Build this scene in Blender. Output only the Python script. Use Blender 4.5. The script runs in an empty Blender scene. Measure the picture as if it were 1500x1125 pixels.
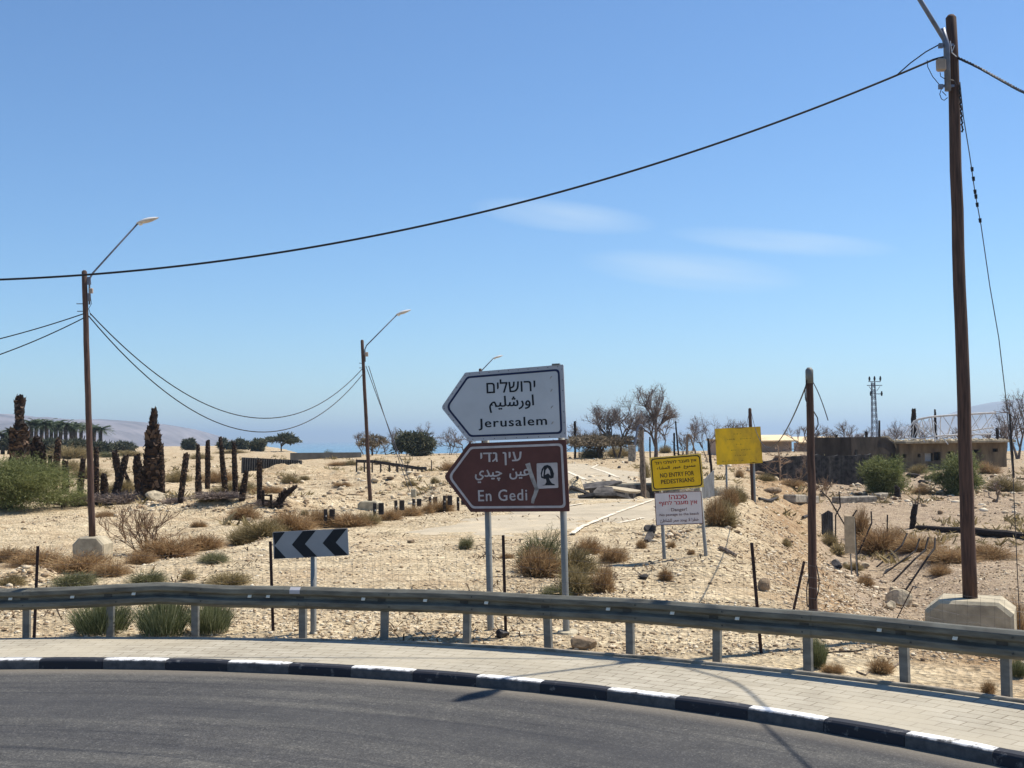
import bpy, math, random, mathutils
import mathutils.geometry
import numpy as np
from mathutils import Vector, Matrix, noise as mnoise

rad = math.radians
scene = bpy.context.scene
COL = scene.collection

# ------------------------------------------------------------------ camera
FPX, EYE = 1750.0, 3.4                 # focal length in photo pixels (1500 wide), eye height in a coach
PITCH, ROLL = math.atan(80.5 / FPX), rad(0.6)
_f = np.array([0, math.cos(PITCH), math.sin(PITCH)])
_r0 = np.array([1.0, 0, 0]); _u0 = np.cross(_r0, _f)
_r = math.cos(ROLL) * _r0 - math.sin(ROLL) * _u0
_u = math.sin(ROLL) * _r0 + math.cos(ROLL) * _u0
EYEP = np.array([0, 0, EYE])
cam = bpy.data.cameras.new('camera'); camo = bpy.data.objects.new('camera', cam); COL.objects.link(camo)
cam.sensor_fit = 'HORIZONTAL'; cam.sensor_width = 36; cam.lens = 36 * FPX / 1500
cam.clip_start = 0.1; cam.clip_end = 90000
camo.matrix_world = Matrix(((_r[0], _u[0], -_f[0], 0), (_r[1], _u[1], -_f[1], 0), (_r[2], _u[2], -_f[2], EYE), (0, 0, 0, 1)))
scene.camera = camo

# ------------------------------------------------------------------ sky, sun, exposure
SUN = Vector((0.58, 0.25, 1.0)).normalized()
SUN_EL = math.asin(SUN.z); SUN_AZ = math.atan2(SUN.x, SUN.y)
world = bpy.data.worlds.new('World'); scene.world = world; world.use_nodes = True
wn = world.node_tree.nodes; wl = world.node_tree.links
bg = wn['Background']
sky = wn.new('ShaderNodeTexSky'); sky.sky_type = 'NISHITA'; sky.sun_disc = False
sky.sun_elevation = SUN_EL; sky.sun_rotation = SUN_AZ
sky.altitude = 0; sky.air_density = 1.0; sky.dust_density = 0.0; sky.ozone_density = 6.0
tint = wn.new('ShaderNodeMix'); tint.data_type = 'RGBA'; tint.blend_type = 'MULTIPLY'; tint.inputs[0].default_value = 1.0
tint.inputs[7].default_value = (0.82, 0.955, 1.045, 1)      # dry desert air: a shade deeper blue
# a few thin streaks of window reflection, painted into the sky by direction
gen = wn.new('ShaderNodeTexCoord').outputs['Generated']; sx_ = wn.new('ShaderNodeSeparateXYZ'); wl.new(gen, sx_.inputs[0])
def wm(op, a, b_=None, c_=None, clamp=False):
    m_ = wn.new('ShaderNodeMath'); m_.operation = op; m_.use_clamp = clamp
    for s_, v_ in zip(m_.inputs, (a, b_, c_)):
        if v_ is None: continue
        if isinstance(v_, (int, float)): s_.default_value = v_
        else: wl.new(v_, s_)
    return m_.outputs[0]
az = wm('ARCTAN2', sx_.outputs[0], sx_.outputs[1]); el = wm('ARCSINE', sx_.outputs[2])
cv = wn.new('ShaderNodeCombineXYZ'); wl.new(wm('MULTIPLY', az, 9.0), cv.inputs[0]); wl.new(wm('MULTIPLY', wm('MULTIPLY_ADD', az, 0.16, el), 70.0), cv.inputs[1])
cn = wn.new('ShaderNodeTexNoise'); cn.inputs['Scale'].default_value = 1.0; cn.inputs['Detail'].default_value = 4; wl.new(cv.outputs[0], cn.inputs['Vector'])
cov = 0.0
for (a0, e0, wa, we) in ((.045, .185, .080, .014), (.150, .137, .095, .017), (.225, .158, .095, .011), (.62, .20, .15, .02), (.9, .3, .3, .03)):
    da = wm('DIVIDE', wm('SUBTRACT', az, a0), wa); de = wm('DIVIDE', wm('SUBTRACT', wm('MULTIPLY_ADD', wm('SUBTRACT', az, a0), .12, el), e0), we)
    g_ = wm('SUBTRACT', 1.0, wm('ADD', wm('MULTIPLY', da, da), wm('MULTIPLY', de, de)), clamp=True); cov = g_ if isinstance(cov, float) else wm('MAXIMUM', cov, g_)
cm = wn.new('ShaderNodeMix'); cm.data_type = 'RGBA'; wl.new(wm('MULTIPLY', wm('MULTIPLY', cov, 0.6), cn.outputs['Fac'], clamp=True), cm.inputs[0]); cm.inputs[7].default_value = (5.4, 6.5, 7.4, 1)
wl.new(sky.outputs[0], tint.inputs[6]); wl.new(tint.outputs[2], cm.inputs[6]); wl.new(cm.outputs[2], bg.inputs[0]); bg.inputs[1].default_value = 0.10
sl = bpy.data.lights.new('sun', 'SUN'); sl.energy = 5.0; sl.angle = rad(0.53); sl.color = (1.0, 0.93, 0.82)
so = bpy.data.objects.new('sun', sl); COL.objects.link(so)
so.rotation_euler = SUN.to_track_quat('Z', 'Y').to_euler()
scene.view_settings.view_transform = 'Standard'; scene.view_settings.look = 'None'
scene.view_settings.gamma = 1.0; scene.view_settings.exposure = 0.45
scene.view_settings.use_curve_mapping = False
scene.cycles.volume_bounces = 0
scene.cycles.max_bounces = 6

# ------------------------------------------------------------------ materials
def nd(nt, t, **kw):
    n = nt.nodes.new(t)
    for k, v in kw.items(): setattr(n, k, v)
    return n
def new_mat(name, rough=0.8, metal=0.0, spec=0.3):
    m = bpy.data.materials.new(name); m.use_nodes = True
    b = m.node_tree.nodes['Principled BSDF']
    b.inputs['Roughness'].default_value = rough; b.inputs['Metallic'].default_value = metal
    b.inputs['Specular IOR Level'].default_value = spec
    return m, m.node_tree, b
def ramp(nt, fac, stops):
    r = nd(nt, 'ShaderNodeValToRGB'); cr = r.color_ramp
    while len(cr.elements) < len(stops): cr.elements.new(0.5)
    for e, (p, c) in zip(cr.elements, stops): e.position = p; e.color = (*c, 1)
    nt.links.new(fac, r.inputs[0]); return r.outputs[0]
def noise(nt, vec, scale, detail=4, rough=0.55):
    n = nd(nt, 'ShaderNodeTexNoise'); n.inputs['Scale'].default_value = scale
    n.inputs['Detail'].default_value = detail; n.inputs['Roughness'].default_value = rough
    nt.links.new(vec, n.inputs['Vector']); return n.outputs['Fac']
def objco(nt, scale=None):
    o = nd(nt, 'ShaderNodeTexCoord').outputs['Object']
    if scale is None: return o
    m = nd(nt, 'ShaderNodeMapping'); m.inputs['Scale'].default_value = scale
    nt.links.new(o, m.inputs[0]); return m.outputs[0]
def mixc(nt, fac, a, b, mode='MIX'):
    m = nd(nt, 'ShaderNodeMix', data_type='RGBA', blend_type=mode)
    for s, v in ((m.inputs[0], fac), (m.inputs[6], a), (m.inputs[7], b)):
        if hasattr(v, 'links') or hasattr(v, 'is_linked'): nt.links.new(v, s)
        elif isinstance(v, (int, float)): s.default_value = v
        else: s.default_value = (*v, 1)
    return m.outputs[2]
def mathn(nt, op, a, b=None, c=None, clamp=False):
    m = nd(nt, 'ShaderNodeMath', operation=op); m.use_clamp = clamp
    for s, v in zip(m.inputs, (a, b, c)):
        if v is None: continue
        if isinstance(v, (int, float)): s.default_value = v
        else: nt.links.new(v, s)
    return m.outputs[0]
def bump(nt, b, h, strength=0.3, dist=0.01):
    n = nd(nt, 'ShaderNodeBump'); n.inputs['Strength'].default_value = strength; n.inputs['Distance'].default_value = dist
    nt.links.new(h, n.inputs['Height']); nt.links.new(n.outputs[0], b.inputs['Normal'])
def simple(name, col, rough=0.7, metal=0.0, var=0.18, scale=6.0, stretch=(1, 1, 1), bmp=0.0, spec=0.3, dark=None, thr=(0.35, 0.65)):
    """plain surface with soft mottling towards a second colour"""
    m, nt, b = new_mat(name, rough, metal, spec)
    v = objco(nt, stretch)
    f = noise(nt, v, scale, 5, 0.6)
    c2 = dark if dark else tuple(max(0, k * (1 - 2 * var)) for k in col)
    c1 = tuple(min(1, k * (1 + var * 0.6)) for k in col)
    nt.links.new(ramp(nt, f, [(thr[0], c2), (thr[1], c1)]), b.inputs['Base Color'])
    if bmp: bump(nt, b, noise(nt, v, scale * 4, 4), bmp, 0.02)
    return m
def plant_mat(name, stops, trans=0.25, rough=0.75):
    """per-leaf colour variation plus a little light coming through"""
    m, nt, b = new_mat(name, rough, 0, 0.15)
    g = nd(nt, 'ShaderNodeNewGeometry'); oi = nd(nt, 'ShaderNodeObjectInfo')
    a = mathn(nt, 'MULTIPLY_ADD', oi.outputs['Random'], 0.25, -0.12)
    f = mathn(nt, 'ADD', g.outputs['Random Per Island'], a, clamp=True)
    c = ramp(nt, f, stops)
    nt.links.new(c, b.inputs['Base Color'])
    t = nd(nt, 'ShaderNodeBsdfTranslucent'); nt.links.new(c, t.inputs[0])
    mx = nd(nt, 'ShaderNodeMixShader'); mx.inputs[0].default_value = trans
    nt.links.new(b.outputs[0], mx.inputs[1]); nt.links.new(t.outputs[0], mx.inputs[2])
    nt.links.new(mx.outputs[0], nt.nodes['Material Output'].inputs[0])
    return m

M = {}
M['steel'] = simple('galvanised_steel', (0.19, 0.19, 0.175), 0.6, 0.2, 0.16, 3, (1, 1, 3))
M['rail_steel'] = simple('weathered_rail_steel', (0.15, 0.148, 0.122), 0.65, 0.1, 0.22, 2.2, (1, 1, 6), dark=(0.085, 0.082, 0.068))
M['rail_edge'] = simple('rail_seam_dirt', (0.06, 0.06, 0.055), 0.8)
M['post_steel'] = simple('sign_post_steel', (0.27, 0.27, 0.25), 0.55, 0.2, 0.12, 4, (1, 1, 0.4))
M['rust_steel'] = simple('rusted_fence_steel', (0.055, 0.030, 0.026), 0.85, 0, 0.3, 12)
M['dark_iron'] = simple('dark_old_iron', (0.05, 0.042, 0.038), 0.8, 0, 0.3, 8)
M['pole_wood'] = simple('creosoted_pole_wood', (0.105, 0.061, 0.045), 0.85, 0, 0.4, 5, (6, 6, 0.35), 0.5, dark=(0.05, 0.033, 0.028))
M['grey_wood'] = simple('bleached_wood', (0.26, 0.20, 0.15), 0.9, 0, 0.35, 5, (4, 4, 1), 0.4)
M['burnt_wood'] = simple('charred_wood', (0.035, 0.026, 0.022), 0.95, 0, 0.4, 9, (3, 3, 1), 0.5)
M['concrete'] = simple('pole_base_concrete', (0.45, 0.39, 0.275), 0.9, 0, 0.16, 3.5, (1, 1, 1), 0.3)
M['old_concrete'] = simple('broken_concrete', (0.33, 0.29, 0.23), 0.95, 0, 0.3, 3, (1, 1, 1), 0.5)
M['lamp_shell'] = simple('lamp_housing_paint', (0.72, 0.70, 0.66), 0.45, 0, 0.06)
M['lamp_glass'] = simple('lamp_lens', (0.50, 0.46, 0.43), 0.3, 0, 0.1)
M['lamp_arm'] = simple('lamp_arm_steel', (0.17, 0.19, 0.24), 0.5, 0.3, 0.15)
M['junction'] = simple('junction_box_plastic', (0.42, 0.33, 0.26), 0.6, 0, 0.12)
M['cable'] = simple('cable_rubber', (0.018, 0.018, 0.022), 0.6, 0, 0.1)
M['guy'] = simple('guy_wire_steel', (0.08, 0.08, 0.09), 0.5, 0.3, 0.1)
M['white_refl'] = simple('white_sign_sheeting', (0.53, 0.53, 0.54), 0.45, 0, 0.05, 1.5)
M['margin'] = simple('sign_margin_sheeting', (0.44, 0.43, 0.45), 0.45, 0, 0.07, 2)
M['navy'] = simple('navy_sign_ink', (0.012, 0.018, 0.06), 0.5, 0, 0.1)
M['sign_black'] = simple('black_sign_ink', (0.010, 0.011, 0.016), 0.5, 0, 0.1)
M['brown_refl'] = simple('brown_sign_sheeting', (0.115, 0.040, 0.032), 0.5, 0, 0.14, 1.6)
M['brown_text'] = simple('brown_sign_letters', (0.52, 0.46, 0.44), 0.5, 0, 0.08)
M['spray'] = simple('grey_spray_paint', (0.40, 0.36, 0.33), 0.8, 0, 0.2, 9)
M['chev_white'] = simple('chevron_grey_sheeting', (0.31, 0.31, 0.315), 0.45, 0, 0.06, 2)
M['yellow'] = simple('yellow_sign_sheeting', (0.80, 0.50, 0.012), 0.5, 0, 0.07, 2)
M['yellow_edge'] = simple('yellow_sign_faded_edge', (0.72, 0.52, 0.10), 0.6, 0, 0.1, 4)
M['yellow_old'] = simple('faded_mustard_paint', (0.74, 0.47, 0.015), 0.6, 0, 0.24, 1.6, (1, 1, .6), dark=(0.50, 0.31, 0.03))
M['faded_ink'] = simple('faded_brown_lettering', (0.24, 0.15, 0.018), 0.8, 0, 0.25, 5)
M['red_ink'] = simple('red_sign_ink', (0.42, 0.015, 0.03), 0.5, 0, 0.1)
M['white_board'] = simple('white_board_enamel', (0.66, 0.62, 0.62), 0.5, 0, 0.06, 2)
M['grey_ink'] = simple('dark_red_grey_ink', (0.13, 0.06, 0.06), 0.6, 0, 0.1)
M['reflector'] = simple('reflector_plastic', (0.9, 0.9, 0.82), 0.25, 0, 0.03)
M['kerb_black'] = simple('kerb_black_paint', (0.15, 0.145, 0.14), 0.7, 0, 0.3, 7, dark=(0.022, 0.024, 0.032), thr=(0.58, 0.72))
M['road_paint'] = simple('worn_road_paint', (0.68, 0.61, 0.48), 0.95, 0, 0.2, 2.5, dark=(0.47, 0.40, 0.29), thr=(0.38, 0.55))
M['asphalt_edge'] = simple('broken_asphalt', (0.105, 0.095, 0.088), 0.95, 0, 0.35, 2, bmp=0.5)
M['wall_tan'] = simple('ruin_plaster', (0.21, 0.155, 0.092), 0.95, 0, 0.22, 0.8, (1, 1, 0.3), 0.3, dark=(0.095, 0.07, 0.048))
M['wall_dark'] = simple('sooty_plaster', (0.065, 0.05, 0.038), 0.95, 0, 0.3, 0.6, (1, 1, 0.4), 0.2)
M['roof_slab'] = simple('rubble_strewn_roof', (0.42, 0.35, 0.24), 0.95, 0, 0.25, 1.5, bmp=0.5)
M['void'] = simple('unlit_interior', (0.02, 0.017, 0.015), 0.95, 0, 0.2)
M['pale_panel'] = simple('pale_shutter', (0.42, 0.41, 0.40), 0.7, 0, 0.1)
M['truss_white'] = simple('white_mast_paint', (0.60, 0.575, 0.54), 0.5, 0, 0.12, 3)
M['dark_stone'] = simple('dark_stone_wall', (0.055, 0.050, 0.046), 0.95, 0, 0.4, 2.2, bmp=0.8, dark=(0.018, 0.017, 0.017))
M['canopy_roof'] = simple('yellowed_canopy_roof', (0.78, 0.60, 0.36), 0.8, 0, 0.1, 0.3)
M['canopy_wall'] = simple('pale_pink_wall', (0.45, 0.34, 0.27), 0.9, 0, 0.1, 0.5)
M['corrugated'] = simple('grey_corrugated_steel', (0.17, 0.17, 0.17), 0.6, 0.2, 0.2, 2)
M['crib_wall'] = simple('dark_sheet_wall', (0.035, 0.034, 0.034), 0.9, 0, 0.25, 1)
M['grey_wall'] = simple('grey_shore_wall', (0.055, 0.053, 0.05), 0.9, 0, 0.2, 0.6)
M['shag'] = plant_mat('palm_leaf_bases', [(0.0, (0.022, 0.015, 0.012)), (0.5, (0.07, 0.045, 0.032)), (1.0, (0.17, 0.115, 0.08))], 0.0, 0.95)
M['shag_dark'] = plant_mat('scorched_leaf_bases', [(0.0, (0.014, 0.011, 0.010)), (0.6, (0.045, 0.03, 0.024)), (1.0, (0.11, 0.075, 0.055))], 0.0, 0.95)
M['palm_leaf'] = plant_mat('palm_fronds', [(0.0, (0.03, 0.05, 0.028)), (0.6, (0.07, 0.10, 0.058)), (1.0, (0.17, 0.19, 0.12))], 0.2)
M['bark'] = simple('tree_bark', (0.13, 0.098, 0.075), 0.95, 0, 0.3, 3)
M['bark_grey'] = simple('dead_grey_bark', (0.19, 0.15, 0.13), 0.95, 0, 0.3, 3)
M['twig_pale'] = simple('dry_pale_branches', (0.30, 0.20, 0.125), 0.95, 0, 0.25, 5)
M['shrub_brown'] = plant_mat('dry_brown_saltbush', [(0.0, (0.20, 0.115, 0.052)), (0.5, (0.33, 0.21, 0.105)), (1.0, (0.48, 0.35, 0.19))], 0.3)
M['shrub_olive'] = plant_mat('olive_saltbush', [(0.0, (0.13, 0.10, 0.043)), (0.5, (0.25, 0.20, 0.095)), (1.0, (0.42, 0.33, 0.18))], 0.3)
M['shrub_green'] = plant_mat('grey_green_saltbush', [(0.0, (0.07, 0.075, 0.03)), (0.6, (0.16, 0.165, 0.08)), (1.0, (0.34, 0.31, 0.18))], 0.3)
M['broom_green'] = plant_mat('upright_green_shrub', [(0.0, (0.07, 0.085, 0.035)), (0.6, (0.20, 0.22, 0.105)), (1.0, (0.42, 0.42, 0.25))], 0.3)
M['tamarisk'] = plant_mat('feathery_green_bush', [(0.0, (0.065, 0.08, 0.022)), (0.6, (0.165, 0.185, 0.062)), (1.0, (0.31, 0.32, 0.145))], 0.35)
M['acacia_dark'] = plant_mat('dark_acacia_leaves', [(0.0, (0.035, 0.045, 0.028)), (0.6, (0.08, 0.09, 0.055)), (1.0, (0.17, 0.165, 0.11))], 0.2)
M['acacia_olive'] = plant_mat('olive_acacia_leaves', [(0.0, (0.12, 0.10, 0.07)), (0.6, (0.215, 0.175, 0.12)), (1.0, (0.34, 0.27, 0.19))], 0.25)
M['grey_twig'] = plant_mat('fine_grey_twigs', [(0.0, (0.11, 0.088, 0.078)), (0.6, (0.21, 0.165, 0.145)), (1.0, (0.33, 0.265, 0.225))], 0.15)
M['rock'] = simple('pale_limestone', (0.50, 0.42, 0.29), 0.95, 0, 0.25, 4, bmp=0.6)
M['rock_brown'] = simple('brown_rock', (0.30, 0.22, 0.14), 0.95, 0, 0.3, 4, bmp=0.6)
M['rubbish'] = simple('black_plastic', (0.06, 0.055, 0.055), 0.6, 0, 0.4, 6, bmp=0.5)

M['litter'] = plant_mat('dry_twig_litter', [(0.0, (0.05, 0.035, 0.025)), (0.5, (0.16, 0.11, 0.065)), (1.0, (0.42, 0.33, 0.2))], 0.0, 0.95)
# stones of all kinds in one sheet of loose gravel
m, nt, b = new_mat('gravel_stones', 0.95, 0, 0.2)
g = nd(nt, 'ShaderNodeNewGeometry')
nt.links.new(ramp(nt, g.outputs['Random Per Island'], [(0.0, (0.17, 0.115, 0.07)), (0.22, (0.36, 0.26, 0.16)), (0.6, (0.54, 0.43, 0.285)), (1.0, (0.74, 0.65, 0.49))]), b.inputs['Base Color'])
M['gravel'] = m

# desert soil: 'soil' attribute = share of orange-brown earth
m, nt, b = new_mat('desert_soil', 0.97, 0, 0.12)
pos = nd(nt, 'ShaderNodeNewGeometry').outputs['Position']
at = nd(nt, 'ShaderNodeAttribute', attribute_name='soil').outputs['Fac']
n1 = noise(nt, pos, 0.35, 6, 0.6); n2 = noise(nt, pos, 2.6, 6, 0.65); n3 = noise(nt, pos, 14.0, 5, 0.7)
mpst = nd(nt, 'ShaderNodeMapping'); mpst.inputs['Scale'].default_value = (0.10, 1.1, 1.0); mpst.inputs['Rotation'].default_value = (0, 0, 0.10); nt.links.new(pos, mpst.inputs[0])
trk = noise(nt, mpst.outputs[0], 1.0, 6, 0.62)      # wheel tracks and graded strips
pale = ramp(nt, n2, [(0.28, (0.40, 0.32, 0.205)), (0.5, (0.575, 0.475, 0.315)), (0.70, (0.70, 0.60, 0.42))])
pale = mixc(nt, 0.9, pale, ramp(nt, trk, [(0.32, (0.74, 0.71, 0.68)), (0.5, (0.98, 0.97, 0.96)), (0.66, (1.16, 1.15, 1.13))]), 'MULTIPLY')
brown = ramp(nt, n2, [(0.28, (0.20, 0.125, 0.066)), (0.5, (0.365, 0.242, 0.132)), (0.7, (0.50, 0.365, 0.22))])
k = mathn(nt, 'MULTIPLY_ADD', n1, 2.4, -1.22)
k = mathn(nt, 'ADD', k, at, clamp=True)
c = mixc(nt, k, pale, brown)
fl = nd(nt, 'ShaderNodeAttribute', attribute_name='field').outputs['Fac']      # greyer silt of the low field
silt = ramp(nt, n2, [(0.28, (0.22, 0.165, 0.115)), (0.5, (0.37, 0.285, 0.20)), (0.7, (0.50, 0.40, 0.285))])
c = mixc(nt, mathn(nt, 'MULTIPLY', fl, mathn(nt, 'MULTIPLY_ADD', n1, 1.2, .25), clamp=True), c, silt)
v = nd(nt, 'ShaderNodeTexVoronoi'); v.inputs['Scale'].default_value = 9.0; nt.links.new(pos, v.inputs['Vector'])
sp = ramp(nt, v.outputs['Color'], [(0.0, (0.42, 0.38, 0.34)), (0.35, (0.88, 0.87, 0.86)), (0.7, (1.0, 1.0, 1.0)), (0.95, (1.35, 1.33, 1.28))])
c = mixc(nt, 0.6, c, sp, 'MULTIPLY')
gr = ramp(nt, n3, [(0.32, (0.55, 0.52, 0.49)), (0.60, (1.1, 1.1, 1.1))])
c = mixc(nt, 0.65, c, gr, 'MULTIPLY')
nt.links.new(c, b.inputs['Base Color'])
hh = mathn(nt, 'ADD', mathn(nt, 'MULTIPLY', n2, 0.6), mathn(nt, 'ADD', mathn(nt, 'MULTIPLY', n3, 0.3), mathn(nt, 'MULTIPLY', v.outputs['Distance'], 0.5)))
bump(nt, b, hh, 1.0, 0.16)
M['ground'] = m

def polar(nt, R):
    """arc length and radius around the object origin (the roundabout's centre)"""
    o = nd(nt, 'ShaderNodeTexCoord').outputs['Object']
    s = nd(nt, 'ShaderNodeSeparateXYZ'); nt.links.new(o, s.inputs[0])
    ang = mathn(nt, 'MULTIPLY', mathn(nt, 'ARCTAN2', s.outputs[0], s.outputs[1]), R)
    r2 = mathn(nt, 'SQRT', mathn(nt, 'ADD', mathn(nt, 'MULTIPLY', s.outputs[0], s.outputs[0]), mathn(nt, 'MULTIPLY', s.outputs[1], s.outputs[1])))
    cb = nd(nt, 'ShaderNodeCombineXYZ'); nt.links.new(ang, cb.inputs[0]); nt.links.new(r2, cb.inputs[1])
    return o, cb.outputs[0], r2
# paving
m, nt, b = new_mat('concrete_pavers', 0.9, 0, 0.2)
o, pv, r2 = polar(nt, 18)
br = nd(nt, 'ShaderNodeTexBrick'); nt.links.new(pv, br.inputs['Vector'])
br.inputs['Scale'].default_value = 1.0; br.inputs['Brick Width'].default_value = 0.4; br.inputs['Row Height'].default_value = 0.2
br.inputs['Mortar Size'].default_value = 0.009; br.inputs['Mortar Smooth'].default_value = 0.4
br.inputs['Color1'].default_value = (0.355, 0.322, 0.255, 1); br.inputs['Color2'].default_value = (0.415, 0.38, 0.305, 1); br.inputs['Mortar'].default_value = (0.17, 0.14, 0.10, 1)
n1 = noise(nt, o, 1.2, 6, 0.65); n2 = noise(nt, o, 30, 4)
c = mixc(nt, 0.8, br.outputs['Color'], ramp(nt, n1, [(0.3, (0.74, 0.72, 0.68)), (0.6, (1.06, 1.06, 1.05))]), 'MULTIPLY')
c = mixc(nt, 0.5, c, ramp(nt, n2, [(0.3, (0.82, 0.82, 0.82)), (0.7, (1.1, 1.1, 1.1))]), 'MULTIPLY')
# sand drifted over the joints
sand = ramp(nt, noise(nt, o, 0.45, 5, 0.6), [(0.46, (0, 0, 0)), (0.66, (1, 1, 1))])
c = mixc(nt, mathn(nt, 'MULTIPLY', sand, 0.75), c, (0.42, 0.375, 0.285))
nt.links.new(c, b.inputs['Base Color'])
bump(nt, b, mathn(nt, 'SUBTRACT', n2, mathn(nt, 'MULTIPLY', br.outputs['Fac'], 1.5)), 0.35, 0.006)
M['pavers'] = m
# asphalt
m, nt, b = new_mat('worn_asphalt', 0.85, 0, 0.25)
o, pv, r2 = polar(nt, 14)
mp = nd(nt, 'ShaderNodeMapping'); mp.inputs['Scale'].default_value = (0.10, 1.3, 1); nt.links.new(pv, mp.inputs[0])
st = noise(nt, mp.outputs[0], 1.6, 5, 0.6)
mp2 = nd(nt, 'ShaderNodeMapping'); mp2.inputs['Scale'].default_value = (0.16, 5.0, 1); nt.links.new(pv, mp2.inputs[0])
st2 = noise(nt, mp2.outputs[0], 1.3, 3, 0.5)
fi = noise(nt, o, 55, 3, 0.7); me = noise(nt, o, 2.5, 5, 0.6)
vo = nd(nt, 'ShaderNodeTexVoronoi'); vo.inputs['Scale'].default_value = 42; nt.links.new(o, vo.inputs['Vector'])
c = ramp(nt, st, [(0.30, (0.043, 0.043, 0.045)), (0.50, (0.066, 0.065, 0.063)), (0.68, (0.097, 0.094, 0.086))])
c = mixc(nt, 0.85, c, ramp(nt, st2, [(0.30, (0.58, 0.60, 0.66)), (0.43, (1, 1, 1)), (1, (1.08, 1.08, 1.08))]), 'MULTIPLY')
c = mixc(nt, 0.8, c, ramp(nt, fi, [(0.32, (0.5, 0.5, 0.5)), (0.64, (1.5, 1.48, 1.45))]), 'MULTIPLY')
c = mixc(nt, 0.8, c, ramp(nt, vo.outputs['Color'], [(0.0, (0.6, 0.6, 0.6)), (0.7, (1.0, 1.0, 1.0)), (1.0, (2.0, 1.95, 1.85))]), 'MULTIPLY')
c = mixc(nt, 0.7, c, ramp(nt, me, [(0.3, (0.72, 0.72, 0.73)), (0.5, (1, 1, 1)), (0.7, (1.2, 1.18, 1.14))]), 'MULTIPLY')
# wheel path polished dark, hairline cracks, dropped oil
wp_ = mathn(nt, 'MULTIPLY', mathn(nt, 'SUBTRACT', mathn(nt, 'ADD', r2, mathn(nt, 'MULTIPLY', st, 0.8)), 14.9), 1.6); wp_ = mathn(nt, 'SUBTRACT', 1.0, mathn(nt, 'MULTIPLY', wp_, wp_), clamp=True)
c = mixc(nt, mathn(nt, 'MULTIPLY', wp_, 0.30), c, (0.045, 0.045, 0.047))
vc = nd(nt, 'ShaderNodeTexVoronoi', feature='DISTANCE_TO_EDGE'); vc.inputs['Scale'].default_value = 0.55
dv = nd(nt, 'ShaderNodeVectorMath', operation='ADD'); dn = nd(nt, 'ShaderNodeTexNoise'); dn.inputs['Scale'].default_value = 2.2; dn.inputs['Detail'].default_value = 5; nt.links.new(o, dn.inputs['Vector'])
nt.links.new(o, dv.inputs[0]); nt.links.new(dn.outputs['Color'], dv.inputs[1]); nt.links.new(dv.outputs[0], vc.inputs['Vector'])
ck = mathn(nt, 'MULTIPLY', mathn(nt, 'LESS_THAN', vc.outputs['Distance'], 0.006), ramp(nt, me, [(0.46, (0, 0, 0)), (0.56, (1, 1, 1))]))
c = mixc(nt, mathn(nt, 'MULTIPLY', ck, 0.55), c, (0.025, 0.025, 0.025))
# dust along the kerb
du = mathn(nt, 'MULTIPLY', mathn(nt, 'SUBTRACT', r2, 16.35), 2.2, clamp=True)
c = mixc(nt, mathn(nt, 'MULTIPLY', du, 0.55), c, (0.24, 0.21, 0.165))
nt.links.new(c, b.inputs['Base Color'])
bump(nt, b, fi, 0.5, 0.01)
M['asphalt'] = m
# old dusty road
m, nt, b = new_mat('old_dusty_asphalt', 0.95, 0, 0.15)
pos = nd(nt, 'ShaderNodeNewGeometry').outputs['Position']
n1 = noise(nt, pos, 0.5, 6, 0.65); n2 = noise(nt, pos, 6, 5, 0.7)
c = ramp(nt, n1, [(0.3, (0.34, 0.29, 0.21)), (0.5, (0.43, 0.37, 0.27)), (0.7, (0.52, 0.435, 0.30))])
c = mixc(nt, 0.6, c, ramp(nt, n2, [(0.3, (0.78, 0.76, 0.74)), (0.6, (1.06, 1.06, 1.06))]), 'MULTIPLY')
nt.links.new(c, b.inputs['Base Color']); bump(nt, b, n2, 0.4, 0.03)
M['old_road'] = m
# white kerb paint, rubbed, much darker below the top edge
m, nt, b = new_mat('kerb_white_paint', 0.75, 0, 0.25)
o = objco(nt); s = nd(nt, 'ShaderNodeSeparateXYZ'); nt.links.new(o, s.inputs[0])
n1 = noise(nt, o, 9, 5, 0.65)
gz = mathn(nt, 'ADD', mathn(nt, 'MULTIPLY', mathn(nt, 'SUBTRACT', s.outputs[2], 0.128), 60.0), mathn(nt, 'MULTIPLY', mathn(nt, 'SUBTRACT', n1, 0.5), 3.0), clamp=True)
face_tone = ramp(nt, n1, [(0.3, (0.055, 0.055, 0.06)), (0.7, (0.12, 0.118, 0.116))])
top_tone = ramp(nt, n1, [(0.34, (0.30, 0.285, 0.25)), (0.44, (0.80, 0.79, 0.76)), (1, (0.88, 0.87, 0.84))])
nt.links.new(mixc(nt, gz, face_tone, top_tone), b.inputs['Base Color'])
M['kerb_white'] = m
# sea
m, nt, b = new_mat('sea_water', 0.16, 0, 0.5)
pos = nd(nt, 'ShaderNodeNewGeometry').outputs['Position']
nt.links.new(ramp(nt, noise(nt, pos, 0.002, 3), [(0.35, (0.02, 0.10, 0.17)), (0.65, (0.035, 0.16, 0.24))]), b.inputs['Base Color'])
bump(nt, b, noise(nt, pos, 0.25, 6, 0.7), 0.6, 1.2)
M['sea'] = m
M['hill'] = simple('bare_rock_hillside', (0.225, 0.195, 0.195), 0.97, 0, 0.25, 0.004, (1, 1, 2.5), 0.0)
M['far_hill'] = simple('far_mountain_rock', (0.27, 0.22, 0.19), 0.97, 0, 0.2, 0.001)

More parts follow.
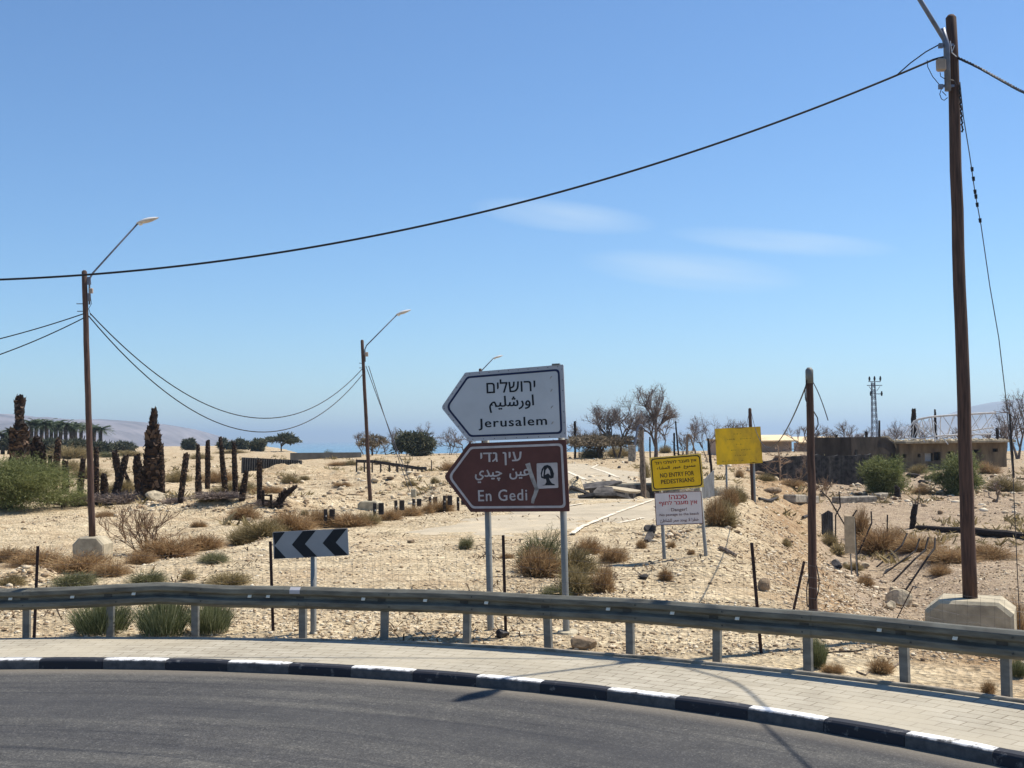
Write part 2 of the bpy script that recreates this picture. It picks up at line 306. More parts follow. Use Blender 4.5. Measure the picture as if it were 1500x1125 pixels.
# ------------------------------------------------------------------ mesh helpers
def unit(v): v = np.asarray(v, float); return v / (np.linalg.norm(v) + 1e-12)
class MB:
    def __init__(s): s.v = []; s.f = []; s.n = 0
    def add(s, verts, faces):
        verts = np.asarray(verts, float).reshape(-1, 3)
        s.v.append(verts); s.f.extend([tuple(int(i) + s.n for i in f) for f in faces]); s.n += len(verts); return s
    def box(s, c, size, mat=None, bevel=0.0):
        x, y, z = [k / 2 for k in size]; b = min(bevel, x * .9, y * .9, z * .9)
        if b <= 0:
            v = np.array([(i * x, j * y, k * z) for k in (-1, 1) for j in (-1, 1) for i in (-1, 1)])
            f = [(0, 2, 3, 1), (4, 5, 7, 6), (0, 1, 5, 4), (2, 6, 7, 3), (0, 4, 6, 2), (1, 3, 7, 5)]
        else:      # chamfered box
            v = []; idx = {}
            for i in (-1, 1):
                for j in (-1, 1):
                    for k in (-1, 1):
                        for ax in range(3):
                            p = [i * (x - b), j * (y - b), k * (z - b)]; p[ax] = (i * x, j * y, k * z)[ax]
                            idx[(i, j, k, ax)] = len(v); v.append(p)
            v = np.array(v); f = []
            for ax in range(3):
                o1, o2 = [(1, 2), (2, 0), (0, 1)][ax]
                for sg in (-1, 1):
                    q = []
                    for a_, b_ in ((-1, -1), (1, -1), (1, 1), (-1, 1)):
                        t = [0, 0, 0]; t[ax] = sg; t[o1] = a_; t[o2] = b_; q.append(idx[(*t, ax)])
                    f.append(tuple(q if sg > 0 else q[::-1]))
                for a_ in (-1, 1):
                    for b_ in (-1, 1):
                        t0 = [0, 0, 0]; t0[ax] = -1; t0[o1] = a_; t0[o2] = b_; t1 = list(t0); t1[ax] = 1
                        q = [idx[(*t0, o1)], idx[(*t1, o1)], idx[(*t1, o2)], idx[(*t0, o2)]]
                        f.append(tuple(q if a_ * b_ > 0 else q[::-1]))
            for i in (-1, 1):
                for j in (-1, 1):
                    for k in (-1, 1):
                        q = [idx[(i, j, k, a)] for a in range(3)]
                        f.append(tuple(q if i * j * k > 0 else q[::-1]))
        if mat is not None:
            R = np.array(mat)[:3, :3]; v = v @ R.T
        return s.add(v + np.asarray(c, float), f)
    def tube(s, pts, radii, n=8, cap=True, squash=None):
        pts = np.asarray(pts, float); m = len(pts)
        if np.isscalar(radii): radii = [radii] * m
        t = np.gradient(pts, axis=0); ref = None; rings = []
        for i in range(m):
            d = unit(t[i])
            if ref is None: ref = np.array([0, 0, 1.0]) if abs(d[2]) < 0.9 else np.array([1.0, 0, 0])
            a = unit(np.cross(d, ref)); b = np.cross(a, d); ref = b
            th = np.arange(n) * 2 * math.pi / n
            k = squash or (1, 1)
            rings.append(pts[i] + radii[i] * (np.cos(th)[:, None] * a * k[0] + np.sin(th)[:, None] * b * k[1]))
        f = []
        for i in range(m - 1):
            for j in range(n):
                a, b_ = i * n + j, i * n + (j + 1) % n
                f.append((a, b_, b_ + n, a + n))
        if cap: f.append(tuple(range(n))[::-1]); f.append(tuple(range((m - 1) * n, m * n)))
        return s.add(np.concatenate(rings), f)
    def bar(s, a, b, w, h=None):
        """square-section bar between two points"""
        a = np.asarray(a, float); b = np.asarray(b, float); d = b - a; L = np.linalg.norm(d); z = d / L
        ref = np.array([0, 0, 1.0]) if abs(z[2]) < 0.9 else np.array([0, 1.0, 0])
        x = unit(np.cross(ref, z)); y = np.cross(z, x)
        return s.box((a + b) / 2, (w, h or w, L), np.stack([x, y, z], 1))
    def prism(s, poly, frame, d0, d1):
        """outline (u,v) swept from depth d0 to d1 in frame (origin, u axis, v axis, normal)"""
        O, U, V, N = frame; n = len(poly)
        a = [O + p[0] * U + p[1] * V + d0 * N for p in poly]; b = [O + p[0] * U + p[1] * V + d1 * N for p in poly]
        f = [tuple(range(n))[::-1], tuple(range(n, 2 * n))] + [(i, (i + 1) % n, n + (i + 1) % n, n + i) for i in range(n)]
        return s.add(a + b, f)
    def band(s, outer, inner, frame, d0, d1):
        """closed band between two outlines of the same count"""
        O, U, V, N = frame; n = len(outer)
        P = lambda q, d: [O + p[0] * U + p[1] * V + d * N for p in q]
        v = P(outer, d1) + P(inner, d1) + P(outer, d0) + P(inner, d0); f = []
        for i in range(n):
            j = (i + 1) % n
            f += [(i, j, n + j, n + i), (i, 2 * n + i, 2 * n + j, j), (n + i, n + j, 3 * n + j, 3 * n + i)]
        return s.add(v, f)
    def build_each(s, name, mat, parent=None, smooth=False):
        """every added piece becomes an object of its own"""
        out = []; start = 0; k = 0
        for v in s.v:
            m = MB(); m.v = [v]; m.n = len(v); m.f = []
            while k < len(s.f) and s.f[k][0] < start + len(v): m.f.append(tuple(i - start for i in s.f[k])); k += 1
            start += len(v); out.append(m.build(name, mat, parent, smooth))
        return out
    def build(s, name, mat, parent=None, smooth=False, kind=None):
        v = np.concatenate(s.v) if s.v else np.zeros((0, 3))
        if parent is not None:
            p = parent; off = np.zeros(3)
            while p is not None: off = off + np.array(p.location); p = p.parent
            v = v - off
        me = bpy.data.meshes.new(name); me.from_pydata(v.tolist(), [], s.f)
        return link(name, me, mat, parent, smooth)
def link(name, me, mat, parent=None, smooth=False):
    if mat is not None: me.materials.append(M[mat] if isinstance(mat, str) else mat)
    if smooth: me.polygons.foreach_set('use_smooth', np.ones(len(me.polygons), bool))
    me.update()
    o = bpy.data.objects.new(name, me); COL.objects.link(o)
    if parent is not None: o.parent = parent
    return o
def fast_mesh(name, verts, quads=None, tris=None):
    """numpy mesh of quads and/or triangles"""
    me = bpy.data.meshes.new(name); verts = np.asarray(verts, np.float32)
    q = np.zeros((0, 4), np.int32) if quads is None else np.asarray(quads, np.int32)
    t = np.zeros((0, 3), np.int32) if tris is None else np.asarray(tris, np.int32)
    me.vertices.add(len(verts)); me.vertices.foreach_set('co', verts.ravel())
    me.loops.add(q.size + t.size); me.loops.foreach_set('vertex_index', np.concatenate([q.ravel(), t.ravel()]))
    me.polygons.add(len(q) + len(t))
    me.polygons.foreach_set('loop_start', np.concatenate([np.arange(len(q)) * 4, q.size + np.arange(len(t)) * 3]).astype(np.int32))
    me.update(calc_edges=True); me.validate(); return me
def tag(o, label, cat, group=None):
    o['label'] = label; o['category'] = cat
    if group: o['group'] = group
    return o
def struct(o): o['kind'] = 'structure'; return o
def stuff(o, label=None, cat=None):
    o['kind'] = 'stuff'
    if label: o['label'] = label; o['category'] = cat
    return o
def thing(name, label, cat, loc=(0, 0, 0), group=None):
    o = bpy.data.objects.new(name, None); COL.objects.link(o); o.empty_display_size = 0.2
    o.location = loc; return tag(o, label, cat, group)
def copy_tree(o, parent=None):
    c = o.copy(); COL.objects.link(c); c.parent = parent
    for ch in list(o.children): copy_tree(ch, c)
    return c

# ------------------------------------------------------------------ ground shape
def ray(px, py): return _f + _r * (px - 750) / FPX + _u * (562.5 - py) / FPX
def at_depth(px, py, y):
    d = ray(px, py); return EYEP + d * (y / d[1])
def sst(a, b, x):
    t = np.clip((x - a) / (b - a), 0, 1); return t * t * (3 - 2 * t)
_rs = np.random.RandomState(7); _tab = _rs.rand(256, 256)
def vnoise(x, y):
    xi = np.floor(x).astype(int); yi = np.floor(y).astype(int); fx = x - xi; fy = y - yi
    fx = fx * fx * (3 - 2 * fx); fy = fy * fy * (3 - 2 * fy)
    g = lambda a, b: _tab[a % 256, b % 256]
    return (g(xi, yi) * (1 - fx) + g(xi + 1, yi) * fx) * (1 - fy) + (g(xi, yi + 1) * (1 - fx) + g(xi + 1, yi + 1) * fx) * fy - 0.5
def fbm(x, y, o=4):
    s = 0; a = 1.0
    for i in range(o): s = s + a * vnoise(x * 2 ** i + 17.3 * i, y * 2 ** i + 5.1 * i); a *= 0.5
    return s
KC, KR = np.array([-7.8, 1.4]), 16.85          # kerb circle of the roundabout approach
BC, BR = np.array([-7.58, 0.46]), 19.62        # back edge of the pavement; the guard rail stands on it
MOUNDS = []                                    # (x, y, radius, height)
SINK = (8.3, 72.5)
def xL(y): return np.interp(y, [18, 24, 30, 37, 47, 65, 90, 130, 200], [-16, -12, -9.2, -8.0, -7.4, -3.9, -4, -10, -60])
def xR(y): return np.interp(y, [14, 18, 24, 30, 36, 62, 110, 200, 260], [6.8, 4.6, 4.2, 5.0, 6.3, 11.2, 19, 30, 40])
def weights(x, y):
    wl = 1 - sst(0, 1, (x - (xL(y) - 3.0)) / 3.0)
    w = np.interp(y, [14, 20, 30, 60, 120], [3.5, 4.6, 5.0, 5.6, 12.0])
    wr = sst(0, 1, (x - xR(y)) / w)
    return wl, wr
def hgt(x, y):
    x = np.asarray(x, float); y = np.asarray(y, float)
    zp = np.interp(y, [18, 21, 31, 60, 130, 190, 235], [.12, .12, .3, .2, .1, .45, .6])
    zl = np.interp(y, [18, 21, 30, 42, 60, 85, 120, 200], [.12, .04, -.5, -1.0, -.95, -.5, -.2, .5])
    zr = np.interp(y, [14, 17, 20, 25, 33, 50, 100, 150, 200, 235], [.1, .05, -.25, -.85, -1.75, -2.5, -2.5, -2.0, -.8, .2])
    wl, wr = weights(x, y)
    z = zp + (zl - zp) * wl + (zr - zp) * wr
    far = np.clip(y / 60, 0.25, 3.0)
    rough = 0.45 + 0.55 * np.maximum(wl, wr)
    z = z + fbm(x / 6.0, y / 6.0, 4) * 0.22 * rough * np.clip((y - 19) / 12, 0.1, 1) + fbm(x / 0.9 + 9, y / 0.9, 3) * 0.06
    z = z + np.abs(fbm(x / 2.2 + 70, y / 2.2, 4)) * 0.34 * sst(0.35, 0.9, np.maximum(wl, wr) + 0.9 * fbm(x / 9 + 5, y / 9, 2)) * sst(40, 60, y)
    z = z + fbm(x / 25.0 + 3, y / 25.0, 3) * 0.5 * np.maximum(wl, wr * 0.6) * sst(45, 90, y) * (1 - sst(150, 230, y))
    # loose spoil along the embankment flank
    z = z + np.abs(fbm(x / 1.7 + 40, y / 1.7, 3)) * 0.30 * 4 * wr * (1 - wr)
    for (mx, my, mr, mh) in MOUNDS:
        q = np.hypot(x - mx, y - my) / mr
        z = z + np.exp(-q * q * 1.6) * mh * (1 + 0.5 * fbm(x * 1.3, y * 1.3, 3))
    # lip of the embankment and the gully at its foot
    gy = sst(24, 32, y) * (1 - sst(58, 75, y))
    z = z + 0.28 * gy * np.exp(-((x - xR(y) + .4) / 1.1) ** 2) - 0.75 * gy * np.exp(-((x - xR(y) - 7.0) / 2.0) ** 2)
    # sinkhole across the old road
    q = np.hypot((x - SINK[0]) / 5.8, (y - SINK[1]) / 13.0) + 0.16 * fbm(x / 2.0, y / 3.0, 3)
    z = z - 2.3 * (1 - sst(0.84, 1.0, q)) * (1 - 0.45 * sst(2, 6, x - SINK[0]))
    # crest of the shore terrace, then down to the sea
    a = x / np.maximum(y, 1)
    cr = 240 + 700 * sst(-0.17, -0.23, a)
    z = z - 33 * sst(0, 1, (np.hypot(x, y) - cr) / (260 + 0.3 * cr))
    # bed of road and pavement
    rb = np.hypot(x - BC[0], y - BC[1])
    z = np.where(rb < BR - 0.02, np.minimum(z, -0.35), z)
    return z
def hit(px, py):
    d = ray(px, py); t = np.exp(np.linspace(math.log(13), math.log(1500), 5000))
    P = EYEP + d * t[:, None]
    g = P[:, 2] - hgt(P[:, 0], P[:, 1]); k = np.where(g < 0)[0]
    if len(k) == 0: return at_depth(px, py, 235) * [1, 1, 0] + [0, 0, 0.5]
    i = k[0]; a = g[i - 1] / (g[i - 1] - g[i]); t0 = t[i - 1] + a * (t[i] - t[i - 1])
    p = EYEP + d * t0; p[2] = hgt(p[0], p[1]); return p
def ground_at(px, y):
    p = at_depth(px, 640, y); p[2] = hgt(p[0], p[1]); return p
for (px, py, mr, mh) in ((224, 735, 1.6, .75), (262, 742, 3.0, .35), (330, 744, 4.0, .4), (400, 741, 3.5, .4), (20, 850, 1.3, .3), (60, 845, 1.0, .25),
                         (560, 715, 6.0, .5), (610, 705, 8, .6), (490, 700, 7, .5), (650, 720, 4, .4), (470, 735, 3, .3), (410, 694, 4.5, .7), (372, 700, 3, .5), (440, 690, 4, .5), (1000, 842, 1.5, .15), (870, 860, 1.2, .15)):
    p = hit(px, py); MOUNDS.append((p[0], p[1], mr, mh))
for (px, y_, mr, mh) in ((938, 69, 2.6, 1.9), (846, 66, 1.6, 1.5), (905, 76, 2.5, .9)):     # slumped fill inside the sinkhole
    p = at_depth(px, 640, y_); MOUNDS.append((p[0], p[1], mr, mh))

# ================================================================== SETTING
def wedge(phi, C, R): return np.array([C[0] + R * np.sin(phi), C[1] + R * np.cos(phi)])
def back_r(phi, C=KC):      # distance from the kerb centre to the pavement's back edge along phi
    s = np.array([np.sin(phi), np.cos(phi)]); oc = C - BC
    bq = oc @ s; return -bq + math.sqrt(bq * bq - (oc @ oc - BR * BR))
def polar_obj(name, mat, verts, faces, zc=0):
    v = np.asarray(verts, float) - np.array([KC[0], KC[1], 0])
    me = bpy.data.meshes.new(name); me.from_pydata(v.tolist(), [], faces)
    o = link(name, me, mat); o.location = (KC[0], KC[1], 0); return o

# ground: one polar sheet, finest in view
ang = np.concatenate([np.radians(np.linspace(-85, -28, 70))[:-1], np.radians(np.linspace(-28, 28, 480)), np.radians(np.linspace(28, 85, 70))[1:]])
rr = np.concatenate([np.exp(np.linspace(math.log(11), math.log(130), 620)), np.exp(np.linspace(math.log(130), math.log(6000), 260))[1:]])
A, Rr = np.meshgrid(ang, rr, indexing='ij')
X, Y = Rr * np.sin(A), Rr * np.cos(A)
Z = hgt(X, np.maximum(Y, 1.0))
na, nr = A.shape
ii = (np.arange(na - 1)[:, None] * nr + np.arange(nr - 1)[None, :]).ravel()
me = fast_mesh('ground', np.stack([X, Y, Z], -1).reshape(-1, 3), np.stack([ii, ii + nr, ii + nr + 1, ii + 1], 1))
wlv, wrv = weights(X, np.maximum(Y, 1))
soil = 0.06 + wrv * 0.35 * (1 - sst(110, 200, Y)) + 0.62 * np.clip(4 * wrv * (1 - wrv), 0, 1) + 0.12 * wlv * (1 - sst(60, 90, Y)) + 0.22 * sst(60, 120, Y)
a_ = me.attributes.new('soil', 'FLOAT', 'POINT'); a_.data.foreach_set('value', soil.ravel().astype(np.float32))
b_ = me.attributes.new('field', 'FLOAT', 'POINT'); b_.data.foreach_set('value', (sst(.75, 1.0, wrv) * sst(22, 30, Y) * (1 - .6 * sst(140, 220, Y))).ravel().astype(np.float32))
go = link('ground', me, 'ground', None, True); struct(go)
print('ground polys', len(me.polygons))

# sea and the mountains across it
s = 45000
me = bpy.data.meshes.new('sea'); me.from_pydata([(-s, 400, -30), (s, 400, -30), (s, s, -30), (-s, s, -30)], [], [(0, 1, 2, 3)])
struct(link('sea', me, 'sea'))
def ridge(name, prof, y0, depth, mat, seed, rough=0.10):
    """mountain range from a skyline (px, py) seen at distance y0"""
    rs = np.random.RandomState(seed)
    px = np.array([p[0] for p in prof], float); py = np.array([p[1] for p in prof], float)
    n, mrows = 220, 40
    cols = np.linspace(px[0], px[-1], n); tops = np.interp(cols, px, py)
    V = np.zeros((n, mrows, 3))
    for i in range(n):
        p = at_depth(cols[i], tops[i], y0); h = max(p[2], -29)
        t = np.linspace(0, 1, mrows)
        prof_h = np.where(t < .6, np.sin(t / .6 * math.pi / 2) ** 1.2, 1 - ((t - .6) / .4) ** 2 * .8)
        yy = y0 + (t - .6) * depth
        V[i, :, 0] = p[0] * (yy / y0) ** 0.35; V[i, :, 1] = yy
        g = fbm(np.full(mrows, i * 0.16 + seed) , t * 5, 5)
        V[i, :, 2] = -31 + (h + 31) * prof_h * (1 + rough * 2.2 * g * np.sin(np.clip(t / .6, 0, 1) * math.pi))
    ii = (np.arange(n - 1)[:, None] * mrows + np.arange(mrows - 1)[None]).ravel()
    return link(name, fast_mesh(name, V.reshape(-1, 3), np.stack([ii, ii + mrows, ii + mrows + 1, ii + 1], 1)), mat, None, True)
struct(ridge('hills', [(-900, 590), (-400, 596), (-100, 604), (0, 607), (25, 607), (45, 612), (90, 613), (135, 617), (170, 616), (205, 618), (235, 621), (262, 626), (278, 632), (292, 640), (308, 648), (322, 652)], 7000, 5200, 'hill', 3))
struct(ridge('far_mountains', [(1240, 640), (1290, 632), (1340, 622), (1380, 612), (1430, 594), (1455, 589), (1490, 585), (1560, 580), (1700, 578), (2100, 582)], 12500, 4500, 'far_hill', 5, 0.05))

# carriageway of the roundabout: one disc reaching under the kerb
n = 220
ph = np.linspace(0, 2 * math.pi, n, endpoint=False)
rings = [0.0001, 6, 10, 13, 15, 16, KR + 0.03]
V = []; Fq = []
for r_ in rings: V += [(*wedge(p, KC, r_), 0.0 + 0.012 * (1 - (r_ / KR) ** 2)) for p in ph]
for k in range(len(rings) - 1):
    for i in range(n):
        j = (i + 1) % n; Fq.append((k * n + i, (k + 1) * n + i, (k + 1) * n + j, k * n + j))
struct(polar_obj('road', 'asphalt', V, [q[::-1] for q in Fq]))

# pavement
phs = np.radians(np.arange(-100, 121, 0.8)); V = []; Fq = []
ts = np.linspace(0, 1, 9)
for p in phs:
    r0, r1 = KR + 0.165, back_r(p) - 0.015
    V += [(*wedge(p, KC, r0 + (r1 - r0) * t), 0.146 + 0.02 * t) for t in ts]
m_ = len(ts)
for i in range(len(phs) - 1):
    for j in range(m_ - 1): Fq.append((i * m_ + j, (i + 1) * m_ + j, (i + 1) * m_ + j + 1, i * m_ + j + 1))
pave = struct(polar_obj('pavement', 'pavers', V, [q[::-1] for q in Fq]))
# raised edging behind the pavement
V = []; Fq = []
for p in phs:
    r1 = back_r(p); w = 0.004 * math.sin(p * 60) - .036 * (1 - float(sst(rad(8), rad(26), p)))
    for (dr, z) in ((-.012, -.35), (-.012, .198 + w), (-.002, .208 + w), (.05, .208 + w), (.06, .198 + w), (.06, -.35)): V.append((*wedge(p, KC, r1 + dr), z))
for i in range(len(phs) - 1):
    for j in range(5): Fq.append((i * 6 + j, (i + 1) * 6 + j, (i + 1) * 6 + j + 1, i * 6 + j + 1))
edg = polar_obj('edging', 'old_concrete', V, [q[::-1] for q in Fq]); edg.location = (0, 0, 0); edg.parent = pave

# kerb: black and white painted stones one metre long
kerb = bpy.data.objects.new('kerb', None); COL.objects.link(kerb); struct(kerb); kerb.location = (KC[0], KC[1], 0)
rs = np.random.RandomState(4)
step = 0.985 / KR; phi0 = rad(5.39)
for k in range(-14, 21):
    p0, p1 = phi0 + k * step + 0.003 / KR, phi0 + (k + 1) * step - 0.003 / KR
    mb = MB(); jz = rs.uniform(-.004, .004); jr = rs.uniform(-.005, .005)
    pts = np.linspace(p0, p1, 6)
    prof = [(0.0, -.12), (0.004, .105), (0.012, .125), (.035, .146), (.165, .150), (.165, -.12)]
    V = []
    for i, p in enumerate(pts):
        e = 0.010 if i in (0, len(pts) - 1) else 0.0
        for q, (dr, z) in enumerate(prof): V.append((*wedge(p, KC, KR + dr + jr + (e if q < 4 else 0)), z + jz + (-e * .6 if 2 <= q <= 4 else 0)))
    f = [];  L = len(prof)
    for i in range(len(pts) - 1):
        for j in range(L): f.append((i * L + j, i * L + (j + 1) % L, (i + 1) * L + (j + 1) % L, (i + 1) * L + j))
    f += [tuple(range(L))[::-1], tuple(range((len(pts) - 1) * L, len(pts) * L))]
    mb.add(V, f)
    o = mb.build('kerb_stone', 'kerb_white' if k % 2 == 0 else 'kerb_black', kerb)
    o['label'] = 'kerb stone with white painted top' if k % 2 == 0 else 'black painted kerb stone'

# loose stones over the near ground
rs = np.random.RandomState(21)
def stones(N, rlo, rhi, slo, shi, seed):
    rs = np.random.RandomState(seed)
    a = np.radians(rs.uniform(-27, 27, N * 2)); d = np.exp(rs.uniform(math.log(rlo), math.log(rhi), N * 2))
    x, y = d * np.sin(a), d * np.cos(a)
    wl, wr = weights(x, y)
    dens = 0.40 + 0.9 * np.clip(4 * wr * (1 - wr), 0, 1) + 0.9 * fbm(x / 2.5, y / 2.5, 3) + 0.4 * (y < 24) - 0.25 * wl * (y > 26)
    dens = dens * (1 - .55 * sst(25, 31, y) * (1 - np.maximum(wl, np.clip(4 * wr, 0, 1))))
    keep = (rs.rand(len(x)) < dens) & (np.hypot(x - BC[0], y - BC[1]) > BR + 0.12)
    rdx = np.interp(y, [38, 57, 70, 95, 130], [0.3, 4.6, 5.2, 6.5, 6.0])
    keep &= ~((np.abs(x - rdx) < 4.2) & (y > 38) & (y < 130) & (rs.rand(len(x)) < 0.93))
    x, y = x[keep][:N], y[keep][:N]
    return x, y, (slo + (shi - slo) * rs.rand(len(x)) ** 3.5) * (0.6 + 0.4 * np.hypot(x, y) / 20)
ico = bpy.data.meshes.new('t'); import bmesh
bm_ = bmesh.new(); bmesh.ops.create_icosphere(bm_, subdivisions=1, radius=1.0)
IV = np.array([v.co[:] for v in bm_.verts]); IF = np.array([[v.index for v in f.verts] for f in bm_.faces]); bm_.free(); bpy.data.meshes.remove(ico)
def stone_mesh(name, x, y, sz, seed, sink=0.25):
    rs = np.random.RandomState(seed); n = len(x)
    V = IV[None] * rs.uniform(0.62, 1.25, (n, len(IV), 1)) * np.stack([rs.uniform(.7, 1.4, n), rs.uniform(.7, 1.3, n), rs.uniform(.4, .85, n)], 1)[:, None]
    c, s_ = np.cos(rs.rand(n) * 6.28), np.sin(rs.rand(n) * 6.28)
    Vx = V[..., 0] * c[:, None] - V[..., 1] * s_[:, None]; Vy = V[..., 0] * s_[:, None] + V[..., 1] * c[:, None]
    V = np.stack([Vx, Vy, V[..., 2]], -1) * sz[:, None, None]
    V += np.stack([x, y, hgt(x, y) + sz * sink], 1)[:, None]
    T = (IF[None] + (np.arange(n) * len(IV))[:, None, None]).reshape(-1, 3)
    return fast_mesh(name, V.reshape(-1, 3), None, T)
x1, y1, s1 = stones(50000, 18.5, 60, 0.008, 0.043, 1)
x2, y2, s2 = stones(14000, 45, 230, 0.010, 0.048, 2)
stuff(link('gravel', stone_mesh('gravel', np.r_[x1, x2], np.r_[y1, y2], np.r_[s1, s2], 5), 'gravel'))

# rubble fields of larger broken stone
def field(name, seed, spots):
    rs = np.random.RandomState(seed); P = []; Z_ = []
    for (px, py, w_, h_, n_, smin, smax) in spots:
        c = hit(px, py); s_ = c[1] / FPX; kx, ky = w_ * s_ / 2.4, min(h_ * s_ * c[1] / 3.6 / 2.4, c[1] * .2)
        for _ in range(n_):
            q = c[:2] + rs.randn(2) * [kx, ky]
            if np.hypot(q[0] - BC[0], q[1] - BC[1]) < BR + .15 or q[1] > 260: continue
            P.append(q[:2]); Z_.append(rs.uniform(smin, smax) if rs.rand() < .25 else smin + (smax - smin) * rs.rand() ** 4)
    P = np.array(P); return stone_mesh(name, P[:, 0], P[:, 1], np.array(Z_), seed)
stuff(link('rubble', field('rubble', 31, ((1180, 708, 150, 14, 260, .06, .45), (1330, 735, 60, 12, 90, .05, .35), (1440, 735, 120, 30, 260, .05, .35), (1370, 712, 120, 16, 200, .06, .5), (1250, 722, 80, 8, 80, .05, .3), (560, 712, 150, 16, 240, .05, .30), (480, 735, 120, 10, 200, .04, .2), (640, 715, 60, 14, 120, .05, .25), (225, 738, 40, 6, 160, .05, .22), (300, 742, 160, 6, 200, .03, .16), (400, 705, 60, 10, 90, .05, .25), (60, 765, 120, 10, 90, .03, .12), (20, 852, 40, 14, 160, .03, .12), (75, 850, 40, 8, 80, .03, .10), (890, 728, 60, 10, 160, .05, .3), (940, 718, 20, 14, 110, .05, .3), (970, 785, 60, 10, 120, .03, .12), (1250, 850, 90, 16, 160, .04, .16), (1160, 830, 90, 40, 240, .03, .11), (1300, 878, 50, 12, 80, .04, .14), (880, 675, 80, 5, 60, .08, .3), (1460, 700, 60, 10, 90, .06, .4), (1040, 760, 40, 16, 70, .04, .15))), 'gravel'))
# dry litter: twigs and straw blown about
rs = np.random.RandomState(77); n_ = 9000
a_ = np.radians(rs.uniform(-26, 26, n_)); d_ = np.exp(rs.uniform(math.log(18.6), math.log(170), n_)); x_, y_ = d_ * np.sin(a_), d_ * np.cos(a_)
ok = (np.hypot(x_ - BC[0], y_ - BC[1]) > BR + .1) & (fbm(x_ / 4 + 30, y_ / 4, 3) > 0.06); x_, y_, d_ = x_[ok], y_[ok], d_[ok]; n_ = len(x_)
p0 = np.stack([x_, y_, hgt(x_, y_) + .01], 1); an = rs.rand(n_) * 6.28; L_ = rs.uniform(.08, .35, n_) * (0.7 + d_ / 60)
p2 = p0 + np.stack([np.cos(an) * L_, np.sin(an) * L_, rs.uniform(.01, .12, n_)], 1); p1 = (p0 + p2) / 2 + rs.randn(n_, 3) * .02 + [0, 0, .03]
sd = np.stack([-np.sin(an), np.cos(an), 0 * an], 1) * (.007 + .0003 * d_)[:, None]
Vl = np.stack([p0 - sd, p0 + sd, p1 - sd + [0, 0, .01], p1 + sd, p2 - sd * .4, p2 + sd * .4], 1).reshape(-1, 3); kk = (np.arange(n_) * 6)[:, None]
stuff(link('dry_litter', fast_mesh('dry_litter', Vl, np.concatenate([kk + [0, 1, 3, 2], kk + [2, 3, 5, 4]], 0)), 'litter'))

# low scrub that dots the far flats
rs = np.random.RandomState(91); nt_ = 2600; k_ = 11
a_ = np.radians(rs.uniform(-27, 27, nt_)); d_ = np.exp(rs.uniform(math.log(62), math.log(232), nt_)); x_, y_ = d_ * np.sin(a_), d_ * np.cos(a_)
rdx = np.interp(y_, [57, 70, 95, 130, 170], [4.6, 5.2, 6.5, 6.0, 2.0])
ok = (np.abs(x_ - rdx) > 6) & (fbm(x_ / 11 + 3, y_ / 11, 3) > -.02); x_, y_, d_ = x_[ok], y_[ok], d_[ok]; nt_ = len(x_)
b0 = np.stack([x_, y_, hgt(x_, y_)], 1); sz = rs.uniform(.15, .6, nt_) * rs.uniform(.5, 1.2, nt_)
P0 = np.repeat(b0, k_, 0) + rs.randn(nt_ * k_, 3) * np.repeat(sz, k_)[:, None] * [.45, .45, .0]; dd_ = rs.randn(nt_ * k_, 3) * [.8, .8, .3] + [0, 0, .75]
P2 = P0 + dd_ * np.repeat(sz, k_)[:, None] * .8; P2[:, 2] = np.maximum(P2[:, 2], P0[:, 2] + .03); P1 = (P0 + P2) / 2 + rs.randn(nt_ * k_, 3) * .03
w_ = rs.randn(nt_ * k_, 3); w_ = np.cross(P2 - P0, w_); w_ = w_ / (np.linalg.norm(w_, axis=1)[:, None] + 1e-9) * (np.repeat(sz, k_)[:, None] * .10)
Vl = np.stack([P0 - w_, P0 + w_, P1 - w_, P1 + w_, P2 - w_ * .4, P2 + w_ * .4], 1).reshape(-1, 3); kk = (np.arange(nt_ * k_) * 6)[:, None]
stuff(link('ground_scrub', fast_mesh('ground_scrub', Vl, np.concatenate([kk + [0, 1, 3, 2], kk + [2, 3, 5, 4]], 0)), 'shrub_olive'))

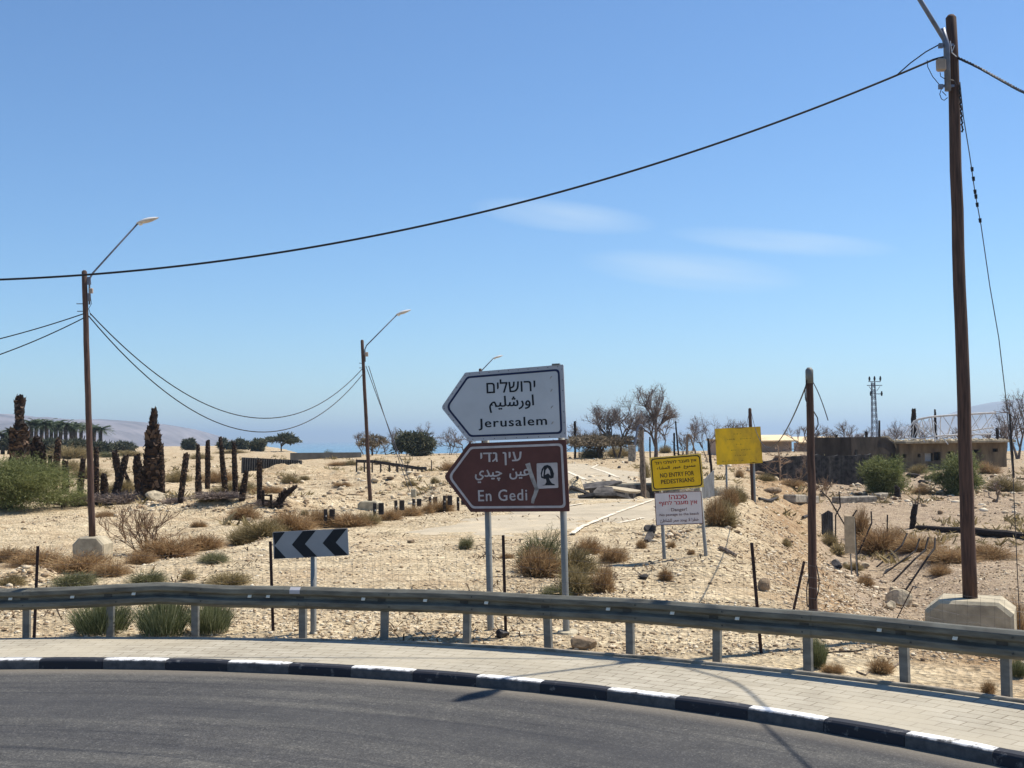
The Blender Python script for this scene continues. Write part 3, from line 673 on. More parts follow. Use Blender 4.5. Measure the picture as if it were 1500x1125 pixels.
# old road: thick broken slab in two lengths either side of the sinkhole
def road_c(y): return np.interp(y, [36, 43, 57, 62, 76, 90, 112, 130, 170], [-0.6, 1.1, 4.6, 5.8, 6.3, 6.9, 6.6, 5.6, 2.0])
def road_strip(name, y0, y1, hw, edge_noise, y0skew=0.0, y1skew=0.0, lift=0.0, thick=0.3, face=0.0):
    ny, nx = 90, 28; V = []; F_ = []
    for i in range(ny):
        for j in range(nx):
            t = j / (nx - 1) * 2 - 1
            a, b_ = y0 + y0skew * t + 0.9 * fbm(np.array(t * 2.3 + 3), np.array(1.0), 4), y1 + y1skew * t + 1.3 * fbm(np.array(t * 2.3), np.array(7.0), 4)
            y = a + (b_ - a) * i / (ny - 1)
            h_ = hw + edge_noise * fbm(np.array(y / 3.0), np.array(2.0 + (t > 0)), 3)
            x = road_c(y) + t * h_
            sink_ = (0.16 * (1 - min(1, (i / ny) / .30)) ** 1.5 if y0 < 60 else 0) + 0.10 * max(0, abs(t) - .72) / .28      # edges dive under the gravel
            V.append((x, y, np.interp(y, [36, 60, 130, 190], [.30, .24, .16, .48]) + lift - sink_ + 0.02 * fbm(np.array(x / 3), np.array(y / 3), 3)))
    top = len(V); V += [(v[0], v[1], v[2] - (thick if abs(i // nx) else face + thick)) for i, v in enumerate(V)]
    for i in range(ny - 1):
        for j in range(nx - 1): F_.append((i * nx + j, i * nx + j + 1, (i + 1) * nx + j + 1, (i + 1) * nx + j))
    for j in range(nx - 1):
        F_.append((j, top + j, top + j + 1, j + 1)); k = (ny - 1) * nx; F_.append((k + j, k + j + 1, top + k + j + 1, top + k + j))
    for i in range(ny - 1):
        F_.append((i * nx, (i + 1) * nx, top + (i + 1) * nx, top + i * nx)); k = nx - 1
        F_.append((i * nx + k, top + i * nx + k, top + (i + 1) * nx + k, (i + 1) * nx + k))
    me = bpy.data.meshes.new(name); me.from_pydata([tuple(map(float, v)) for v in V], [], F_)
    return link(name, me, 'old_road')
ro = bpy.data.objects.new('old_road', None); COL.objects.link(ro); struct(ro)
for o in (road_strip('asphalt_slab', 37.5, 62.5, 4.8, 1.6, 2.0, -1.2), road_strip('asphalt_slab', 83, 150, 5.6, 0.8, 2.6, 0, face=1.0)): o.parent = ro
def line_mark(pts, w):
    """painted line through photo pixels, laid on the slab"""
    P = []
    for (px, py) in pts:
        d = ray(px, py); z = 0.27
        for _ in range(4):
            t = (z - EYE) / d[2]; y = d[1] * t; z = np.interp(y, [36, 60, 130, 190], [.30, .24, .16, .48]) + 0.03
        P.append(EYEP + d * t)
    Q = []
    for a, b_ in zip(P[:-1], P[1:]):
        for k in range(12): Q.append(a + (b_ - a) * k / 12)
    Q.append(P[-1]); V = []
    for i, q in enumerate(Q):
        t = unit((Q[min(i + 1, len(Q) - 1)] - Q[max(i - 1, 0)]) * [1, 1, 0]); nrm = np.array([t[1], -t[0], 0])
        j = 0.02 * math.sin(i * 2.1)
        V += [q - nrm * (w / 2 + j), q + nrm * (w / 2 + j)]
    F_ = [(2 * i, 2 * i + 1, 2 * i + 3, 2 * i + 2) for i in range(len(Q) - 1)]
    return V, F_
mb = MB()
for pts, w in (([(838, 781), (852, 771), (907, 749), (957, 731.6)], .20), ([(834, 740.5), (853, 737.2)], .2), ([(905, 765.5), (924, 762), (942, 758)], .22),
               ([(831, 690.5), (845, 696.5), (857, 702)], .35), ([(876, 680.5), (867, 685), (885, 690.5), (906, 699)], .30), ([(836, 686.5), (853, 686.3)], .3)):
    mb.add(*line_mark(pts, w))
mb.build_each('road_marking', 'road_paint', ro)

# ================================================================== GUARD RAIL
post_px = [(40, 934), (160, 934), (283, 935), (444, 936), (563, 940), (681, 947), (803, 953), (923, 962), (1051, 973), (1184, 987), (1323, 1005), (1474, 1024)]
def phi_of(px, py, z=0.13):
    d = ray(px, py); t = (z - EYE) / d[2]; p = EYEP + d * t; return math.atan2(p[0] - BC[0], p[1] - BC[1])
pph = [phi_of(*q) for q in post_px]
dphi = 1.36 / 19.86
pph = [pph[0] - dphi * k for k in range(9, 0, -1)] + pph + [pph[-1] + dphi * k for k in range(1, 9)]
RAILR = 19.80
rail = thing('guard_rail', 'long grey steel crash barrier curving along the back of the pavement', 'guard rail', (*wedge(pph[12], BC, RAILR), 0.13))
def rail_dz(p):   # the beam is knocked up a little at the left
    px = np.interp(p, pph[9:21], [q[0] for q in post_px])
    return np.interp(px, [0, 120, 200, 235, 275, 340, 420, 1500], [-.025, -.01, .035, .06, .045, .005, 0, 0]) + 0.006 * math.sin(p * 41)
prof = [(0.012, .640), (-.005, .640), (-.030, .650), (-.082, .690), (-.085, .700), (-.085, .755), (-.080, .766), (-.012, .800), (-.008, .808), (-.008, .838), (-.012, .846), (-.080, .880), (-.085, .892), (-.085, .945), (-.080, .955), (-.030, .995), (-.005, 1.003), (0.012, 1.003)]
def sweep(p0, p1, n, off=0.0, pr=prof, th=0.005):
    V = []; F_ = []; L = len(pr)
    for p in np.linspace(p0, p1, n):
        dz = rail_dz(p)
        for (dr, z) in pr: V.append((*wedge(p, BC, RAILR + dr + off), z + dz))
        for (dr, z) in pr: V.append((*wedge(p, BC, RAILR + dr + off + th), z + dz - 0.002))
    for i in range(n - 1):
        a, b_ = i * 2 * L, (i + 1) * 2 * L
        for j in range(L - 1):
            F_.append((a + j, a + j + 1, b_ + j + 1, b_ + j)); F_.append((a + L + j, b_ + L + j, b_ + L + j + 1, a + L + j + 1))
        F_.append((a, b_, b_ + L, a + L)); F_.append((a + L - 1, a + 2 * L - 1, b_ + 2 * L - 1, b_ + L - 1))
    for e in (0, (n - 1) * 2 * L):
        for j in range(L - 1): F_.append((e + j, e + L + j, e + L + j + 1, e + j + 1) if e == 0 else (e + j, e + j + 1, e + L + j + 1, e + L + j))
    return V, F_
beam = MB().add(*sweep(pph[0] - .03, pph[-1] + .03, 240)).build('beam', 'rail_steel', rail)
for k in range(0, len(pph), 3):     # lapped joint every fourth metre
    lap = MB().add(*sweep(pph[k] - .013, pph[k] + .006, 4, -0.011)).build('lap_joint', 'rail_steel', beam)
for k, p in enumerate(pph):
    mb = MB(); z0 = -0.3
    c = wedge(p, BC, RAILR + 0.09); tx = np.array([math.cos(p), -math.sin(p), 0]); rx = np.array([math.sin(p), math.cos(p), 0])
    fr = np.stack([tx, rx, [0, 0, 1]], 1)
    lean = [0.0, .03, .02, -.03, .0, .02, .0, -.01, .0, .0, .01, -.01][k % 12]
    T = Matrix.Rotation(lean, 3, Vector(rx)); frm = np.array(T) @ fr
    top = 0.80 + rail_dz(p)
    cc = np.array([c[0], c[1], (top + z0) / 2])
    mb.box(cc - rx * 0.035, (.115, .008, top - z0), frm); mb.box(cc - tx * .054 + rx * .006, (.007, .078, top - z0), frm); mb.box(cc + tx * .054 + rx * .006, (.007, .078, top - z0), frm)
    mb.build('post', 'steel', rail)
    mb = MB(); mb.box(np.array([c[0], c[1], .823 + rail_dz(p)]) - rx * 0.053, (.13, .09, .034), fr); mb.build('spacer_block', 'rail_edge', rail)
    MB().box(np.array([*wedge(p, BC, RAILR - .017), .823 + rail_dz(p)]), (.135, .008, .046), fr).build('fixing_plate', 'rail_edge', beam)
    mb = MB()
    for dz in (.725, .92):
        q = np.array([*wedge(p + (.008 if k % 3 else 0), BC, RAILR - .085), dz + rail_dz(p)]); mb.tube([q + rx * .004, q - rx * .012], .013, 6)
    mb.build_each('bolt', 'rail_edge', beam)
ps = phi_of(436, 868, .9); MB().add(*sweep(ps - .0045, ps + .0045, 3, -.013, prof[12:16], .003)).build('scuff_mark', 'margin', beam)
for (px, py) in ((7, 878), (100, 876), (194, 874), (366, 874), (394, 874), (530, 878), (620, 881), (708, 885), (890, 893), (984, 899), (1079, 906), (1281, 926), (1392, 937)):
    p = phi_of(px, py, .83); dz = rail_dz(p); rx = np.array([math.sin(p), math.cos(p), 0]); tx = np.array([math.cos(p), -math.sin(p), 0])
    T = np.array(Matrix.Rotation(rad(-38), 3, Vector(tx))) @ np.stack([tx, rx, [0, 0, 1]], 1)
    MB().box(np.array([*wedge(p, BC, RAILR - .035), .835 + dz]), (.062, .012, .05), T).build('reflector', 'reflector', rail)

# ================================================================== TEXT
ARF = {'ا': ('\uFE8D', '\uFE8E'), 'أ': ('\uFE83', '\uFE84'), 'د': ('\uFEA9', '\uFEAA'), 'ر': ('\uFEAD', '\uFEAE'), 'و': ('\uFEED', '\uFEEE'), 'ة': ('\uFE93', '\uFE94'),
       'ع': ('\uFEC9', '\uFECA', '\uFECB', '\uFECC'), 'ي': ('\uFEF1', '\uFEF2', '\uFEF3', '\uFEF4'), 'ن': ('\uFEE5', '\uFEE6', '\uFEE7', '\uFEE8'),
       'م': ('\uFEE1', '\uFEE2', '\uFEE3', '\uFEE4'), 'ل': ('\uFEDD', '\uFEDE', '\uFEDF', '\uFEE0'), 'ش': ('\uFEB5', '\uFEB6', '\uFEB7', '\uFEB8'),
       'ب': ('\uFE8F', '\uFE90', '\uFE91', '\uFE92'), 'ه': ('\uFEE9', '\uFEEA', '\uFEEB', '\uFEEC'), 'چ': ('\uFB7A', '\uFB7B', '\uFB7C', '\uFB7D'),
       'خ': ('\uFEA5', '\uFEA6', '\uFEA7', '\uFEA8'), 'ط': ('\uFEC1', '\uFEC2', '\uFEC3', '\uFEC4'), 'ج': ('\uFE9D', '\uFE9E', '\uFE9F', '\uFEA0'), 'ئ': ('\uFE89', '\uFE8A', '\uFE8B', '\uFE8C'), 'لا': ('\uFEFB', '\uFEFC')}
def rtl(s):
    """joined letter forms, laid out right to left"""
    L = []; i = 0
    while i < len(s):
        if s[i:i + 2] == 'لا': L.append('لا'); i += 2
        else: L.append(s[i]); i += 1
    out = []
    for i, c in enumerate(L):
        if c not in ARF: out.append(c); continue
        F_ = ARF[c]; prev = i > 0 and len(ARF.get(L[i - 1], ())) == 4; nxt = i + 1 < len(L) and L[i + 1] in ARF and len(F_) == 4
        out.append(F_[(3 if nxt else 1) if prev else (2 if nxt else 0)])
    return ''.join(reversed(out))
def letters(name, body, box, frame, mat, parent, bold=0.0, lift=0.0035, keep=False, spacing=1.0):
    """lettering filling box (u0, v0, u1, v1) of a panel frame"""
    cu = bpy.data.curves.new('lettering', 'FONT'); cu.body = body; cu.resolution_u = 3; cu.space_character = spacing
    to = bpy.data.objects.new('lettering', cu); COL.objects.link(to)
    cu.dimensions = '3D'; cu.fill_mode = 'HALF'
    me = bpy.data.meshes.new_from_object(to.evaluated_get(bpy.context.evaluated_depsgraph_get()))
    bpy.data.objects.remove(to); bpy.data.curves.remove(cu)
    v = np.array([q.co[:] for q in me.vertices]); nx_ = {}
    for e in me.edges:
        nx_.setdefault(e.vertices[0], []).append(e.vertices[1]); nx_.setdefault(e.vertices[1], []).append(e.vertices[0])
    bpy.data.meshes.remove(me)
    seen = set(); loops = []
    for i0 in range(len(v)):            # walk every outline of every glyph
        if i0 in seen: continue
        lp = [i0]; seen.add(i0)
        while True:
            c_ = [k for k in nx_[lp[-1]] if k not in seen]
            if not c_: break
            k = (lp[-1] + 1) if (lp[-1] + 1) in c_ else c_[0]; lp.append(k); seen.add(k)
        if len(lp) > 2: loops.append(lp)
    area = lambda lp: .5 * sum(v[a][0] * v[b_][1] - v[b_][0] * v[a][1] for a, b_ in zip(lp, lp[1:] + lp[:1]))
    ars = [area(lp) for lp in loops]
    def inside(p, lp):
        c_ = False
        for a, b_ in zip(lp, lp[1:] + lp[:1]):
            (x0, y0), (x1, y1) = v[a][:2], v[b_][:2]
            if (y0 > p[1]) != (y1 > p[1]) and p[0] < x0 + (p[1] - y0) / (y1 - y0) * (x1 - x0): c_ = not c_
        return c_
    f = []; lay = np.zeros(len(v)); n_o = 0
    for lp, a_ in zip(loops, ars):      # solid outlines with their counters cut out
        if any(o_ is not lp and ao * a_ < 0 and abs(ao) > abs(a_) and inside(v[lp[0]], o_) for o_, ao in zip(loops, ars)): continue
        hs = [h for h, ah in zip(loops, ars) if ah * a_ < 0 and abs(ah) < abs(a_) and inside(v[h[0]], lp)]
        ids = lp + [i for h in hs for i in h]; lay[ids] = n_o % 7; n_o += 1
        for t in mathutils.geometry.tessellate_polygon([[Vector((v[i][0], v[i][1], 0)) for i in q] for q in [lp] + hs]): f.append(tuple(ids[k] for k in t))
    lo, hi = v.min(0), v.max(0); u0, v0, u1, v1 = box
    su, sv = (u1 - u0) / (hi[0] - lo[0]), (v1 - v0) / (hi[1] - lo[1])
    if keep: su = sv = min(su, sv)
    O, U, V, N = frame
    uu = (u0 + u1) / 2 + (v[:, 0] - (lo[0] + hi[0]) / 2) * su; vv = (v0 + v1) / 2 + (v[:, 1] - (lo[1] + hi[1]) / 2) * sv
    mb = MB(); d = bold * (hi[1] - lo[1]) * .9       # strokes thickened by stacked, slightly shifted leaves of vinyl
    for q, (a, b_) in enumerate(((0, 0), (1, 0), (-1, 0), (.4, .8), (-.4, -.8), (.7, -.6), (-.7, .6))):
        if q and not bold: break
        mb.add(O + (uu + a * d * su)[:, None] * U + (vv + b_ * d * .6 * sv)[:, None] * V + (lift + .0003 * q + .00004 * lay)[:, None] * N, f)
    return mb.build(name, mat, parent)
def panel_frame(px, py, y, yaw=0.0, tilt=0.0):
    """frame centred on a photo pixel at distance y; yaw > 0 brings the right edge nearer; axes in metres per photo pixel"""
    O = at_depth(px, py, y); s = y / FPX
    U = np.array([math.cos(yaw), -math.sin(yaw), 0]); N = np.array([-math.sin(yaw), -math.cos(yaw), 0]); V = np.array([0, 0, 1.0])
    U2 = math.cos(tilt) * U + math.sin(tilt) * V; V2 = -math.sin(tilt) * U + math.cos(tilt) * V
    return (O, U2, V2, N), s
def rounded(poly, rads, n=5):
    """round the corners of an outline"""
    out = []
    k = len(poly)
    for i in range(k):
        p = np.array(poly[i], float); a = np.array(poly[i - 1], float); b_ = np.array(poly[(i + 1) % k], float); r = rads[i] if hasattr(rads, '__len__') else rads
        da, db = unit(a - p), unit(b_ - p)
        for t in np.linspace(0, 1, n):
            q = (1 - t) ** 2 * (p + da * r) + 2 * t * (1 - t) * p + t * t * (p + db * r); out.append(q)
    return out
def inset(poly, d):
    k = len(poly); out = []
    P = [np.array(p, float) for p in poly]
    ar = sum(P[i][0] * P[(i + 1) % k][1] - P[(i + 1) % k][0] * P[i][1] for i in range(k)); sg = 1 if ar > 0 else -1
    for i in range(k):
        d1, d2 = unit(P[i] - P[i - 1]), unit(P[(i + 1) % k] - P[i])
        n1, n2 = sg * np.array([-d1[1], d1[0]]), sg * np.array([-d2[1], d2[0]])
        bis = unit(n1 + n2); out.append(P[i] + bis * d / max(0.3, bis @ n1))
    return out

# ------------------------------------------------------------------ big direction sign
YS = 20.4
basepos = (ground_at(716, 20.72) + ground_at(826, 20.38)) / 2
sign = thing('direction_sign', 'large signpost on two grey posts with a white arrow panel above a brown arrow panel', 'road sign', tuple(basepos))
for (pxt, pxb, pyb) in ((710, 716, 928), (820, 826, 925)):
    b_ = ground_at(pxb, 20.72 if pxb < 800 else 20.38); t = at_depth(pxt, 539 if pxt > 800 else 548, b_[1] + .03)
    MB().tube([b_ - [0, 0, .3], b_, t], .0575, 14).build('post', 'post_steel', sign, True)
foot = ground_at(828, 20.38)
MB().tube([foot + [0, 0, -.05], foot + [0, 0, .03]], [.25, .21], 12, squash=(1.3, .8)).build('footing', 'concrete', sign)
def px_frame(cx, cy, tilt): return panel_frame(cx, cy, YS + .04, rad(14), tilt)
def arrow_panel(cx, cy, pts, tilt, base_mat, label):
    fr, s = px_frame(cx, cy, tilt); c, sn = math.cos(tilt), math.sin(tilt); ky = math.cos(rad(14))
    def loc(p):     # photo pixel offset to panel (u, v)
        dx, dy = (p[0] - cx) * s, -(p[1] - cy) * s
        return np.array([(dx * c + dy * sn) / ky, -dx * sn + dy * c])
    poly = [loc(p) for p in pts]
    out = rounded(poly, [.06, .015, .02, .02, .015])
    pn = MB().prism(out, fr, -0.03, 0).build('sign_panel', base_mat, sign); pn['label'] = label
    return fr, s, loc, poly, pn
# white panel
W = [(644.5, 595), (681, 544), (825, 535.8), (828.5, 642), (685, 645.5)]
fr, s, loc, poly, wp = arrow_panel(748, 592, W, rad(1.6), 'margin', 'white arrow panel')
i1, i2 = inset(poly, .068), inset(poly, .103)
r1, r2 = rounded(i1, [.10, .05, .08, .08, .05], 6), rounded(i2, [.09, .045, .06, .06, .045], 6)
MB().prism(rounded(inset(poly, .085), [.09, .05, .07, .07, .05]), fr, 0, .0016).build('face', 'white_refl', wp)
MB().band(r1, r2, fr, .0008, .003).build('border', 'navy', wp)
def tbox(loc, x0, y0, x1, y1):
    a, b_ = loc((x0, y1)), loc((x1, y0)); return (min(a[0], b_[0]), a[1], max(a[0], b_[0]), b_[1])
def tline(loc, x0, x1, ytop_mid, ybot_mid):
    """box centred on a text line given by its pixel span"""
    cx, cy = (x0 + x1) / 2, (ytop_mid + ybot_mid) / 2; c = loc((cx, cy)); w = (x1 - x0) * YS / FPX / 2 * 1.01; h = (ybot_mid - ytop_mid) * YS / FPX / 2
    return (c[0] - w, c[1] - h, c[0] + w, c[1] + h)
letters('lettering', rtl('ירושלים'), tline(loc, 712, 785, 555, 574.5), fr, 'sign_black', wp, .016)
letters('lettering', rtl('اورشليم'), tline(loc, 716, 782.5, 579.5, 603.5), fr, 'sign_black', wp, .022)
letters('lettering', 'Jerusalem', tline(loc, 699.5, 801.5, 611.5, 628.5), fr, 'sign_black', wp, .022, spacing=1.12)
mb = MB()
def along(a, b_, n, mb, fr, r=.008):
    O, U, V, N = fr
    for t in np.linspace(0.04, .96, n):
        q = np.array(a) * (1 - t) + np.array(b_) * t; p = O + q[0] * U + q[1] * V; mb.tube([p - N * .001, p + N * .004], r, 6)
pin = inset(poly, .03)
for i in range(5): along(pin[i], pin[(i + 1) % 5], [6, 10, 7, 9, 6][i], mb, fr)
mb.build_each('rivet', 'rail_edge', wp)
mb = MB(); O, U, V, N = fr
for (x, y) in ((807, 554), (807.5, 573), (808, 597), (808.5, 620)):
    q = loc((x, y)); p = O + q[0] * U + q[1] * V + N * .004; mb.bar(p - U * .015 - V * .022, p + U * .015 + V * .018, .012, .004)
mb.build_each('scratch', 'faded_ink', wp)
mb = MB()
for (x0, y0, w) in ((814, 535.5, 11),):
    q = loc((x0, y0)); p = O + q[0] * U + q[1] * V; mb.box(p - N * .04, (w * s, .10, .03), np.stack([U, N, V], 1))
mb.build('clamp', 'steel', wp)
# brown panel
Bp = [(649, 698), (686.5, 649), (828.5, 645), (832.5, 748.5), (688.5, 750)]
fr, s, loc, poly, bp = arrow_panel(751, 699, Bp, rad(1.3), 'brown_refl', 'brown arrow panel')
i1, i2 = inset(poly, .060), inset(poly, .098)
MB().band(rounded(i1, [.10, .05, .08, .08, .05], 6), rounded(i2, [.09, .045, .06, .06, .045], 6), fr, .0002, .003).build('border', 'brown_text', bp)
letters('lettering', rtl('עין גדי'), tline(loc, 703.5, 765, 662.5, 681.5), fr, 'brown_text', bp, .016)
letters('lettering', rtl('عين  چيدي'), tline(loc, 695, 775.5, 687, 706.5), fr, 'brown_text', bp, .03)
letters('lettering', 'En Gedi', tline(loc, 699.5, 772.5, 717, 733.5), fr, 'brown_text', bp, .022, spacing=1.12)
mb = MB().prism(rounded([loc(q) for q in ((786, 679), (816, 678), (817, 714.5), (786.5, 716))], .02), fr, 0, .0025); pic = mb.build('pictogram', 'brown_text', bp)
def blob(pts, fr, lo, hi): return MB().prism([loc(q) for q in pts], fr, lo, hi)
crown = [(792.5, 700), (791.8, 694), (793.5, 687), (797, 682.5), (801.5, 681.2), (806, 683), (809, 688), (811, 694), (810.3, 700), (806, 701.5), (803, 699.5), (798, 702)]
blob(crown[::-1], fr, .0025, .004).build('tree_crown', 'sign_black', pic)
tr = [(793.5, 711), (798, 709.5), (800, 706), (799, 701), (803.5, 699), (805, 704), (808, 708), (812, 709.5), (812, 711)]
blob(tr[::-1], fr, .0026, .0046).build('tree_trunk', 'sign_black', pic)
blob([(798, 696), (799, 689), (802, 685.5), (805, 690), (806, 697), (802.5, 693.5)][::-1], fr, .004, .0052).build('crown_gap', 'brown_text', pic)
blob([(793.5, 696.5), (795, 690), (796.5, 686.5), (796, 693), (795.3, 699)][::-1], fr, .004, .0052).build('crown_gap', 'brown_text', pic)
O, U, V, N = fr
P3 = lambda x, y, l: O + loc((x, y))[0] * U + loc((x, y))[1] * V + N * l
mb = MB()
for chain, w in (([(773, 679), (776, 689), (781, 704), (786.5, 718)], .035), ([(786.5, 714), (783.5, 724), (780.5, 731), (779.5, 737)], .030)):
    pts = [P3(x, y, .003) for x, y in chain]
    L_, R_ = [], []
    for i, p in enumerate(pts):
        t = unit(pts[min(i + 1, 3)] - pts[max(i - 1, 0)]); nn = np.cross(t, N); ww = w * (1.25 if i == 0 else .8 if i == 3 else 1)
        L_.append(p - nn * ww); R_.append(p + nn * ww)
    mb.add(L_ + R_, [(i, i + 1, 5 + i, 4 + i) for i in range(3)])
mb.build_each('spray_mark', 'spray', bp)

# ------------------------------------------------------------------ chevron board
b_ = hit(459, 928)
chev = thing('chevron_sign', 'low black and grey chevron board on a single grey post behind the barrier', 'road sign', tuple(b_))
MB().tube([b_ - [0, 0, .3], b_, at_depth(459.5, 790, b_[1])], .052, 12).build('post', 'post_steel', chev, True)
fr, s = panel_frame(455, 796.5, b_[1] - .07, rad(4), rad(2.6))
w2, h2 = 55.5 * s, 19.6 * s
pn = MB().prism(rounded([(-w2, -h2), (w2, -h2), (w2, h2), (-w2, h2)], .012, 3), fr, -.02, 0).build('board', 'chev_white', chev)
U_ = lambda k: -w2 + 2 * w2 * k
mb = MB()
mb.prism([(U_(0.005), h2 * .97), (U_(.02), 0), (U_(.165), h2 * .97)][::-1], fr, 0.0003, .002); mb.prism([(U_(0.005), -h2 * .97), (U_(.165), -h2 * .97), (U_(.02), 0)], fr, 0.0003, .002)
for a in (.25, .66): mb.prism([(U_(a), 0), (U_(a + .155), -h2 * .97), (U_(a + .33), -h2 * .97), (U_(a + .175), 0), (U_(a + .33), h2 * .97), (U_(a + .155), h2 * .97)], fr, .0003, .002)
mb.build_each('chevron', 'sign_black', pn)

# ------------------------------------------------------------------ no entry / danger sign
r0 = hit(1031, 818); yd = r0[1] + .4; r0, l0 = ground_at(1031, yd), ground_at(970.5, yd)
dan = thing('warning_sign', 'yellow no entry board above white danger board on two thin leaning posts', 'warning sign', tuple((l0 + r0) / 2))
for b_, (tx, ty) in ((l0, (966, 690)), (r0, (1023, 690))):
    MB().tube([b_ - [0, 0, .3], b_, at_depth(tx, ty, b_[1] + .05)], .045, 10).build('post', 'post_steel', dan, True)
fr, s = panel_frame(991, 692, yd - .14, rad(6), rad(4.2))
mk = lambda w, h, r: rounded([(-w, -h), (w, -h), (w, h), (-w, h)], r)
yb = MB().prism(mk(37.6 * s, 24.6 * s, .02), fr, -.02, 0).build('yellow_board', 'yellow_edge', dan)
MB().prism(mk(35.6 * s, 22.6 * s, .05), fr, 0, .0015).build('face', 'yellow', yb)
MB().band(mk(35.8 * s, 22.8 * s, .09), mk(34.3 * s, 21.3 * s, .075), fr, .0006, .003).build('border', 'sign_black', yb)
for txt, u0, u1, v0, v1, bd in ((rtl('אין מעבר להולכי רגל'), -30, 30, 12.2, 18.4, .025), (rtl('ممنوع  عبور  المشاه'), -27.5, 28, 4, 10.4, .03), ('NO ENTRY FOR', -24, 25, -6.0, .4, .028), ('PEDESTRIANS', -23.5, 24.5, -15.4, -9.2, .028)):
    letters('lettering', txt, (u0 * s, v0 * s, u1 * s, v1 * s), fr, 'sign_black', yb, bd)
fr, s = panel_frame(994.2, 744.5, yd - .14, rad(6), rad(2.2))
wb = MB().prism(mk(34.2 * s, 23.9 * s, .01), fr, -.02, 0).build('white_board', 'white_board', dan)
MB().band(mk(34.2 * s, 23.9 * s, .01), mk(33.2 * s, 22.9 * s, .01), fr, .0003, .004).build('border', 'grey_ink', wb)
for txt, u0, u1, v0, v1, mt, bd in ((rtl('סכנה!'), -13, 12.5, 13.4, 20.4, 'red_ink', .03), (rtl('אין מעבר לחוף'), -27.5, 27, 3.8, 11.6, 'red_ink', .02), ('Danger!', -11, 11.5, -5.6, .6, 'grey_ink', .012), ('No passage to the beach', -28, 28.5, -11.6, -6.9, 'grey_ink', .014), (rtl('خطر! لا يوجد ممر للشاطئ'), -27.5, 28, -20.6, -14.6, 'grey_ink', .02)):
    letters('lettering', txt, (u0 * s, v0 * s, u1 * s, v1 * s), fr, mt, wb, bd)

# ------------------------------------------------------------------ faded mustard board
l0 = hit(1063.5, 708); r0 = hit(1106, 736)
yd = r0[1]; l0 = ground_at(1063.5, yd + .4)
mus = thing('warning_sign', 'large faded mustard yellow board with worn lettering on two steel posts', 'warning sign', tuple((l0 + r0) / 2))
for b_, px in ((l0, 1063), (r0, 1103)): MB().tube([b_ - [0, 0, .4], b_, at_depth(px, 640, yd)], .055, 10).build('post', 'post_steel', mus, True)
fr, s = panel_frame(1082, 653, yd - .1, rad(4), rad(2.2))
pn = MB().prism(mk(33.2 * s, 26.6 * s, .02), fr, -.03, 0).build('board', 'yellow_old', mus)
O, U, V, N = fr; rs = np.random.RandomState(3); mb = MB()
for v_, u0, u1 in ((17.5, -6, 5), (10, -16, -4), (10, 3, 18), (2.2, -3, 6), (-6, -12, -2), (-6, 3, 16), (-14, -6, 9), (-21.5, -25, 6), (-21.5, 16, 28)):
    u = u0
    while u < u1:      # flaked remains of letters, no longer readable
        w_, h_ = rs.uniform(.3, 1.1), rs.uniform(.4, 2.0)
        if rs.rand() < .75: mb.prism([(k[0] * s, k[1] * s) for k in ((u, v_ - h_ * .6), (u + w_, v_ - h_ * rs.uniform(.3, .8)), (u + w_ * .8, v_ + h_ * .5), (u + .1, v_ + h_ * rs.uniform(.2, .7)))], fr, .0003, .002)
        u += w_ + rs.uniform(.3, 1.0)
mb.build('lettering', 'faded_ink', pn)
mb = MB()
for q in ([(-33, 20), (-32, 8), (-32.6, 3)], [(33, 21), (31.8, 0), (32.6, -16)], [(12, -25.8), (20, -24.6), (26, -25.9)], [(-10, 26.2), (4, 25.2), (14, 26.4)]):
    mb.prism([(k[0] * s, k[1] * s) for k in q], fr, .0003, .002); 
mb.build_each('rust_stain', 'rust_steel', pn)

# ================================================================== POLES, LAMPS, CABLES
def wood_pole(name, base, top, r0, r1, parent, seed=0, n=14):
    rs = np.random.RandomState(seed); k = 16; t = np.linspace(0, 1, k)
    P = base + (top - base) * t[:, None]; P[1:-1, :2] += rs.randn(k - 2, 2) * 0.006
    R_ = r0 + (r1 - r0) * t
    P = np.concatenate([P, [P[-1] + [0, 0, r1 * .55]]]); R_ = np.r_[R_, r1 * .55]
    return MB().tube(P, R_, n).build(name, 'pole_wood', parent, True)
def wire_pts(a, b_, sag, n=40):
    t = np.linspace(0, 1, n)[:, None]; a = np.asarray(a); b_ = np.asarray(b_)
    return a + (b_ - a) * t - np.array([0, 0, 1]) * 4 * sag * t * (1 - t)
def cable(name, label, pts, r, group=None, n=5, mat='cable', cat='cable'):
    return tag(MB().tube(pts, r, n).build(name, mat), label, cat, group)
def base_block(c, w, d, h, yaw, parent):
    ch, cz = (.22 * w, .22 * w) if w < 1.3 else (.22, .17)
    out = [(-w / 2, -.25), (w / 2, -.25), (w / 2, h - cz), (w / 2 - ch, h), (-w / 2 + ch, h), (-w / 2, h - cz)]
    U = np.array([math.cos(yaw), math.sin(yaw), 0]); N = np.array([-math.sin(yaw), math.cos(yaw), 0])
    mb = MB(); fr = (np.asarray(c), U, np.array([0, 0, 1.0]), N); e = .05
    O = np.asarray(c); n = len(out)
    ins = [(p[0] * (1 - 2 * e / w), p[1] - (e if p[1] > 0 else 0)) for p in out]
    V = []
    for q, dd in ((ins, -d / 2), (out, -d / 2 + e), (out, d / 2 - e), (ins, d / 2)):
        V += [O + p[0] * U + np.array([0, 0, p[1]]) + dd * N for p in q]
    F_ = [tuple(range(n)), tuple(range(3 * n, 4 * n))[::-1]]
    for k in range(3):
        for i in range(n): j = (i + 1) % n; F_.append((k * n + i, (k + 1) * n + i, (k + 1) * n + j, k * n + j))
    mb.add(V, F_); return mb.build('concrete_base', 'concrete', parent)
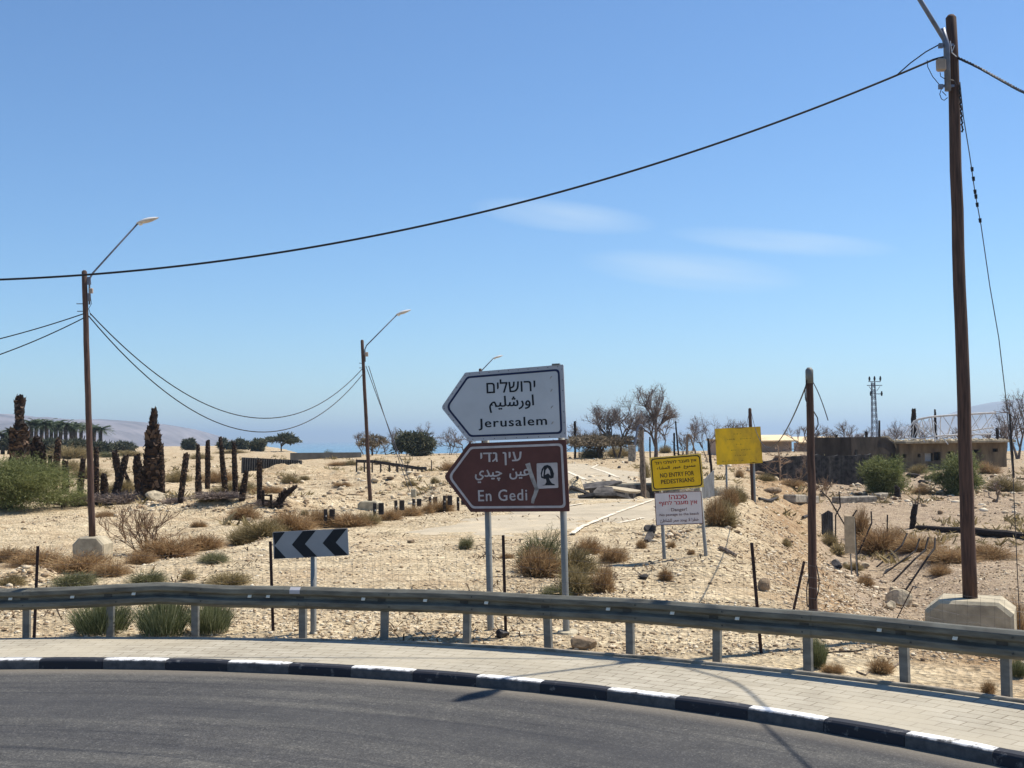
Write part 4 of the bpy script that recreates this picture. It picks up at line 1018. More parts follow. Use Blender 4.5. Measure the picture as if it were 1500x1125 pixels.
def lamp_head(a, d, L, parent, up=0.16):
    """flat oval lantern: pale shell above, lens below"""
    d = unit(d); side = unit(np.cross(d, [0, 0, 1])); upv = np.cross(side, d)
    def half(lo, hi, k, grow):
        V = []; F_ = []; nu, nv = 14, 9
        for i in range(nu):
            t = i / (nu - 1); prof = (math.sin(math.pi * min(1, t * .93 + .05)) ** .55) * (0.75 + .25 * math.sin(math.pi * t))
            for j in range(nv):
                th = lo + (hi - lo) * j / (nv - 1)
                V.append(a + d * L * t + side * math.cos(th) * L * .19 * prof * grow + upv * math.sin(th) * k * prof)
        for i in range(nu - 1):
            for j in range(nv - 1): F_.append((i * nv + j, (i + 1) * nv + j, (i + 1) * nv + j + 1, i * nv + j + 1))
        return MB().add(V, F_)
    h = half(0, math.pi, L * .11, 1.0).build('lamp_head', 'lamp_shell', parent, True)
    half(math.pi * .99, 2.01 * math.pi, L * .10, .97).build('lens', 'lamp_glass', h, True)
    MB().box(a + d * L * .16 - upv * L * .07, (L * .16, L * .16, L * .12), np.stack([d, side, upv], 1), .02).build('socket', 'lamp_shell', h)
    return h
def street_lamp(label, base, top, r0, r1, arm, seed, block=None, box_px=None, head=None, arm_r=.035):
    root = thing('street_lamp', label, 'street lamp', tuple(base), 'old wooden street lamp poles')
    bh = 0
    if block: w, dd, h, yaw = block; base_block(base, w, dd, h, yaw, root); bh = h - .05
    wood_pole('pole', base + (top - base) * (bh / (top[2] - base[2])) - [0, 0, .02], top, r0, r1, root, seed)
    ar = MB().tube(arm, arm_r, 10).build('lamp_arm', 'lamp_arm', root, True)
    lamp_head(*head, root)
    return root, ar
# left lamp
b1 = hit(136, 819); y1_ = b1[1]; D = lambda px, py, y=y1_: at_depth(px, py, y)
lamp1, ar = street_lamp('tall wooden street lamp on a concrete block beside the leafless pale bush', b1, D(123.5, 398), .128, .10,
    [D(131, 446), D(131, 414), D(132, 407), D(136, 400), D(203, 326)], 1, (1.22, .95, .86, rad(-4)), head=(D(200, 327), D(235, 318) - D(200, 327), .88))
mb = MB()
for (x0, x1_, py) in ((112, 122, 445), (113, 123, 456)): mb.tube([D(x0, py), D(x1_ + 4, py)], .018, 6)
mb.build_each('climbing_peg', 'lamp_arm', lamp1)
MB().box(D(133.5, 426), (.14, .1, .2), None, .02).build('junction_box', 'junction', lamp1)
mb = MB()
for py in (412, 436): mb.bar(D(123, py), D(133, py - 1), .05, .3)
mb.build_each('bracket', 'lamp_arm', lamp1)
MB().tube([D(132, 430), D(134, 445), D(130, 452), D(133, 462)], .012, 5).build('loose_wire', 'cable', lamp1)
MB().tube(np.array([b1 + [-.28 + .5 * t, -.62 - .0 * t, .42 + .10 * math.sin(t * 3.6 + 2.6)] for t in np.linspace(0, 1, 9)]), .012, 5).build('wire_hook', 'steel', lamp1)
# second lamp
b2 = hit(543, 745); y2_ = b2[1]; D2 = lambda px, py: at_depth(px, py, y2_)
lamp2, ar = street_lamp('wooden street lamp beyond the old barrier posts with two guy wires to the ground', b2, D2(530.5, 499), .118, .092,
    [D2(535, 530), D2(534.5, 512), D2(537, 506), D2(582, 460.5)], 2, (1.3, 1.0, .45, rad(-10)), head=(D2(580, 461), D2(603, 453.5) - D2(580, 461), .92))
MB().box(D2(537, 519), (.2, .12, .26), None, .02).build('junction_box', 'junction', lamp2)
mb = MB(); [mb.tube([D2(526, p), D2(533, p)], .02, 5) for p in (532, 539)]; mb.build_each('climbing_peg', 'lamp_arm', lamp2)
g2 = hit(565, 748)
for dx, dy, px in ((0, 0, 536), (-.25, .2, 540)): MB().tube(wire_pts(D2(px, 536), np.array([g2[0] + dx, y2_ - 1.2 + dy, g2[2] + .2]), .10, 14), .022, 5).build('guy_wire', 'guy', lamp2)
MB().box(np.array([g2[0], y2_ - 1.2, g2[2] + .1]), (.3, .4, .5), None, .05).build('guy_anchor', 'concrete', lamp2)
# third lamp, mostly behind the arrow signs
b3 = ground_at(709, 101.0); D3 = lambda px, py: at_depth(px, py, 101.0)
lamp3, ar = street_lamp('distant street lamp with only its arm and lantern showing above the white arrow panel', b3, D3(703.5, 541), .15, .13,
    [D3(705, 550), D3(705.5, 543), D3(723, 524.5)], 3, None, head=(D3(722, 525), D3(737, 520.5) - D3(722, 525), .88), arm_r=.045)
# right lamp, nearest
b4 = hit(1415, 934); b4 = ground_at(1415, 20.0); D4 = lambda px, py, y=20.0: at_depth(px, py, y)
P4 = D4(1393, 26)
a0 = D4(1385.5, 62, 19.85)
tip = a0 + np.array([-1.05, -.6, 1.25])
lamp4, ar = street_lamp('nearest and tallest wooden street lamp, a small box and loose wires at its top', b4, P4, .120, .088,
    [D4(1388, 132, 19.85), D4(1386.5, 80, 19.85), a0, a0 + (tip - a0) * .12, tip], 4, (1.36, 1.0, .80, rad(-25)), head=(tip, np.array([-.45, -.65, .12]), .9), arm_r=.038)
MB().tube([D4(1388.5, 133, 19.84), D4(1386.5, 66, 19.84), D4(1380, 42, 19.83)], .052, 10).build('arm_sleeve', 'lamp_arm', lamp4, True)
jb = MB().box(D4(1378.5, 95, 19.82), (.15, .12, .215), None, .025).build('junction_box', 'junction', lamp4)
MB().box(D4(1385, 95, 19.86), (.05, .1, .2), None, .01).build('lid', 'concrete', jb)
mb = MB()
for py in (66, 126): mb.box(D4(1378, py + 1, 19.84), (.07, .06, .075)); mb.bar(D4(1381, py, 19.84), D4(1400, py, 19.95), .04)
mb.build_each('bracket', 'lamp_arm', lamp4)
mb = MB()
for ch in ([(1377, 106), (1378, 112), (1383, 115), (1397, 118), (1401, 126)], [(1358, 88), (1359, 98), (1366, 112), (1376, 124)], [(1379, 130), (1376.5, 138), (1379, 145), (1383, 147), (1388, 143)], [(1380, 134), (1386, 140)]):
    mb.tube([D4(x, y_, 19.82) for x, y_ in ch], .007, 5)
mb.build_each('loose_wire', 'cable', lamp4)
mb = MB(); [mb.tube([D4(x0, y0, 19.86), D4(x1_, y1__, 19.86)], .008, 5) for x0, y0, x1_, y1__ in ((1392, 60, 1394, 77), (1394, 77, 1398.5, 66), (1394, 77, 1401, 83))]; mb.build_each('cable_hook', 'white_refl', lamp4)
# guy wire with insulators on the nearest lamp
ga, gb = D4(1405, 118, 20), np.array([*(ground_at(1486, 22.5)[:2]), 0]); gb[2] = hgt(gb[0], gb[1])
gp = np.array([D4(x, y_, 20 + .03 * (y_ - 118) / 10) for x, y_ in ((1406, 120), (1411, 170), (1420, 225), (1428, 281), (1437, 330), (1450, 420), (1463, 495), (1473, 580), (1484, 700))]); gp = np.vstack([gp, gb])
gw = MB().tube(gp, .009, 5).build('guy_wire', 'guy', lamp4)
mb = MB()
for py, px in ((248, 1424), (281, 1428.3), (288, 1429.6), (323, 1435.7), (262, 1426), (300, 1431.5)): mb.tube([at_depth(px - .3, py - 3, 20.4), at_depth(px + .3, py + 3, 20.4)], [.028, .024], 8)
mb.build_each('insulator', 'cable', gw)
mb = MB()
for k in range(14): y_ = 124 + k * 5; mb.tube([D4(1405 + k * .35 + (k % 2) * 1.5, y_, 19.9), D4(1405.6 + k * .35 - (k % 2) * 1.2, y_ + 4.5, 19.9)], .016, 5)
mb.build_each('wire_wrap', 'cable', lamp4)
# cables in the air
tt = np.linspace(0, 1, 160)
px_ = 1366 + (-1750 - 1366) * tt; py_ = 412 - 1.448e-4 * (px_ + 130) ** 2
pts = np.array([at_depth(x, y_, 20.0 - 1.0 * max(0, -x) / 1750) for x, y_ in zip(px_, py_)])
pts = np.vstack([D4(1391, 84, 19.93), D4(1383, 83.5, 19.93), D4(1374, 85.5, 19.96), pts])
cable('overhead_cable', 'thick black cable crossing the whole sky, sagging to the left from the nearest lamp', pts, .0185, None, 6)
MB_ = MB().tube([D4(1378, 64, 19.9), D4(1356, 76, 19.9), D4(1334, 92, 19.93), D4(1313, 110.5, 19.99)], .011, 5).build('stay_wire', 'cable'); tag(MB_, 'short thin strand from the nearest lamp arm down to the thick cable', 'cable')
tw = []
A_ = np.array([D4(1400, 83, 20), at_depth(1432, 98, 19.4), at_depth(1500, 136, 18.0)]); A_ = np.vstack([A_, [7.1, 13.9, 7.05], [6.9, 10.5, 6.35], [6.6, 3.0, 6.3], [6.2, -12, 8.8]])
seg = np.vstack([A_[i] + (A_[i + 1] - A_[i]) * np.linspace(0, 1, 30)[:, None] for i in range(len(A_) - 1)])
ker = np.ones(15) / 15; sm = np.stack([np.convolve(np.pad(seg[:, i], 7, 'edge'), ker, 'valid') for i in range(3)], 1)
L_ = np.r_[0, np.cumsum(np.linalg.norm(np.diff(sm, axis=0), axis=1))]; Ls = np.arange(0, L_[-1], .05); sm = np.stack([np.interp(Ls, L_, sm[:, i]) for i in range(3)], 1)
mb = MB()
for k in range(3):
    ph_ = Ls * 22 + k * 2.094; mb.tube(sm + np.stack([np.cos(ph_) * .016, 0 * ph_, np.sin(ph_) * .016], 1), .012, 4)
tag(mb.build('twisted_cable', 'cable'), 'twisted bundle cable leaving the nearest lamp towards the right edge', 'cable')
cable('service_wire', 'upper of the two wires sagging between the left lamp and the second lamp', wire_pts(D(132, 459), D2(531, 540), 3.45), .024, 'wires between the two left lamps')
cable('service_wire', 'lower of the two wires sagging between the left lamp and the second lamp', wire_pts(D(130, 463), D2(533, 546), 3.95), .024, 'wires between the two left lamps')
cable('service_wire', 'upper wire leaving the left lamp for the left edge', wire_pts(D(127, 458), at_depth(-420, 545, 40), .6), .022, 'wires left of the left lamp')
cable('service_wire', 'lower wire leaving the left lamp for the left edge', wire_pts(D(128, 463), at_depth(-420, 575, 40), 1.0), .022, 'wires left of the left lamp')
# bare wooden pole on the embankment flank
b5 = hit(1191.5, 903); y5 = b5[1]; D5 = lambda px, py: at_depth(px, py, y5 - .02)
pole5 = thing('wooden_pole', 'plain dark wooden pole with a grey metal cap on the stony slope behind the barrier', 'pole', tuple(b5))
wood_pole('pole', b5 - [0, 0, .4], D5(1185.5, 545), 6.6 * y5 / FPX, 5.2 * y5 / FPX, pole5, 9)
tp = D5(1185.5, 544); MB().tube([tp - [0, 0, .22], tp + [0, 0, .02], tp + [0, 0, .07]], np.array([5.9, 5.9, 3]) * y5 / FPX, 12).build('metal_cap', 'steel', pole5, True)
yy5 = y5 - .14; E5 = lambda px, py: at_depth(px, py, yy5)
mb = MB()
for ch in ([(1182, 556), (1179, 572), (1180, 585), (1183, 592)], [(1192, 603), (1197.5, 612), (1198.5, 622), (1195, 630)], [(1186, 840), (1181.5, 862), (1182, 885), (1186, 890)], [(1196, 828), (1200, 850), (1198.5, 868), (1194, 880)]):
    q = np.array([E5(*c) for c in ch]); t = np.linspace(0, 3, 14); mb.tube(np.stack([np.interp(t, np.arange(4), q[:, i]) for i in range(3)], 1), .011, 5)
mb.build_each('cable_loop', 'cable', pole5)
MB().tube(wire_pts(E5(1191, 560), E5(1213, 616), -.06, 12), .009, 4).build('loose_wire', 'guy', pole5)
# pole behind the mustard board
b6 = ground_at(1101.5, mus.location.y + 1.2); y6 = b6[1]
pole6 = thing('wooden_pole', 'slim dark pole standing behind the faded mustard board', 'pole', tuple(b6))
wood_pole('pole', b6 - [0, 0, .3], at_depth(1098.5, 599, y6), .115, .085, pole6, 12)
MB().tube(wire_pts(at_depth(1097, 606, y6), at_depth(1091, 640, y6), -.05, 8), .012, 4).build('guy_wire', 'guy', pole6)
cable('service_wire', 'slack wire drooping from the plain wooden pole to the pole behind the mustard board', wire_pts(E5(1181.5, 563), at_depth(1100.5, 604, y6), 1.5), .014)

# ================================================================== WIRE FENCE BEHIND THE BARRIER
fp = [((50, 935), (55.5, 800)), ((400, 925), (396, 793)), ((741, 933), (737, 784)), ((1115, 957), (1101, 795))]
pb = [hit(*a) for a, _ in fp]
fence = thing('wire_fence', 'sagging wire mesh fence on thin rusty posts just behind the barrier', 'fence', tuple(pb[0]))
pt = []
extra_l = pb[0] + np.array([-3.9, -.5, 0]); extra_r = pb[3] + np.array([3.5, -1.5, -.1])
for b_, (_, (tx, ty)) in zip(pb, fp):
    t = at_depth(tx, ty, b_[1]); pt.append(t)
    d = unit(t - b_); x_ = unit(np.cross([0, 1, 0], d)); y_ = np.cross(d, x_); R_ = np.stack([x_, y_, d], 1); L = np.linalg.norm(t - b_)
    c = (b_ + t) / 2 - d * .15
    MB().box(c, (.05, .012, L + .3), R_).box(c + y_ * .026, (.012, .04, L + .3), R_).build('fence_post', 'rust_steel', fence)
mb = MB(); rs = np.random.RandomState(8)
line = [(extra_l, extra_l + [0, 0, 1.45])] + list(zip(pb, pt)) + [(extra_r, extra_r + [0, 0, 1.1])]
V = []; F_ = []
for (b0, t0), (b1_, t1_) in zip(line[:-1], line[1:]):
    n_h = 9; nseg = 16
    for i in range(n_h):     # strands
        k = (i + .3) / n_h; P = []
        for j in range(nseg + 1):
            u = j / nseg; p = (b0 * (1 - u) + b1_ * u) * (1 - k) + (t0 * (1 - u) + t1_ * u) * k; P.append(p + [0, .02 * rs.randn(), -.09 * math.sin(math.pi * u) * k + .012 * rs.randn()])
        mb.tube(P, .0018, 3, False)
    nv_ = int(np.linalg.norm(b1_ - b0) / .16)
    for j in range(1, nv_):
        u = j / nv_; a = b0 * (1 - u) + b1_ * u; c = t0 * (1 - u) + t1_ * u
        mb.tube([a + (c - a) * .03 + [.02 * rs.randn(), 0, 0], (a + c) / 2 + [.03 * rs.randn(), .03 * rs.randn(), -.05 * math.sin(math.pi * u)], a + (c - a) * .93 + [.02 * rs.randn(), 0, -.09 * math.sin(math.pi * u)]], .0016, 3, False)
mb.build('wire_mesh', 'guy', fence)
for (bx, by), (tx, ty), lb in (((1160, 897), (1178, 822), 'rusty fence post leaning right on the slope left of the plain wooden pole'), ((1311, 904), (1338, 858), 'rusty fence post leaning steeply right beside the pale boulders')):
    b_ = hit(bx, by + 8); t = at_depth(tx, ty, b_[1]); o = MB().bar(b_ - unit(t - b_) * .3, t, .045, .02).build('fence_post', 'rust_steel'); tag(o, lb, 'fence post')

# ================================================================== OLD RAIL POSTS ALONG THE EMBANKMENT
mp_ = [(477, 773, 746, 484, 'nearest, just above the chevron board'), (549, 766, 737, 555, 'second of the row, beside the second lamp'), (580, 758, 733, 585, 'third from the left'), (606, 750, 731, 611, 'fourth from the left'), (630, 744, 728, 635, 'fifth and smallest, set back from the row'), (651, 750, 726, 655, 'sixth, just short of the brown panel'), (671, 748, 728, 675, 'last, behind the tip of the brown panel')]
first = None
for px, pyb, pyt, bx, lb in mp_:
    b_ = hit(px, pyb); h = (pyb - pyt) * b_[1] / FPX
    if first is None:
        first = thing('rail_post', '', 'post', tuple(b_), 'old barrier posts along the embankment edge'); h0 = h
        MB().box(b_ + [0, 0, h / 2 - .1], (.125, .09, h + .2), None, .01).build('post', 'dark_iron', first)
        MB().box(b_ + [.24, .03, h - .2], (.2, .12, .40), None, .01).build('spacer_block', 'dark_iron', first)
        MB().box(b_ + [.03, -.048, h - .25], (.03, .01, .06)).build('reflector', 'reflector', first)
        o = first
    else: o = copy_tree(first); o.location = b_; o.scale = (1, 1, h / h0)
    o['label'] = 'stubby dark post with a spacer block, ' + lb

# ================================================================== RUINS AND DEBRIS ON THE RIGHT
def quadbox(mb, a, b_, z0, z1, th):     # wall from a to b on plan
    a = np.array([*a[:2], 0.]); b_ = np.array([*b_[:2], 0.]); d = b_ - a; L = np.linalg.norm(d); u = d / L; n = np.array([-u[1], u[0], 0])
    return mb.box((a + b_) / 2 + [0, 0, (z0 + z1) / 2], (L, th, z1 - z0), np.stack([u, n, [0, 0, 1]], 1))
yb_ = 165.0
def bp_(px, py, y=yb_): return at_depth(px, py, y)
bA, bB = bp_(1317, 690), bp_(1474, 690, 172); zg = hgt(bA[0], bA[1]) - .5; zt = bp_(1317, 650)[2]
ruin = thing('ruined_building', 'low tan ruined building with dark openings under the collapsed white mast', 'building', (bA[0], bA[1], zg + .5))
u = unit((bB - bA) * [1, 1, 0]); nrm = np.array([-u[1], u[0], 0]); L = np.linalg.norm((bB - bA)[:2])
sx = lambda px: (px - 1317) / (1474 - 1317) * L
zpy = lambda py: at_depth(1395, py, 168)[2]
# front wall pieced around its openings
ops = [(1322, 1327, 664, 669), (1343, 1347, 664, 669), (1353, 1365, 663, 675), (1366, 1376, 662, 674), (1387, 1396, 661, 672), (1424, 1432, 659, 664), (1453, 1461, 658, 663)]
mb = MB(); cuts = sorted({0, L} | {sx(k) for o_ in ops for k in o_[:2]})
for x0, x1_ in zip(cuts[:-1], cuts[1:]):
    m_ = (x0 + x1_) / 2; hole = [o_ for o_ in ops if sx(o_[0]) - 1e-3 < m_ < sx(o_[1]) + 1e-3]
    spans = [(zg, zt)] if not hole else [(zg, zpy(hole[0][3])), (zpy(hole[0][2]), zt)]
    for z0, z1 in spans: mb.box(bA * [1, 1, 0] + u * m_ + [0, 0, (z0 + z1) / 2], (x1_ - x0, .3, z1 - z0), np.stack([u, nrm, [0, 0, 1]], 1))
dpt = 9.0
for s0 in (0.15, L - .15): mb.box(bA * [1, 1, 0] + u * s0 + nrm * (dpt / 2 + .16) + [0, 0, (zg + zt) / 2], (.3, dpt, zt - zg), np.stack([u, nrm, [0, 0, 1]], 1))
mb.box(bA * [1, 1, 0] + u * L / 2 + nrm * (dpt + .32) + [0, 0, (zg + zt) / 2], (L, .3, zt - zg), np.stack([u, nrm, [0, 0, 1]], 1))
mb.build('wall', 'wall_tan', ruin)
mb = MB(); mb.box(bA * [1, 1, 0] + u * L / 2 + nrm * 4.0 + [0, 0, zt + .18], (L + .5, dpt + 2.6, .36), np.stack([u, nrm, [0, 0, 1]], 1), .05)
rf = mb.build('roof', 'roof_slab', ruin)
rs = np.random.RandomState(11); mb = MB()
for k in range(240):
    c = bA * [1, 1, 0] + u * rs.uniform(.2, L) + nrm * rs.uniform(-.9, 4) + [0, 0, zt + .4]
    mb.add(IV * rs.uniform(.5, 1.3, (len(IV), 1)) * rs.uniform(.08, .32) * [1.4, 1, .7] + c, IF)
stuff(mb.build('roof_rubble', 'rock', rf))
for o_ in ops:
    c = bA * [1, 1, 0] + u * sx((o_[0] + o_[1]) / 2) + nrm * .45 + [0, 0, (zpy(o_[2]) + zpy(o_[3])) / 2]
    MB().box(c, (sx(o_[1]) - sx(o_[0]) + .1, .1, zpy(o_[2]) - zpy(o_[3]) + .1), np.stack([u, nrm, [0, 0, 1]], 1)).build('window', 'pale_panel' if o_[0] == 1353 else 'void', ruin)
# sooty annexe with a slumped end
cA, cB = bp_(1248, 690, 160), bp_(1318, 690, 166); zt2 = at_depth(1282, 640, 163)[2]
ann = thing('ruined_building', 'soot-blackened square ruin left of the tan building, with a slumped roof end', 'building', (cA[0], cA[1], zg + .5))
u2 = unit((cB - cA) * [1, 1, 0]); n2 = np.array([-u2[1], u2[0], 0]); L2 = np.linalg.norm((cB - cA)[:2])
fr = (cA * [1, 1, 0] + [0, 0, zg], u2, np.array([0, 0, 1.0]), n2); H2 = zt2 - zg
front = [(0, 0), (L2, 0), (L2, H2 * .62), (L2 * .94, H2 * .66), (L2 * .86, H2 * .86), (L2 * .72, H2), (0, H2)]
MB().prism(front, fr, 0, 6.5).build('wall', 'wall_dark', ann)
mb = MB(); ty_ = [(L2 * .60, H2 + .02), (L2 * .74, H2 + .02), (L2 * .88, H2 * .88), (L2 * .93, H2 * .70)]
for a, b_ in zip(ty_[:-1], ty_[1:]):
    P = lambda q, d: fr[0] + q[0] * u2 + [0, 0, q[1]] + n2 * d
    mb.bar(P(a, -.12), P(b_, -.12), .14, .16)
mb.build_each('roof_edge', 'roof_slab', ann)
for x0, y0, w_, h_ in ((.07, .55, .05, .14), (.62, .02, .16, .28), (.86, .30, .08, .2)):
    MB().box(fr[0] + u2 * L2 * (x0 + w_ / 2) + [0, 0, H2 * (y0 + h_ / 2)] - n2 * .02, (L2 * w_, .08, H2 * h_), np.stack([u2, n2, [0, 0, 1]], 1)).build('window', 'void', ann)
# collapsed lattice mast lying on the roof
ym = 167.0; T_ = lambda px, py, y=ym: at_depth(px, py, y)
mast = thing('lattice_mast', 'collapsed white lattice mast lying across the ruined building roof', 'mast', tuple(T_(1337, 650)))
def poly(ch, y): return [T_(x, y_, y) for x, y_ in ch]
up = poly([(1338, 618), (1346, 614), (1364, 610.5), (1395, 608), (1430, 606), (1459, 604.5)], 165.6)
lo1 = poly([(1322, 642), (1345, 642.5), (1380, 638), (1412, 637), (1452, 636)], 164.4)
lo2 = poly([(1348, 651), (1366, 646), (1388, 639.5), (1420, 631), (1456, 626)], 168.2)
MB().tube(up, .14, 8).build('chord', 'truss_white', mast); MB().tube(lo1, .10, 8).build('chord', 'truss_white', mast); MB().tube(lo2, .10, 8).build('chord', 'truss_white', mast)
def at_t(P, t):
    P = np.array(P); k = t * (len(P) - 1); i = min(int(k), len(P) - 2); return P[i] + (P[i + 1] - P[i]) * (k - i)
mb = MB()
for k in range(8):
    t0, t1 = k / 8, (k + 1) / 8
    mb.tube([at_t(up, t0 + .01), at_t(lo1, min(1, t0 + .16))], .05, 5); mb.tube([at_t(lo1, t0 + .05), at_t(up, t1)], .042, 5)
    mb.tube([at_t(up, t1 * .98), at_t(lo2, t0)], .045, 5); mb.tube([at_t(lo2, t0), at_t(lo1, t1)], .035, 5)
for a, b_, r_ in (((1338, 618), (1376, 646), .07), ((1338, 618), (1354, 648), .07), ((1338, 618), (1322, 641), .09), ((1365, 611), (1370, 647), .10), ((1380, 640), (1389, 651), .06)): mb.tube([T_(*a, 165.0), T_(*b_, 164.2)], r_, 6)
mb.build_each('brace', 'truss_white', mast)
mb = MB(); mb.tube([T_(1458, 606, 165.6), T_(1461, 611, 165.6), T_(1460, 618, 165.6), T_(1457, 619, 165.6)], .05, 5); mb.build('hook', 'lamp_arm', mast)
# wall, canopies, slope below
wA, wB = hit(1040, 702), hit(1278, 694)
wall = MB(); yw = 128.0
a, b_ = at_depth(1106, 690, yw), at_depth(1276, 690, yw + 6); zwt = at_depth(1190, 667, yw + 3)[2]
n_ = 34; V = []; F_ = []; rs = np.random.RandomState(2)
top = [zwt + .25 * fbm(np.array(i * .5), np.array(3.), 3) - (.5 if i < 6 else 0) for i in range(n_ + 1)]
for i in range(n_ + 1):
    p = a + (b_ - a) * i / n_
    for d, z in ((-.35, -4), (-.3, top[i]), (.3, top[i]), (.35, -4)): V.append((p[0], p[1] + d + .05 * rs.randn(), z))
for i in range(n_):
    for j in range(3): F_.append((i * 4 + j, (i + 1) * 4 + j, (i + 1) * 4 + j + 1, i * 4 + j + 1))
tag(wall.add(V, F_).build('stone_wall', 'dark_stone'), 'long low blackened stone wall in front of the ruins', 'wall')
for x0, x1_, py, y, lb in ((1112, 1166, 641.5, 235, 'long pale canopy roof just right of the mustard board, far behind the dark wall'), (1170, 1240, 644, 238, 'lower pale canopy roof right of the plain wooden pole, far behind the dark wall')):
    a, b_ = at_depth(x0, py, y), at_depth(x1_, py, y); zc = a[2]
    cn = thing('shelter', lb, 'building', ((a[0] + b_[0]) / 2, y, 0), 'beach shelters behind the wall')
    MB().box(((a[0] + b_[0]) / 2, y + 3, zc - .1), (b_[0] - a[0], 7, .3), np.array(Matrix.Rotation(rad(9), 3, 'X')), .05).build('roof', 'canopy_roof', cn)
    mb = MB(); mb.box(((a[0] + b_[0]) / 2, y + 4, zc - 2.4), (b_[0] - a[0] - .8, 4, 3.6)); mb.build('wall', 'canopy_wall', cn)
    if x0 > 1165: MB().box((a[0] + .78 * (b_[0] - a[0]), y + 1.97, zc - 1.9), (1.3, .06, 1.6)).build('window', 'pale_panel', cn)
a = at_depth(1047, 690, 200); bx = thing('shelter', 'small plain pinkish wall end showing left of the mustard board', 'building', (a[0], 200, 0))
mb = MB(); p0, p1 = at_depth(1041, 645, 200), at_depth(1062, 645, 200); mb.box(((p0[0] + p1[0]) / 2, 202, (p0[2] - 3) / 2), (p1[0] - p0[0], 3, p0[2] + 3), None, .05); mb.build('wall', 'canopy_wall', bx)
MB().box(((p0[0] + p1[0]) / 2, 202, p0[2] + .1), (p1[0] - p0[0] + .5, 3.4, .25), None, .04).build('roof', 'canopy_roof', bx)
# electricity pylon
pyb = ground_at(1283, 215.0); yp = 215.0; Q = lambda px, py, dy=0: at_depth(px, py, yp + dy)
pyl = thing('pylon', 'slim steel lattice power pylon behind the ruins with three insulators on top', 'pylon', tuple(pyb))
tz = Q(1281, 560)[2]; cx = Q(1281, 640)[0]; mb = MB()
def leg(i, z): t = (z - pyb[2]) / (tz - pyb[2]); w_ = .55 * (1 - t) + .26 * t; return np.array([cx + (pyb[0] - cx) * (1 - t) * .4 + (-w_, w_, w_, -w_)[i], yp + (-w_, -w_, w_, w_)[i], z])
for i in range(4): mb.tube([leg(i, pyb[2]), leg(i, tz)], .065, 5)
mb.build_each('tower_leg', 'lamp_arm', pyl); mb = MB(); zs = np.linspace(pyb[2], tz, 13)
for z0, z1 in zip(zs[:-1], zs[1:]):
    for i in range(4): mb.tube([leg(i, z0), leg((i + 1) % 4, z1)], .038, 4); mb.tube([leg((i + 1) % 4, z0), leg(i, z1)], .038, 4)
mb.build_each('lattice_bar', 'lamp_arm', pyl)
mb = MB()
for py, x0, x1_ in ((559, 1272, 1290), (564.5, 1270, 1292), (577, 1275, 1292)): mb.bar(Q(x0, py), Q(x1_, py), .13)
mb.bar(Q(1281, 560), Q(1281, 551), .1); mb.bar(Q(1273, 566), Q(1278, 573), .07); mb.bar(Q(1289, 566), Q(1284, 573), .07); mb.build_each('crossarm', 'lamp_arm', pyl)
for px, y0, y1 in ((1273.5, 558, 551.5), (1281, 558, 551), (1289.5, 558, 551), (1275.5, 580, 573), (1291.5, 580, 573)): MB().tube([Q(px, y0), Q(px, (y0 + y1) / 2), Q(px, y1)], [.12, .2, .1], 7).build('insulator', 'cable', pyl)
# board on two posts seen from the side of the ditch
sb = hit(1246, 842); ysb = sb[1]
bd = thing('blank_board', 'narrow blank whitish board on two thin posts at the foot of the stony slope', 'sign', tuple(sb))
for px in (1243, 1251): MB().tube([ground_at(px, ysb) - [0, 0, .2], at_depth(px, 760, ysb)], .035, 8).build('post', 'post_steel', bd)
fr, s = panel_frame(1244.5, 783.5, ysb - .06, rad(30), 0); MB().prism(rounded([(-6.5 * s / .87, -27 * s), (6.5 * s / .87, -27 * s), (6.5 * s / .87, 27 * s), (-6.5 * s / .87, 27 * s)], .02), fr, -.03, 0).build('board', 'concrete', bd)
MB().bar(at_depth(1251.5, 757, ysb), ground_at(1252, ysb), .05).build('post', 'dark_iron', bd)
# bent fence posts in the ditch
for ch, lb in (([(1331, 859), (1320, 829), (1329, 782)], 0), ([(1289, 842), (1341, 798), (1329, 782)], 0)): pass
bent = [([(1280, 831), (1321, 799), (1329, 781)], 'bent fence post kinked upright at its top, leftmost of four in the ditch'),
        ([(1289, 842), (1326, 818), (1341, 807), (1347, 789)], 'bent fence post kinked upright at its top, second of four in the ditch'),
        ([(1304, 853), (1341, 818), (1355, 806), (1360, 787)], 'bent fence post kinked upright at its top, third of four in the ditch'),
        ([(1323, 866), (1360, 815), (1369, 803), (1370, 788)], 'longest bent fence post of the four in the ditch, kinked upright at its top'),
        ([(1256, 811), (1277, 766), (1276, 749)], 'standing fence post bent at its top, just right of the blank whitish board'),
        ([(1224, 788), (1224, 755), (1231, 742), (1229, 720)], 'dark bent post beside the grey corrugated sheet'),
        ([(1202, 716), (1214, 730), (1238, 770)], 'long dark bar leaning down behind the blank whitish board'),
        ([(1299, 800), (1300, 754)], 'straight upright fence post alone between the blank board and the burnt stump'),
        ([(1247, 757), (1255, 747)], 'short bar slanting up from the top of the blank whitish board')]
for ch, lb in bent:
    g0 = hit(*ch[0]) if ch[0][1] > 760 else hit(1225, 792); d0 = g0[1]
    n = len(ch); P = [at_depth(x, y_, d0 + (1.2 * i / n if 'ditch' in lb else 0)) for i, (x, y_) in enumerate(ch)]
    P[0] = P[0] - [0, 0, .1]; tag(MB().tube(P, .042, 6).build('fence_post', 'dark_iron'), lb, 'fence post', 'bent posts in the ditch' if 'ditch' in lb else None)
g0 = hit(1213, 788); sh = MB(); V = []; F_ = []; W_ = 18 * g0[1] / FPX; H_ = 40 * g0[1] / FPX
